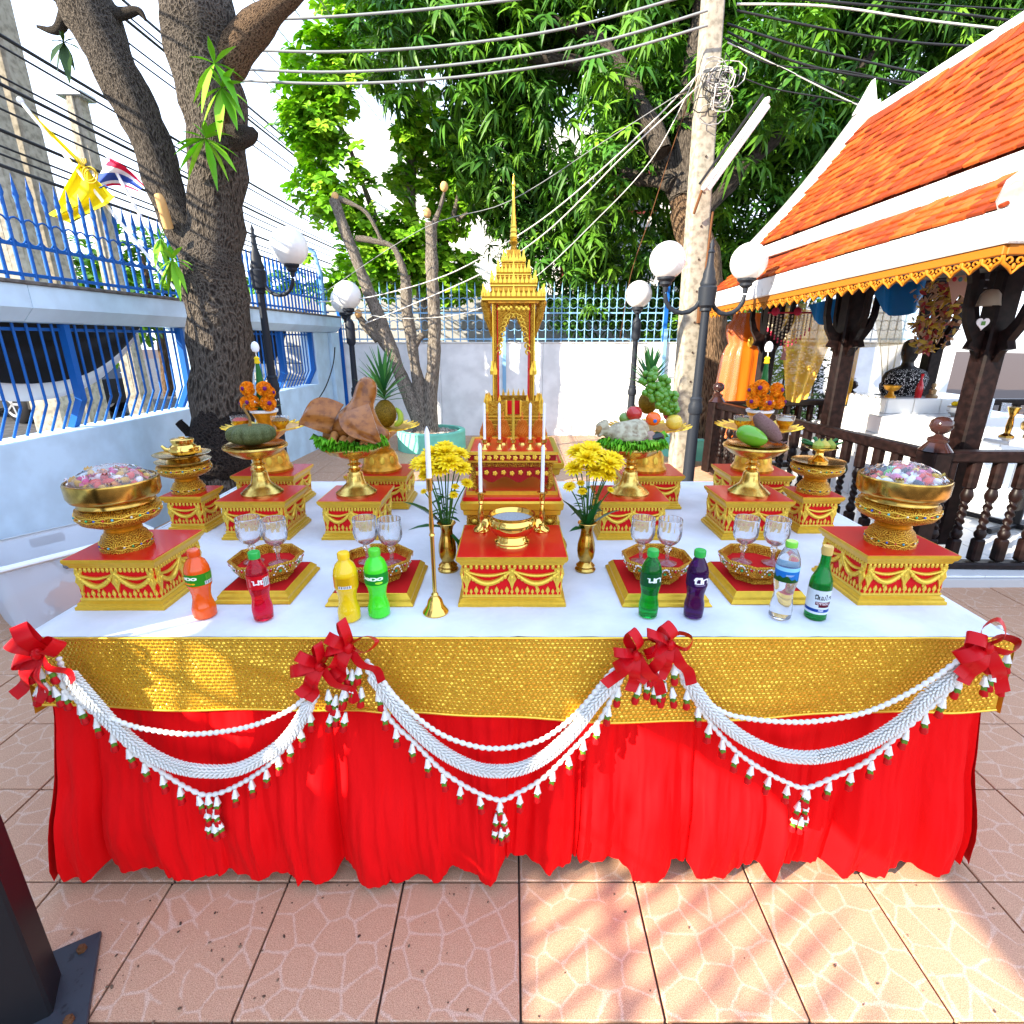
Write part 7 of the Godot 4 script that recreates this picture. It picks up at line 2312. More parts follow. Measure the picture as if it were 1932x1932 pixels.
func candlestick(c: Vector3, label: String, h: float, ch: float) -> void:
	var s := thing("brass_candlestick", label, "candlestick", c)
	var k := h / 0.125
	put(MB.new().lathe([Vector2(0.0, 0.0), Vector2(0.024, 0.0), Vector2(0.025, 0.005), Vector2(0.022, 0.012), Vector2(0.009, 0.022 * k), Vector2(0.006, 0.03 * k), Vector2(0.008, 0.045 * k), Vector2(0.0105, 0.06 * k), Vector2(0.005, 0.085 * k), Vector2(0.008, 0.09 * k), Vector2(0.006, 0.097 * k), Vector2(0.0085, 0.102 * k), Vector2(0.0095, 0.118 * k), Vector2(0.016, 0.122 * k), Vector2(0.016, 0.125 * k), Vector2(0.0, 0.124 * k)], 24), "stick", mats["polished brass"], s)
	var cd := thing("white_candle", "white candle in the " + label, "candle", c + Vector3(0, h, 0))
	put(MB.new().lathe([Vector2(0.0056, 0.0), Vector2(0.0053, ch - 0.008), Vector2(0.002, ch)], 12), "wax_stick", mats["wax"], cd)
	put(MB.new().tube([Vector3(0, ch - 0.002, 0), Vector3(0.001, ch + 0.006, 0)], [0.0008], 4), "wick", mats["black cable"], cd)

func table_goods() -> void:
	plinth("red and gold plinth carrying the brass incense bowl", Vector3(0, TY, -1.449), 0.294, 0.257)
	plinth("red and gold plinth under the sweets bowl by the plastic tub", Vector3(-1.07, TY, -1.418), 0.240, 0.235)
	plinth("red and gold plinth under the sweets bowl by the balustrade", Vector3(1.085, TY, -1.448), 0.245, 0.235)
	plinth("red and gold plinth under the pumpkin bowl", Vector3(-0.945, TY, -1.947), 0.247, 0.22)
	plinth("red and gold plinth under the roast pig bowl", Vector3(-0.588, TY, -1.947), 0.225, 0.22)
	plinth("red and gold plinth under the poultry bowl", Vector3(0.442, TY, -1.947), 0.252, 0.22)
	plinth("red and gold plinth under the green mango bowl", Vector3(0.896, TY, -1.947), 0.245, 0.22)
	plinth("red and gold plinth under the marigold cone by the forked trunk", Vector3(-1.07, TY, -2.33), 0.265, 0.23)
	plinth("red and gold plinth under the pineapple behind the roast pig", Vector3(-0.585, TY, -2.33), 0.265, 0.23)
	plinth("red and gold plinth under the stand of grapes and fruit", Vector3(0.605, TY, -2.33), 0.265, 0.23)
	plinth("red and gold plinth under the marigold cone by the pavilion", Vector3(1.075, TY, -2.33), 0.27, 0.23)
	plinth("small red and gold plinth under the brass teapot", Vector3(-1.245, TY, -1.995), 0.150, 0.155, 0.145)
	plinth("small red and gold plinth under the betel leaf dish", Vector3(1.165, TY, -1.985), 0.150, 0.155, 0.145)
	bottles()
	trays()
	var top := TY + 0.15
	var r := RandomNumberGenerator.new()
	r.seed = 19
	# carved stands with bowls of sweets
	var h := carved_stand("carved gilt pedestal bowl under the sweets by the plastic tub", Vector3(-1.085, top, -1.40), 0.94)
	candy_bowl(Vector3(-1.085, top + h, -1.40), 0, "wide plain brass bowl holding pink and orange sweets", "heap of pink and orange wrapped sweets under clear film", [Color(0.55, 0.03, 0.16), Color(0.55, 0.17, 0.005), Color(0.55, 0.05, 0.02), Color(0.5, 0.26, 0.01), Color(0.7, 0.6, 0.6)], 31)
	h = carved_stand("carved gilt pedestal bowl under the sweets by the balustrade", Vector3(1.085, top, -1.43), 0.94)
	candy_bowl(Vector3(1.085, top + h, -1.43), 0, "wide plain brass bowl holding multicoloured sweets", "heap of white, green and pink wrapped sweets under clear film", [Color(0.75, 0.75, 0.75), Color(0.06, 0.34, 0.03), Color(0.6, 0.05, 0.02), Color(0.6, 0.16, 0.3), Color(0.62, 0.42, 0.02), Color(0.05, 0.06, 0.09), Color(0.7, 0.72, 0.7)], 32)
	h = carved_stand("smaller carved gilt pedestal bowl under the teapot tray", Vector3(-1.25, TY + 0.145, -1.985), 0.86)
	var y := TY + 0.145 + h
	var tr := thing("brass_tray", "round brass tray with cup rim under the teapot", "tray", Vector3(-1.25, y, -1.985))
	put(MB.new().lathe([Vector2(0.0, 0.0), Vector2(0.07, 0.0), Vector2(0.09, 0.004), Vector2(0.096, 0.012), Vector2(0.092, 0.012), Vector2(0.06, 0.006), Vector2(0.05, 0.022), Vector2(0.075, 0.026), Vector2(0.096, 0.036), Vector2(0.098, 0.038), Vector2(0.092, 0.038), Vector2(0.07, 0.030), Vector2(0.0, 0.028)], 44), "dish", mats["brass"], tr)
	var tp := thing("brass_teapot", "small polished brass teapot with lid on the round tray", "teapot", Vector3(-1.24, y + 0.03, -1.985))
	put(MB.new().lathe([Vector2(0.0, 0.0), Vector2(0.034, 0.0), Vector2(0.047, 0.008), Vector2(0.050, 0.022), Vector2(0.044, 0.036), Vector2(0.036, 0.042), Vector2(0.036, 0.048)], 32), "pot_body", mats["polished brass"], tp)
	put(MB.new().lathe([Vector2(0.036, 0.048), Vector2(0.039, 0.050), Vector2(0.040, 0.060), Vector2(0.034, 0.064), Vector2(0.010, 0.066), Vector2(0.010, 0.070), Vector2(0.0, 0.071)], 28), "lid", mats["polished brass"], tp)
	put(MB.new().tube([Vector3(-0.04, 0.012, 0), Vector3(-0.068, 0.02, 0), Vector3(-0.082, 0.034, 0)], [0.010, 0.008, 0.005], 10), "spout", mats["polished brass"], tp)
	put(MB.new().tube([Vector3(0.046, 0.03, 0.005), Vector3(0.065, 0.033, 0.005), Vector3(0.066, 0.014, 0.005), Vector3(0.048, 0.010, 0.005)], [0.005], 8), "handle", mats["polished brass"], tp)
	h = carved_stand("smaller carved gilt pedestal bowl under the betel leaf dish", Vector3(1.165, TY + 0.145, -1.985), 0.86)
	y = TY + 0.145 + h
	var bp := thing("brass_plate", "flat brass plate on the carved pedestal holding the little dish", "plate", Vector3(1.165, y, -1.985))
	put(MB.new().lathe([Vector2(0.0, 0.0), Vector2(0.08, 0.001), Vector2(0.094, 0.008), Vector2(0.094, 0.010), Vector2(0.078, 0.006), Vector2(0.0, 0.005)], 44), "plate", mats["brass"], bp)
	var bd := thing("brass_stem_dish", "little brass stemmed dish of carved betel leaves", "dish", Vector3(1.165, y + 0.006, -1.985))
	put(MB.new().lathe([Vector2(0.034, 0.0), Vector2(0.034, 0.004), Vector2(0.026, 0.010), Vector2(0.014, 0.022), Vector2(0.013, 0.034), Vector2(0.018, 0.040), Vector2(0.050, 0.050), Vector2(0.062, 0.056), Vector2(0.058, 0.057), Vector2(0.0, 0.050)], 32), "dish", mats["polished brass"], bd)
	for k in 9:
		var a := PI * (0.95 + 1.1 * k / 8.0)
		var b := MB.new()
		b.col = Color(0.015, 0.10, 0.02)
		b.tube([Vector3(cos(a) * 0.02, 0.058, sin(a) * 0.02), Vector3(cos(a) * 0.065, 0.072 + 0.01 * sin(k * 2.0), sin(a) * 0.05), Vector3(cos(a) * 0.078, 0.076, sin(a) * 0.06)], [0.007, 0.009, 0.001], 6, true, 0.5)
		put(b, "betel_leaf", mats["glossy painted"], bd)
	for k in 3:
		var b := MB.new()
		b.col = [Color(0.30, 0.36, 0.06), Color(0.5, 0.4, 0.08), Color(0.25, 0.3, 0.05)][k]
		b.lathe([Vector2(0.0, 0.0), Vector2(0.018, 0.002), Vector2(0.02, 0.012), Vector2(0.012, 0.022), Vector2(0.004, 0.028), Vector2(0.002, 0.036)], 24, 1, 1, 8, 0.1)
		put(b, "carved_areca", mats["glossy painted"], bd, at(Vector3(-0.022 + 0.024 * k, 0.054, 0.02 - 0.004 * k)))
	# pumpkin
	h = tall_bowl("tall brass footed bowl holding the dark pumpkin", Vector3(-0.945, top, -1.94))
	var bowl_y := top + h
	var pk := thing("pumpkin", "dark green ribbed pumpkin with curved stalk", "pumpkin", Vector3(-0.955, bowl_y + 0.001, -1.94))
	var rows := []
	for k in 25:
		var t := PI * k / 24.0
		var row := PackedVector3Array()
		for j in 64:
			var a := TAU * j / 64.0
			var rib := 1.0 - 0.20 * pow(absf(cos(a * 6.0)), 8.0) * sin(t)
			var rr := sin(t) * 0.086 * rib
			row.append(Vector3(cos(a) * rr, 0.036 - cos(t) * 0.036 + 0.012 * (1.0 - exp(-pow(sin(t) / 0.5, 2.0))) * (1 if k > 12 else 0) - (0.004 if k > 12 else 0.0), sin(a) * rr))
		rows.append(row)
	put(MB.new().grid(rows, true), "rind", grain(mat("pumpkin rind", 0.15, 0.17, 0.07, 0.6), noise_tex("rind", FastNoiseLite.TYPE_SIMPLEX, 0.06, [lin(0.25, 0.3, 0.2), lin(0.6, 0.6, 0.5), Color.WHITE], [0.2, 0.5, 0.8], 256, 3), 12.0, 0.15), pk)
	put(MB.new().tube(spline([Vector3(0, 0.064, 0), Vector3(0.004, 0.095, 0.0), Vector3(-0.006, 0.118, 0), Vector3(-0.013, 0.138, 0), Vector3(-0.004, 0.146, 0)], 12), [0.010, 0.007, 0.0055, 0.005, 0.0045], 8), "stalk", mat("pumpkin stalk", 0.25, 0.14, 0.04, 0.7), pk)
	# roast pig head
	h = tall_bowl("tall brass footed bowl holding the roast pig head", Vector3(-0.588, top, -1.94))
	roast_pig(Vector3(-0.588, bowl_y + 0.002, -1.94))
	lettuce("curly lettuce bed round the roast pig head", Vector3(-0.588, bowl_y - 0.004, -1.94), [[-0.3, 2.9]], 0.125)
	# poultry platter
	h = tall_bowl("tall brass footed bowl holding the boiled chicken and lettuce", Vector3(0.442, top, -1.94))
	chicken(Vector3(0.442, bowl_y + 0.002, -1.94))
	lettuce("curly lettuce bed round the boiled chicken", Vector3(0.442, bowl_y - 0.002, -1.94), [[0.2, 1.3], [1.2, 2.3], [2.2, 3.2]], 0.122)
	# mango and taro
	h = tall_bowl("tall brass footed bowl holding the green mango and taro", Vector3(0.896, top, -1.94))
	var mg := thing("green_mango", "large smooth light green mango lying in the bowl", "mango", Vector3(0.868, bowl_y + 0.034, -1.915))
	var mr := []
	for k in 19:
		var t := PI * k / 18.0
		var row := PackedVector3Array()
		for j in 28:
			var a := TAU * j / 28.0
			var rr := sin(t) * (0.034 + 0.004 * cos(t))
			row.append(Vector3(-cos(t) * 0.058, 0.003 * sin(t * 2.0) + cos(a) * rr, sin(a) * rr))
		mr.append(row)
	put(MB.new().grid(mr, true), "skin", gloss("mango skin", 0.11, 0.33, 0.012), mg, Transform3D(Basis(Vector3.BACK, -0.28) * Basis(Vector3.UP, -0.1), Vector3(0, 0.002, 0)))
	put(MB.new().ball(Vector3(0.052, -0.014, 0.012), Vector3(0.004, 0.004, 0.003), 4, 6), "stalk_scar", mats["brown bark"], mg)
	var ta := thing("taro_root", "purplish ringed taro root leaning behind the mango", "taro", Vector3(0.925, bowl_y + 0.01, -1.95))
	var tpath := spline([Vector3(0.052, 0.006, 0.02), Vector3(0.03, 0.03, 0.01), Vector3(-0.005, 0.065, -0.005), Vector3(-0.03, 0.098, -0.015)], 26)
	var trad := []
	for k in 27:
		trad.append((0.010 + 0.020 * sin(PI * minf(1.0, k / 26.0 * 0.9 + 0.05))) * (1.0 + 0.05 * (k % 2)))
	put(MB.new().tube(tpath, trad, 14), "root", grain(mat("taro skin", 0.20, 0.11, 0.10, 0.85), texs["clay"], 20.0, 0.2), ta)
	for k in 14:
		var a := r.randf() * TAU
		put(MB.new().tube([Vector3(0.05, 0.006, 0.02), Vector3(0.05 + cos(a) * 0.02, 0.0, 0.02 + sin(a) * 0.02), Vector3(0.05 + cos(a) * 0.034, 0.004, 0.02 + sin(a) * 0.03)], [0.0025, 0.002, 0.001], 5), "rootlet", mats["taro skin"], ta)
	# back row
	var mm := marigold_mesh()
	var bz := -2.33
	var xs := [-1.075, -0.585, 0.60, 1.075]
	var lb := ["amber gilt stand under the marigold cone by the forked trunk", "amber gilt stand under the pineapple behind the roast pig", "amber gilt stand under the grapes", "amber gilt stand under the marigold cone by the pavilion"]
	var sh := 0.0
	for k in 4:
		sh = big_stand(lb[k], Vector3(xs[k], top, bz))
	var sy := top + sh
	var fl := [[-0.038, 0.165, -0.4, 1.15], [0.032, 0.165, 0.5, 1.15], [-0.028, 0.108, -0.3, 1.25], [0.040, 0.105, 0.6, 1.2], [-0.056, 0.105, -1.1, 1.05], [0.052, 0.15, 1.2, 0.9]]
	leaf_cone("green banana leaf cone with marigolds in a bowl by the forked trunk", Vector3(xs[0], sy, bz), mm, fl)
	leaf_cone("green banana leaf cone with marigolds in a bowl by the pavilion", Vector3(xs[3], sy, bz), mm, [[-0.030, 0.168, -0.5, 1.25], [0.040, 0.160, 0.6, 1.15], [0.004, 0.106, 0.0, 1.3], [-0.05, 0.112, -0.8, 1.1], [0.058, 0.110, 1.0, 1.1], [-0.056, 0.16, -1.2, 1.0]])
	side_cup("clear lidded cup of dark tea beside the marigold cone by the trunk", Vector3(xs[0] + 0.088, sy, bz + 0.055), Color(0.2, 0.1, 0.02))
	side_cup("clear lidded cup of red sweets beside the pumpkin", Vector3(xs[0] - 0.085, sy, bz + 0.05), Color(0.4, 0.05, 0.05))
	side_cup("clear lidded cup of pale sweets behind the taro root", Vector3(xs[3] + 0.09, sy, bz + 0.05), Color(0.4, 0.38, 0.3))
	side_cup("clear lidded cup of green sweets behind the green mango", Vector3(xs[3] - 0.09, sy, bz + 0.05), Color(0.15, 0.16, 0.05))
	pineapple(Vector3(xs[1] + 0.035, sy, bz), "pineapple with a tall leafy crown behind the roast pig", 1.15, 1.35)
	var bn := thing("banana_hand", "green bananas beside the pineapple", "bananas", Vector3(xs[1] + 0.085, sy, bz + 0.03))
	for k in 4:
		var b := MB.new()
		b.col = Color(0.20, 0.38, 0.03).lerp(Color(0.5, 0.5, 0.05), k * 0.15)
		b.tube(spline([Vector3(0.0, 0.012, 0.01 * k), Vector3(0.022, 0.03, 0.008 * k), Vector3(0.022, 0.06, 0.004 * k), Vector3(0.004, 0.085, 0)], 10), [0.004, 0.010, 0.0115, 0.0115, 0.0115, 0.011, 0.011, 0.010, 0.009, 0.006, 0.003], 7)
		put(b, "banana", mats["glossy painted"], bn)
	# fruit heap
	var fx: float = xs[2]
	pineapple(Vector3(fx + 0.0, sy + 0.05, bz - 0.05), "pineapple with a spiky crown behind the grapes", 1.0, 1.15)
	var gp := thing("grape_bunch", "large bunch of round green grapes spilling over the fruit", "grapes", Vector3(fx, sy + 0.03, bz + 0.03))
	var gmesh := MB.new().ball(Vector3.ZERO, Vector3(0.0135, 0.0135, 0.0135), 8, 12).mesh()
	for k in 120:
		var t := r.randf()
		var a := r.randf() * TAU
		var rad := lerpf(0.066, 0.036, t) * sqrt(r.randf())
		var p := Vector3(lerpf(-0.025, 0.075, t) + cos(a) * rad, lerpf(0.175, 0.05, t) + sin(a) * rad * 0.9, 0.02 + 0.03 * sin(PI * t) + r.randf() * 0.02)
		put(gmesh, "grape", gloss("grape skin", 0.085, 0.25, 0.012), gp, at(p))
	put(MB.new().tube(spline([Vector3(-0.02, 0.19, 0.0), Vector3(0.02, 0.14, 0.0), Vector3(0.08, 0.05, 0.0)], 8), [0.002], 5), "stem", mats["brown bark"], gp)
	fruit("apple", "red apple left of the grapes beside the chicken".replace("left of", "touching"), Vector3(fx - 0.085, sy + 0.035, bz + 0.07), Vector3(0.033, 0.032, 0.033), gloss("apple skin", 0.48, 0.03, 0.025), "apple")
	var og := fruit("orange_fruit", "bright orange with a blue sticker below the grapes", Vector3(fx - 0.012, sy + 0.02, bz + 0.105), Vector3(0.031, 0.029, 0.031), gloss("orange peel", 0.85, 0.13, 0.005), "orange", false, 0.04)
	put(MB.new().ball(Vector3(0.0, 0.024, 0.0305), Vector3(0.008, 0.008, 0.0015), 4, 8), "sticker", mat("sticker blue", 0.03, 0.15, 0.5, 0.4), og)
	fruit("yellow_pear", "round yellow pear at the edge of the fruit stand", Vector3(fx + 0.08, sy + 0.0, bz + 0.09), Vector3(0.034, 0.033, 0.034), gloss("pear skin", 0.72, 0.50, 0.06), "pear", true, 0.06)
	fruit("dragon_fruit", "pink dragon fruit tucked behind the yellow pear", Vector3(fx + 0.075, sy + 0.03, bz + 0.03), Vector3(0.028, 0.034, 0.028), gloss("dragon skin", 0.5, 0.05, 0.12), "dragon fruit", false, 0.0)
	fruit("custard_apple", "small green custard apple behind the chicken", Vector3(fx - 0.12, sy + 0.02, bz + 0.05), Vector3(0.024, 0.024, 0.024), gloss("custard skin", 0.16, 0.30, 0.06), "custard apple")
	fruit("rose_apple", "pale pink rose apple under the orange", Vector3(fx - 0.055, sy + 0.0, bz + 0.095), Vector3(0.026, 0.022, 0.026), gloss("rose skin", 0.6, 0.4, 0.3), "rose apple")
	# brass incense bowl with elephant handles, candlesticks, lighter, vases
	var ib := thing("incense_bowl", "large polished brass incense bowl with elephant head handles full of grey ash", "incense bowl", Vector3(0.0, top, -1.42))
	put(MB.new().lathe([Vector2(0.050, 0.0), Vector2(0.050, 0.004), Vector2(0.048, 0.007), Vector2(0.049, 0.010), Vector2(0.044, 0.014), Vector2(0.042, 0.024), Vector2(0.040, 0.028)], 48), "foot", mats["polished brass"], ib)
	put(MB.new().lathe([Vector2(0.040, 0.028), Vector2(0.052, 0.034), Vector2(0.062, 0.046), Vector2(0.0665, 0.060), Vector2(0.065, 0.072), Vector2(0.060, 0.080), Vector2(0.062, 0.084), Vector2(0.066, 0.087), Vector2(0.066, 0.089), Vector2(0.061, 0.089), Vector2(0.056, 0.078), Vector2(0.056, 0.074)], 56), "bowl", mats["polished brass"], ib)
	put(MB.new().lathe([Vector2(0.057, 0.070), Vector2(0.057, 0.0755), Vector2(0.03, 0.0775), Vector2(0.0, 0.077)], 40), "ash", grain(mat("ash", 0.36, 0.37, 0.38, 0.95), texs["fine grain"], 20.0, 0.2), ib)
	for s in [-1.0, 1.0]:
		var el := blob([[Vector3(s * 0.064, 0.062, 0), Vector3(s * 0.074, 0.064, 0.004), 0.013, 0.012], [Vector3(s * 0.076, 0.06, 0.006), Vector3(s * 0.086, 0.044, 0.012), 0.008, 0.005], [Vector3(s * 0.086, 0.044, 0.012), Vector3(s * 0.094, 0.040, 0.016), 0.005, 0.003], [Vector3(s * 0.068, 0.066, 0.014), Vector3(s * 0.070, 0.056, 0.020), 0.007, 0.005], [Vector3(s * 0.068, 0.066, -0.012), Vector3(s * 0.070, 0.056, -0.016), 0.007, 0.005]], 0.006, 0.0025)
		put(el, "elephant_handle", mats["polished brass"], ib)
	candlestick(Vector3(-0.093, top, -1.52), "brass candlestick beside the incense bowl towards the pumpkin", 0.125, 0.145)
	candlestick(Vector3(0.090, top, -1.52), "brass candlestick beside the incense bowl towards the poultry bowl", 0.125, 0.140)
	var li := thing("taper_holder", "tall slender brass taper holder with bell foot beside the vase", "candlestick", Vector3(-0.207, TY, -1.29))
	put(MB.new().lathe([Vector2(0.0, 0.0), Vector2(0.034, 0.0), Vector2(0.035, 0.004), Vector2(0.031, 0.010), Vector2(0.023, 0.022), Vector2(0.019, 0.038), Vector2(0.013, 0.046), Vector2(0.009, 0.050), Vector2(0.010, 0.054), Vector2(0.006, 0.060)], 36), "bell_foot", mats["polished brass"], li)
	put(MB.new().lathe([Vector2(0.0055, 0.058), Vector2(0.0055, 0.22), Vector2(0.008, 0.223), Vector2(0.005, 0.23), Vector2(0.0065, 0.25), Vector2(0.0045, 0.29), Vector2(0.004, 0.34), Vector2(0.008, 0.344), Vector2(0.008, 0.372), Vector2(0.010, 0.376), Vector2(0.0, 0.376)], 20), "stem", mats["polished brass"], li)
	var lc := thing("tall_taper", "tall white taper in the slender brass holder", "candle", Vector3(-0.207, TY + 0.376, -1.29))
	put(MB.new().lathe([Vector2(0.0068, 0.0), Vector2(0.0062, 0.115), Vector2(0.001, 0.128)], 12), "wax_stick", mats["wax"], lc)
	var fm := flower_mesh()
	var fpos := [[-0.07, 0.20, 0.0, 1.0], [-0.035, 0.225, -0.01, 1.1], [-0.05, 0.205, 0.03, 1.0], [0.02, 0.21, 0.03, 1.05], [0.0, 0.24, -0.03, 1.0], [0.005, 0.23, 0.0, 1.1], [0.04, 0.222, -0.02, 1.0], [-0.01, 0.19, 0.03, 0.95], [0.055, 0.19, 0.02, 0.85], [-0.05, 0.17, 0.03, 0.7], [0.07, 0.145, 0.03, 0.55], [0.03, 0.11, 0.035, 0.4], [-0.06, 0.12, 0.03, 0.3], [0.035, 0.135, 0.03, 0.35]]
	vase(Vector3(-0.205, TY, -1.57), "slender brass vase of yellow chrysanthemums beside the tall taper", "yellow chrysanthemum bunch in the vase beside the tall taper", fpos, 51, fm, [[Vector3(-0.9, 1.1, 0.3), 0.20, 0.05, 0.25], [Vector3(-0.8, 0.35, 0.3), 0.13, 0.03, 0.3], [Vector3(0.9, -0.9, 0.5), 0.12, 0.02, 0.1]])
	var f2 := []
	for q in fpos:
		f2.append([-q[0] * 0.95 + 0.004, q[1] + 0.012 * sin(q[0] * 60.0), q[2], q[3] * 1.03])
	vase(Vector3(0.235, TY, -1.57), "slender brass vase of yellow chrysanthemums beside the poultry plinth", "yellow chrysanthemum bunch in the vase beside the poultry plinth", f2, 52, fm, [[Vector3(-0.7, 1.1, 0.4), 0.17, 0.045, 0.15], [Vector3(0.8, 1.0, 0.5), 0.15, 0.04, 0.2], [Vector3(-0.7, 0.2, 0.4), 0.07, 0.03, 0.2], [Vector3(0.3, 1.2, 0.5), 0.14, 0.035, 0.1]])
	# crumpled clear bag at the far corner of the cloth
	var cb := thing("plastic_bag", "crumpled clear plastic bag lying on the cloth by the betel dish", "plastic bag", Vector3(1.24, TY, -2.20))
	var nf := FastNoiseLite.new()
	nf.frequency = 14.0
	var br := []
	for k in 17:
		var t := PI * 0.5 * k / 16.0
		var row := PackedVector3Array()
		for j in 36:
			var a := TAU * j / 36.0
			var d := Vector3(cos(a) * cos(t), sin(t), sin(a) * cos(t))
			var q := 1.0 + 0.45 * nf.get_noise_3dv(d)
			row.append(d * Vector3(0.10, 0.085, 0.09) * q + Vector3(0, 0.002, 0))
		br.append(row)
	var bgm := mat("bag film", 0.9, 0.9, 0.92, 0.25)
	bgm.transparency = BaseMaterial3D.TRANSPARENCY_ALPHA
	bgm.albedo_color.a = 0.35
	put(MB.new().grid(br, true), "film", bgm, cb)

func roast_pig(c: Vector3) -> void:
	var p := thing("roast_pig_head", "glazed brown roast pig head with drooping ears and raised snout", "roast pig head", c)
	var m := mat("roast skin", 0.34, 0.12, 0.022, 0.28)
	grain(m, noise_tex("roast", FastNoiseLite.TYPE_SIMPLEX_SMOOTH, 0.02, [lin(0.45, 0.36, 0.3), lin(0.9, 0.88, 0.85), Color.WHITE], [0.2, 0.5, 0.8], 256, 5), 6.0, 0.15)
	m.clearcoat_enabled = true
	m.clearcoat = 0.4
	m.clearcoat_roughness = 0.25
	put(blob([[Vector3(0.0, 0.065, -0.02), Vector3(0.03, 0.07, -0.03), 0.062, 0.06], [Vector3(0.02, 0.09, -0.03), Vector3(0.055, 0.19, -0.06), 0.055, 0.030], [Vector3(0.05, 0.19, -0.06), Vector3(0.056, 0.206, -0.058), 0.033, 0.030], [Vector3(0.06, 0.05, -0.02), Vector3(0.11, 0.03, -0.01), 0.045, 0.03], [Vector3(-0.05, 0.05, -0.01), Vector3(-0.07, 0.03, 0.0), 0.045, 0.035]], 0.03, 0.007), "head", m, p)
	# ears as thick drooping flaps
	for q in [[Vector3(-0.02, 0.145, 0.0), Vector3(-0.065, 0.045, 0.045), Vector3(-0.165, 0.085, 0.045), Vector3(-0.02, 0.035, 0.02)], [Vector3(-0.025, 0.115, 0.05), Vector3(0.075, 0.150, 0.01), Vector3(0.115, 0.022, 0.085), Vector3(-0.005, 0.0, 0.045)]]:
		var outer := []
		var inner := []
		for k in 12:
			var u := k / 11.0
			var c0: Vector3 = ((q[0] + q[1]) / 2).lerp(q[2], u) + q[3] * sin(PI * u)
			var ro := PackedVector3Array()
			var ri := PackedVector3Array()
			for j in 11:
				var s := j / 5.0 - 1.0
				var pt: Vector3 = c0 + (q[0] - q[1]) * 0.5 * s * (cos(u * 1.35) + 0.12 * sin(PI * u)) + Vector3(0, 0, 0.022 * (1.0 - s * s) * (1.0 - u) + 0.004 * sin(s * 5.0 + u * 4.0))
				ro.append(pt)
				ri.append(pt + Vector3(0, -0.003, -0.008))
			outer.append(ro)
			inner.append(ri)
		var mb := MB.new().grid(outer)
		mb.grid(inner)
		for e in 2:
			var r0 := PackedVector3Array()
			var r1 := PackedVector3Array()
			for k in 12:
				r0.append(outer[k][e * 10])
				r1.append(inner[k][e * 10])
			mb.grid([r0, r1])
		mb.grid([outer[11], inner[11]])
		put(mb, "ear", m, p)
	for s in [-1, 1]:
		put(MB.new().ball(Vector3(0.052 + s * 0.010, 0.222, -0.040), Vector3(0.005, 0.007, 0.004), 5, 8), "nostril", mats["rust"], p)
	for q in [[-0.045, 0.03, 0.07, 0.0], [0.01, 0.022, 0.08, 0.5], [0.065, 0.02, 0.07, -0.3], [-0.012, 0.018, 0.088, 0.2]]:
		var o := Vector3(q[0], q[1], q[2])
		put(blob([[o, o + Vector3(0.02 * sin(q[3]), 0.012, -0.02), 0.012, 0.014], [o + Vector3(0.006, 0, 0.004), o + Vector3(0.010, -0.004, 0.016), 0.0075, 0.006], [o + Vector3(-0.006, 0, 0.004), o + Vector3(-0.008, -0.004, 0.016), 0.0075, 0.006]], 0.006, 0.0035, 0.002), "trotter", mat("roast meat", 0.36, 0.15, 0.04, 0.5), p)

func chicken(c: Vector3) -> void:
	var p := thing("boiled_chicken", "pale boiled chicken with tucked head on the platter", "chicken", c)
	p.scale = Vector3.ONE * 1.2
	var m := mat("chicken skin", 0.46, 0.42, 0.29, 0.45)
	grain(m, texs["roast"], 9.0, 0.1)
	put(blob([[Vector3(-0.045, 0.036, 0.02), Vector3(0.01, 0.04, 0.005), 0.034, 0.038], [Vector3(-0.05, 0.03, 0.045), Vector3(0.0, 0.022, 0.055), 0.014, 0.02], [Vector3(0.005, 0.05, 0.03), Vector3(0.028, 0.03, 0.045), 0.016, 0.010], [Vector3(-0.07, 0.03, 0.02), Vector3(-0.098, 0.052, 0.03), 0.016, 0.012], [Vector3(-0.098, 0.052, 0.03), Vector3(-0.108, 0.036, 0.04), 0.012, 0.008], [Vector3(-0.106, 0.060, 0.03), Vector3(-0.092, 0.070, 0.03), 0.011, 0.010]], 0.014, 0.004), "bird", m, p)
	put(blob([[Vector3(-0.112, 0.046, 0.042), Vector3(-0.122, 0.038, 0.05), 0.006, 0.003], [Vector3(-0.108, 0.055, 0.038), Vector3(-0.114, 0.05, 0.042), 0.010, 0.008]], 0.006, 0.003), "beak", mat("beak", 0.30, 0.17, 0.06, 0.5), p)
	var ins := thing("wrapped_offal", "clear bag of brown offal tied with a pleated knot on the platter", "wrapped food", c + Vector3(0.035, 0.012, 0.06))
	put(blob([[Vector3(0, 0.012, 0), Vector3(0.01, 0.014, 0.0), 0.016, 0.014], [Vector3(-0.012, 0.02, -0.02), Vector3(0.02, 0.026, -0.02), 0.016, 0.018]], 0.01, 0.004), "offal", mat("offal", 0.30, 0.17, 0.12, 0.2), ins)
	for k in 14:
		var a := TAU * k / 14.0
		var b := MB.new()
		b.col = Color(0.5, 0.36, 0.3)
		leaf(b, Vector3(0.002, 0.018, 0.014), Vector3(cos(a), sin(a), 0.5), 0.022, 0.007, 0.0)
		put(b, "pleat", mats["glossy painted"], ins)
	var bk := thing("black_pudding_block", "glossy black wrapped block on the poultry platter", "wrapped food", c + Vector3(0.075, 0.008, 0.035))
	put(MB.new().box(Vector3(0, 0.022, 0), Vector3(0.062, 0.036, 0.05), 0.012), "block", mat("black wrap", 0.012, 0.013, 0.014, 0.25), bk, Transform3D(Basis(Vector3.UP, 0.3) * Basis(Vector3.BACK, 0.15), Vector3.ZERO))
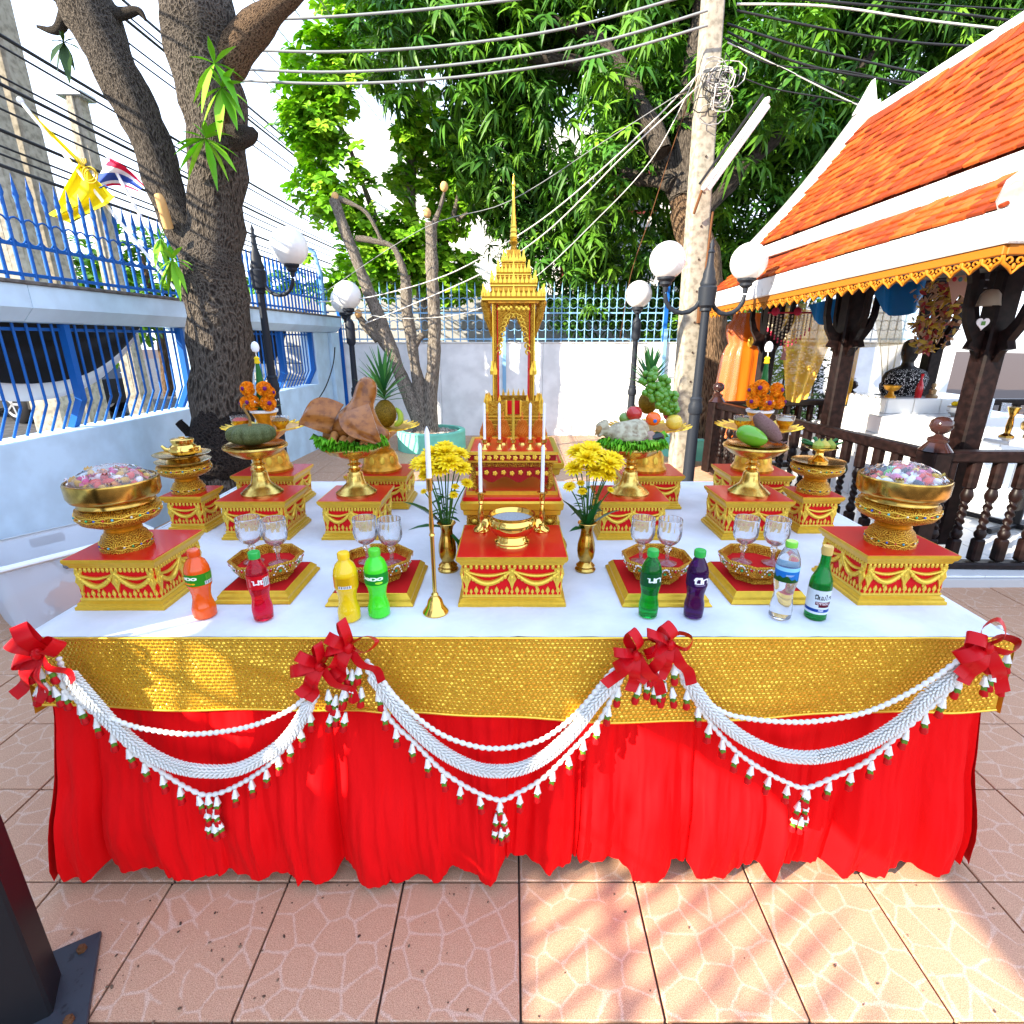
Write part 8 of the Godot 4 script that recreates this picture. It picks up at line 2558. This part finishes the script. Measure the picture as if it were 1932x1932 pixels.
# ---------------------------------------------------------------- shrine in the middle of the table
func spike_row(p: Node, m: ArrayMesh, mt: Material, hw: float, hd: float, y: float, n: int, called: String, big: ArrayMesh) -> void:
	for s in 4:
		var bs := Basis(Vector3.UP, s * PI / 2)
		var w := hw if s % 2 == 0 else hd
		var d := hd if s % 2 == 0 else hw
		for k in n:
			var x := -w + 2 * w * k / (n - 1)
			put(big if (k == 0 or k == n - 1 or k == n / 2) else m, called, mt, p, Transform3D(bs, bs * Vector3(x, y, d)))

func shrine() -> void:
	var cg: Material = mats["carved gold"]
	var gd: Material = mats["gold"]
	# carved cabinet behind the centre plinth
	var c := thing("carved_cabinet", "low carved gilt cabinet with red top behind the incense bowl plinth", "cabinet", Vector3(0.0, TY, -1.76))
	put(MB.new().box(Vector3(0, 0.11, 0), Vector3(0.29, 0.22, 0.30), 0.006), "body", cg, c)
	put(MB.new().frame(0.29, 0.30, [Vector2(0.0, 0.17), Vector2(0.008, 0.175), Vector2(0.010, 0.19), Vector2(0.016, 0.195), Vector2(0.018, 0.215), Vector2(0.010, 0.222)]), "cornice", mats["gold paint"], c)
	put(MB.new().box(Vector3(0, 0.225, 0), Vector3(0.312, 0.016, 0.322), 0.004), "top_panel", mats["red lacquer"], c)
	for s in [-1, 1]:
		put(blob([[Vector3(s * 0.12, 0.02, 0.15), Vector3(s * 0.15, 0.07, 0.155), 0.020, 0.026], [Vector3(s * 0.15, 0.07, 0.155), Vector3(s * 0.135, 0.13, 0.15), 0.024, 0.016], [Vector3(s * 0.09, 0.03, 0.15), Vector3(s * 0.12, 0.05, 0.155), 0.016, 0.02]], 0.012, 0.006), "scroll_foot", cg, c)
	for k in 9:
		put(MB.new().ball(Vector3.ZERO, Vector3(0.010, 0.008, 0.005), 5, 8), "rosette", mats["gold relief"], c, at(Vector3(-0.12 + k * 0.03, 0.152, 0.152)))
	# stepped gilt altar tray with candles and flower cones
	var ty := TY + 0.233
	var t := thing("altar_stand", "red and gilt altar stand with carved apron and lion feet holding the candles", "altar stand", Vector3(0, ty, -1.77))
	put(MB.new().box(Vector3(0, 0.006, 0), Vector3(0.28, 0.012, 0.27), 0.002), "base_board", mats["red lacquer"], t)
	put(MB.new().frame(0.28, 0.27, [Vector2(0.0, 0.012), Vector2(0.006, 0.012), Vector2(0.006, 0.0), Vector2(0.0, 0.0)]), "base_edge", mats["gold paint"], t)
	for sx in [-1, 1]:
		for sz in [-1, 1]:
			put(blob([[Vector3(sx * 0.118, 0.018, sz * 0.105), Vector3(sx * 0.125, 0.03, sz * 0.112), 0.010, 0.008], [Vector3(sx * 0.125, 0.03, sz * 0.112), Vector3(sx * 0.115, 0.07, sz * 0.102), 0.009, 0.015], [Vector3(sx * 0.118, 0.017, sz * 0.105), Vector3(sx * 0.118, 0.015, sz * 0.122), 0.007, 0.006]], 0.008, 0.004), "lion_foot", cg, t)
	var ap := PackedVector2Array([Vector2(-0.115, 0.03), Vector2(-0.115, -0.012)])
	for k in 21:
		var u := k / 20.0
		ap.append(Vector2(-0.11 + 0.22 * u, -0.012 + 0.010 * cos(u * TAU * 2.5)))
	ap.append(Vector2(0.115, -0.012))
	ap.append(Vector2(0.115, 0.03))
	put(MB.new().slab(ap, 0.006), "apron", mats["dark red"], t, at(Vector3(0, 0.058, 0.117)))
	put(MB.new().box(Vector3(0, 0.095, 0), Vector3(0.262, 0.018, 0.25), 0.003), "fret_band", cg, t)
	put(MB.new().box(Vector3(0, 0.118, 0), Vector3(0.276, 0.030, 0.262), 0.002), "frieze", mats["dark red"], t)
	put(MB.new().frame(0.276, 0.262, [Vector2(0.0, 0.104), Vector2(0.006, 0.105), Vector2(0.006, 0.109), Vector2(0.0, 0.110)]), "frieze_edge", gd, t)
	put(MB.new().frame(0.276, 0.262, [Vector2(0.0, 0.128), Vector2(0.006, 0.129), Vector2(0.006, 0.138), Vector2(-0.006, 0.138), Vector2(-0.006, 0.130)]), "tray_rim", gd, t)
	put(MB.new().box(Vector3(0, 0.1325, 0), Vector3(0.264, 0.003, 0.25)), "tray_floor", mats["red lacquer"], t)
	for q in [[0.118, 12, 0.009], [0.066, 9, 0.009]]:
		for k in q[1]:
			var b := MB.new()
			for j in 5:
				var a := TAU * j / 5.0
				b.ball(Vector3(cos(a) * 0.0048, sin(a) * 0.0048, 0), Vector3(0.0042, 0.0042, 0.003), 4, 6)
			b.ball(Vector3(0, 0, 0.002), Vector3(0.003, 0.003, 0.003), 4, 6)
			put(b, "gilt_rose", gd, t, at(Vector3(-0.122 + 0.244 * (k + 0.5) / q[1], q[0] + 0.003 * (k % 2), 0.133 if q[0] > 0.1 else 0.122)))
	for k in 9:
		var f := MB.new().tube([Vector3(-0.011, 0.004, 0), Vector3(-0.011, -0.004, 0), Vector3(0.002, -0.004, 0), Vector3(0.002, 0.003, 0), Vector3(-0.005, 0.003, 0)], [0.0012], 4)
		put(f, "fret_key", mats["dark red"], t, at(Vector3(-0.108 + k * 0.027, 0.095, 0.1265)))
	var fy := ty + 0.134
	for q in [[-0.088, -1.70], [-0.040, -1.70], [0.058, -1.70], [0.102, -1.70]]:
		small_candle(Vector3(q[0], fy, q[1]), mats["wax"], 0.115, "white", "white candle in a squat brass holder on the altar tray")
	small_candle(Vector3(0.004, fy, -1.70), mat("beeswax", 0.50, 0.32, 0.03, 0.5), 0.13, "yellow", "thick yellow beeswax candle in the middle of the altar tray")
	var cone := MB.new()
	cone.lathe([Vector2(0.016, 0.028), Vector2(0.022, 0.036), Vector2(0.022, 0.046), Vector2(0.016, 0.062), Vector2(0.008, 0.076), Vector2(0.004, 0.082)], 18)
	for k in 130:
		var v := k / 130.0
		var a := k * 2.39996
		var rr := lerpf(0.0225, 0.007, pow(v, 1.4))
		cone.xf = look(Vector3(cos(a) * rr, 0.032 + v * 0.046, sin(a) * rr), Vector3(cos(a), 1.4, sin(a)))
		cone.ball(Vector3(0, 0.003, 0), Vector3(0.0022, 0.0055, 0.0022), 3, 5)
	cone.xf = Transform3D()
	cone.lathe([Vector2(0.004, 0.080), Vector2(0.006, 0.084), Vector2(0.003, 0.088), Vector2(0.0055, 0.094), Vector2(0.002, 0.099), Vector2(0.0035, 0.104), Vector2(0.0, 0.112)], 10)
	var cm := cone.mesh()
	for x in [-0.082, -0.030, 0.034, 0.090]:
		var fc := thing("flower_cone", "orange carved flower cone in a small brass cup among the altar candles", "flower cone", Vector3(x, fy, -1.775), 0.0, "orange flower cones on the altar tray")
		put(MB.new().lathe([Vector2(0.0, 0.0), Vector2(0.012, 0.0), Vector2(0.009, 0.008), Vector2(0.014, 0.018), Vector2(0.016, 0.030), Vector2(0.0, 0.028)], 18), "cup", mats["polished brass"], fc)
		put(cm, "cone", mat("orange cone", 0.60, 0.17, 0.015, 0.5), fc)
	# tall red cabinet under the spired shrine
	var k2 := thing("shrine_base", "red lacquer cabinet with gilt mouldings under the spired gold shrine", "cabinet", Vector3(0.005, TY, -2.28))
	put(MB.new().box(Vector3(0, 0.125, 0), Vector3(0.33, 0.25, 0.52), 0.004), "body", cg, k2)
	put(MB.new().frame(0.34, 0.52, [Vector2(0.0, 0.20), Vector2(0.008, 0.205), Vector2(0.012, 0.225), Vector2(0.024, 0.235), Vector2(0.026, 0.252), Vector2(0.0, 0.256)]), "top_moulding", mats["gold paint"], k2)
	put(MB.new().frame(0.34, 0.52, [Vector2(0.016, 0.0), Vector2(0.016, 0.015), Vector2(0.0, 0.025)]), "base_moulding", mats["gold paint"], k2)
	put(MB.new().box(Vector3(0, 0.254, 0), Vector3(0.37, 0.008, 0.55), 0.002), "top_panel", mats["red lacquer"], k2)
	# the shrine itself
	var by := TY + 0.258
	var s := thing("spired_shrine", "tall gold shrine with arched columns, tiered roof and needle spire", "shrine", Vector3(0.006, by, -2.30))
	s.scale = Vector3(0.93, 1.0, 0.93)
	var steps := [[0.30, 0.40, 0.0, 0.022], [0.285, 0.37, 0.022, 0.02], [0.27, 0.34, 0.042, 0.02], [0.256, 0.31, 0.062, 0.03], [0.238, 0.27, 0.092, 0.026], [0.246, 0.262, 0.118, 0.020], [0.256, 0.262, 0.138, 0.014]]
	for q in steps:
		put(MB.new().box(Vector3(0, q[2] + q[3] / 2, 0), Vector3(q[0], q[3], q[1]), 0.003), "step", cg, s)
		put(MB.new().frame(q[0], q[1], [Vector2(0.0, q[2] + q[3] - 0.005), Vector2(0.003, q[2] + q[3] - 0.004), Vector2(0.003, q[2] + q[3]), Vector2(0.0, q[2] + q[3] + 0.001)]), "step_edge", gd, s)
	for sx in [-1, 1]:
		for k in 7:
			put(MB.new().box(Vector3(sx * (0.155 - 0.006 * k), 0.012 + k * 0.020, 0.19 - 0.026 * k), Vector3(0.026, 0.022, 0.03), 0.003), "stair_block", gd, s)
	var sp := MB.new().slab(PackedVector2Array([Vector2(-0.006, 0), Vector2(0.006, 0), Vector2(0.0065, 0.008), Vector2(0.003, 0.018), Vector2(0.0, 0.032), Vector2(-0.003, 0.018), Vector2(-0.0065, 0.008)]), 0.005).mesh()
	var sb := MB.new().slab(PackedVector2Array([Vector2(-0.008, 0), Vector2(0.008, 0), Vector2(0.009, 0.012), Vector2(0.004, 0.026), Vector2(0.0, 0.044), Vector2(-0.004, 0.026), Vector2(-0.009, 0.012)]), 0.007).mesh()
	# parapet with red niche
	var y0 := 0.152
	for q in [[-0.075, 0.125, 0.09], [0.075, 0.125, 0.09]]:
		put(MB.new().box(Vector3(q[0], y0 + 0.030, q[1]), Vector3(q[2], 0.058, 0.010), 0.002), "parapet", cg, s)
	put(MB.new().box(Vector3(0, y0 + 0.030, 0.10), Vector3(0.07, 0.055, 0.004)), "niche_panel", mats["red panel"], s)
	for x in [-0.031, 0.031]:
		put(MB.new().box(Vector3(x, y0 + 0.03, 0.127), Vector3(0.008, 0.064, 0.008), 0.001), "niche_post", gd, s)
	for x in [-0.118, 0.118]:
		put(MB.new().box(Vector3(x, y0 + 0.030, 0.0), Vector3(0.010, 0.058, 0.25), 0.002), "parapet", cg, s)
		for k in 3:
			for j in 3:
				put(sb, "corner_leaf", gd, s, Transform3D(Basis(Vector3.UP, -0.5 * signf(x) * k), Vector3(x * (1.02 - 0.06 * k), y0 + 0.008 + j * 0.02, 0.131 - 0.004 * k)))
	put(MB.new().box(Vector3(0, y0 + 0.03, -0.118), Vector3(0.24, 0.058, 0.01), 0.002), "parapet", cg, s)
	for k in 7:
		put(sp, "parapet_leaf", gd, s, at(Vector3(-0.072 + k * 0.024, y0 + 0.058, -0.118)))
	for x in [-0.118, -0.10, -0.06, 0.06, 0.10, 0.118]:
		put(sp, "parapet_leaf", gd, s, at(Vector3(x, y0 + 0.058, 0.127)))
	# columns
	var y1 := 0.58
	for sx in [-1, 1]:
		for sz in [-1, 1]:
			var cp := Vector3(sx * 0.080, 0, sz * 0.080)
			put(MB.new().box(Vector3(0, (y0 + y1) / 2, 0), Vector3(0.016, y1 - y0, 0.016), 0.003), "column", cg, s, at(cp))
			put(MB.new().tube([Vector3(sx * 0.008, y0, sz * 0.008), Vector3(sx * 0.008, y1, sz * 0.008)], [0.0042], 6), "column_bead", gd, s, at(cp))
			put(MB.new().box(Vector3(-sx * 0.012, (y0 + y1) / 2, 0), Vector3(0.004, y1 - y0, 0.016)), "red_lining", mats["red panel"], s, at(cp))
			for j in 3:
				put(sb, "column_leaf", gd, s, Transform3D(Basis(Vector3.UP, [0.0, PI / 2, PI / 4][j]).scaled(Vector3(1.1, 1.2, 1.1)), cp + Vector3(sx * 0.012 * (1 if j else 0), y0 + 0.16, sz * 0.012)))
			# flaring bracket under the roof
			put(blob([[Vector3(sx * 0.012, y1 - 0.12, sz * 0.008), Vector3(sx * 0.030, y1 - 0.05, sz * 0.016), 0.006, 0.014], [Vector3(sx * 0.030, y1 - 0.05, sz * 0.016), Vector3(sx * 0.040, y1, sz * 0.022), 0.014, 0.018]], 0.008, 0.005), "bracket", cg, s, at(cp))
	# carved arch, front and back
	for sz in [1, -1]:
		var arch := PackedVector2Array([Vector2(-0.070, 0.0), Vector2(0.070, 0.0), Vector2(0.070, -0.19), Vector2(0.060, -0.175), Vector2(0.062, -0.15), Vector2(0.052, -0.135), Vector2(0.055, -0.11), Vector2(0.042, -0.10), Vector2(0.040, -0.08), Vector2(0.022, -0.072), Vector2(0.014, -0.05), Vector2(0.0, -0.038), Vector2(-0.014, -0.05), Vector2(-0.022, -0.072), Vector2(-0.040, -0.08), Vector2(-0.042, -0.10), Vector2(-0.055, -0.11), Vector2(-0.052, -0.135), Vector2(-0.062, -0.15), Vector2(-0.060, -0.175), Vector2(-0.070, -0.19)])
		put(MB.new().slab(arch, 0.008), "arch_panel", cg, s, at(Vector3(0, y1, sz * 0.080)))
		for sx in [-1, 1]:
			var b := MB.new()
			for k in 9:
				var u := k / 8.0
				var cc := Vector3(sx * lerpf(0.008, 0.062, pow(u, 0.6)), -0.045 - 0.14 * pow(u, 1.5), 0.006)
				var ring := []
				for j in 9:
					var a := j / 8.0 * 5.0
					ring.append(cc + Vector3(cos(a) * 0.011 * (1.0 - j * 0.07) * sx, sin(a) * 0.012 * (1.0 - j * 0.07), 0))
				b.tube(ring, [0.0028], 5)
			for k in 6:
				b.ball(Vector3(sx * (0.012 + 0.010 * k), -0.014 - 0.006 * (k % 2), 0.005), Vector3(0.009, 0.011, 0.005), 5, 8)
			put(b, "arch_scrolls", gd, s, at(Vector3(0, y1, sz * 0.080)))
	# roof tiers
	put(MB.new().box(Vector3(0, y1 + 0.006, 0), Vector3(0.22, 0.014, 0.22), 0.002), "ceiling", mats["amber gilt"], s)
	var tiers := [[0.128, 0.588, 0.016, 13], [0.094, 0.640, 0.014, 11], [0.068, 0.682, 0.012, 9], [0.046, 0.722, 0.010, 7]]
	for k in tiers.size():
		var q = tiers[k]
		put(MB.new().box(Vector3(0, q[1] + q[2] / 2, 0), Vector3(q[0] * 2, q[2], q[0] * 2), 0.003), "tier", cg, s)
		put(MB.new().frame(q[0] * 2, q[0] * 2, [Vector2(0.0, q[1]), Vector2(0.004, q[1] + 0.002), Vector2(0.002, q[1] + q[2] * 0.5), Vector2(0.005, q[1] + q[2] - 0.001), Vector2(0.0, q[1] + q[2] + 0.001)]), "tier_edge", gd, s)
		put(MB.new().frame(q[0] * 1.5, q[0] * 1.5, [Vector2(0.016, q[1] + q[2]), Vector2(0.006, q[1] + q[2] + 0.014), Vector2(-0.004, q[1] + q[2] + 0.022), Vector2(-0.006, q[1] + 0.056)]), "tier_slope", mats["amber gilt"], s)
		spike_row(s, sp, gd, q[0] - 0.004, q[0] - 0.002, q[1] + q[2], q[3], "tier_leaf", sb)
	put(MB.new().lathe([Vector2(0.030, 0.732), Vector2(0.026, 0.745), Vector2(0.020, 0.765), Vector2(0.014, 0.785), Vector2(0.012, 0.792)], 8), "crown_bell", cg, s)
	spike_row(s, sb, gd, 0.026, 0.026, 0.732, 3, "crown_leaf", sb)
	put(MB.new().lathe([Vector2(0.010, 0.790), Vector2(0.011, 0.796), Vector2(0.018, 0.804), Vector2(0.022, 0.808), Vector2(0.014, 0.813), Vector2(0.018, 0.818), Vector2(0.013, 0.820), Vector2(0.016, 0.826), Vector2(0.012, 0.840), Vector2(0.0145, 0.844), Vector2(0.011, 0.858), Vector2(0.013, 0.861), Vector2(0.010, 0.874), Vector2(0.0115, 0.877), Vector2(0.009, 0.888), Vector2(0.0105, 0.891), Vector2(0.008, 0.905), Vector2(0.0045, 0.985), Vector2(0.007, 0.988), Vector2(0.004, 0.998), Vector2(0.006, 1.002), Vector2(0.0075, 1.008), Vector2(0.004, 1.018), Vector2(0.0008, 1.042)], 18), "spire", gd, s)

func small_candle(p: Vector3, m: Material, h: float, tone: String, label: String) -> void:
	var c := thing("altar_candle", label, "candle", p, 0.0, "candles on the altar tray" if tone == "white" else "")
	put(MB.new().lathe([Vector2(0.0, 0.0), Vector2(0.012, 0.0), Vector2(0.006, 0.008), Vector2(0.005, 0.016), Vector2(0.010, 0.021), Vector2(0.010, 0.031), Vector2(0.0125, 0.033), Vector2(0.0, 0.033)], 18), "holder", mats["polished brass"], c)
	put(MB.new().lathe([Vector2(0.0045, 0.033), Vector2(0.0043, 0.028 + h), Vector2(0.001, 0.033 + h)], 12), "wax_stick", m, c)

# ---------------------------------------------------------------- near the camera
func foreground() -> void:
	var p := thing("black_steel_post", "black square steel post bolted to the tiles on a base plate", "post", Vector3(-1.115, 0, -0.82), 0.52)
	put(MB.new().box(Vector3(0, 1.45, 0), Vector3(0.10, 2.9, 0.10), 0.006), "tube", mats["black iron"], p)
	put(MB.new().box(Vector3(0.0, 0.006, 0), Vector3(0.24, 0.012, 0.24), 0.002), "base_plate", grain(mat("base plate", 0.04, 0.045, 0.055, 0.35), texs["trim dirt"], 3.0), p)
	for x in [-0.085, 0.085]:
		for z in [-0.085, 0.085]:
			put(MB.new().lathe([Vector2(0.011, 0.012), Vector2(0.011, 0.02), Vector2(0.006, 0.021), Vector2(0.006, 0.027), Vector2(0.0, 0.027)], 6), "bolt", mats["rust"], p, at(Vector3(x, 0, z)))
	# crumbs and grit on the tiles round the post
	var gx := []
	var gc := []
	var r := RandomNumberGenerator.new()
	r.seed = 77
	for k in 130:
		var q := Vector3(-0.95 + r.randfn() * 0.28, 0.002, -0.9 + r.randfn() * 0.16) if k < 80 else Vector3(r.randf_range(-0.8, 1.4), 0.002, r.randf_range(-1.12, -0.75))
		gx.append(look(q, Vector3(r.randfn() * 0.4, 1, r.randfn() * 0.4), r.randf() * 6.0, Vector3(1, 0.6, 1.4) * r.randf_range(0.4, 1.5)))
		gc.append(Color(0.05, 0.03, 0.02).lerp(Color(0.2, 0.13, 0.08), r.randf()))
	var gr := scatter("grit", MB.new().ball(Vector3.ZERO, Vector3(0.0026, 0.0022, 0.0026), 4, 5).mesh(), mats["painted"], self, gx, gc)
	tag(gr, "dark crumbs of grit scattered on the paving tiles", "grit", "", "stuff")
	# storage tub
	var t := thing("plastic_tub", "large clear plastic storage tub with grey handles beside the blue wall", "storage box", Vector3(-2.52, 0, -2.78), 0.96)
	var tub := mat("tub plastic", 0.66, 0.70, 0.76, 0.4)
	tub.transparency = BaseMaterial3D.TRANSPARENCY_ALPHA
	tub.albedo_color.a = 0.6
	put(MB.new().grid([round_rect(0.30, 0.20, 0.06, 0.004), round_rect(0.33, 0.225, 0.07, 0.2), round_rect(0.355, 0.245, 0.08, 0.41)], true), "walls", tub, t)
	put(MB.new().grid([round_rect(0.0, 0.0, 0.0, 0.006), round_rect(0.30, 0.20, 0.06, 0.006)], true), "bottom", tub, t)
	put(MB.new().grid([round_rect(0.355, 0.245, 0.08, 0.40), round_rect(0.385, 0.275, 0.09, 0.395), round_rect(0.388, 0.278, 0.09, 0.415), round_rect(0.355, 0.245, 0.08, 0.42)], true), "rim", mat("tub rim", 0.82, 0.84, 0.86, 0.4), t)
	for s in [-1, 1]:
		put(MB.new().box(Vector3(0, 0.355, s * 0.262), Vector3(0.16, 0.05, 0.03), 0.008), "handle", mat("tub grey", 0.16, 0.17, 0.19, 0.5), t)
	var li := thing("bag_in_tub", "crumpled orange and clear bag inside the plastic tub", "plastic bag", Vector3(-2.5, 0.01, -2.72))
	var nf := FastNoiseLite.new()
	nf.frequency = 5.0
	for q in 2:
		var rows := []
		for k in 11:
			var a0 := PI * k / 10.0
			var row := PackedVector3Array()
			for j in 24:
				var a := TAU * j / 24.0
				var d := Vector3(cos(a) * sin(a0), -cos(a0), sin(a) * sin(a0))
				row.append(Vector3(0.06 - 0.14 * q, 0.09 + 0.06 * q, 0.02) + d * Vector3(0.15, 0.085 + 0.06 * q, 0.1) * (1.0 + 0.4 * nf.get_noise_3dv(d * 1.5)))
			rows.append(row)
		put(MB.new().grid(rows, true), ["orange_bag", "clear_bag"][q], [mat("orange bag", 0.6, 0.2, 0.06, 0.4), mats["clear film"]][q], li)
	# added unseen screen keeping sun off the table; stepped edge shapes sunlit patches
	var sh := thing("added_sun_screen", "added grey sun screen out of view beside the table", "added_screen", Vector3(-2.4, 0, 0))
	var tm := mat("added_screen", 0.42, 0.42, 0.44, 0.8)
	for q in [[-2.05, -0.28, 1.40], [-0.28, 0.12, 1.68], [0.12, 0.50, 1.40], [0.50, 1.9, 2.05], [1.9, 2.6, 1.4]]:
		put(MB.new().box(Vector3(0, (q[2] + 3.35) / 2, (q[0] + q[1]) / 2), Vector3(0.012, 3.35 - q[2], q[1] - q[0]), 0.002), "panel", tm, sh)
	for z in [-2.05, 0.3, 2.6]:
		put(MB.new().tube([Vector3(-0.02, 0, z), Vector3(-0.02, 3.4, z)], [0.022], 8), "pole", mats["galvanised"], sh)

func round_rect(hx: float, hz: float, r: float, y: float) -> PackedVector3Array:
	var out := PackedVector3Array()
	for k in 32:
		var a := TAU * k / 32.0
		var d := Vector2(cos(a), sin(a))
		var q := Vector2(signf(d.x) * maxf(hx - r, 0), signf(d.y) * maxf(hz - r, 0)) + d * r
		if absf(d.x) < 1e-6:
			q.x = 0
		if absf(d.y) < 1e-6:
			q.y = 0
		out.append(Vector3(q.x, y, q.y))
	return out
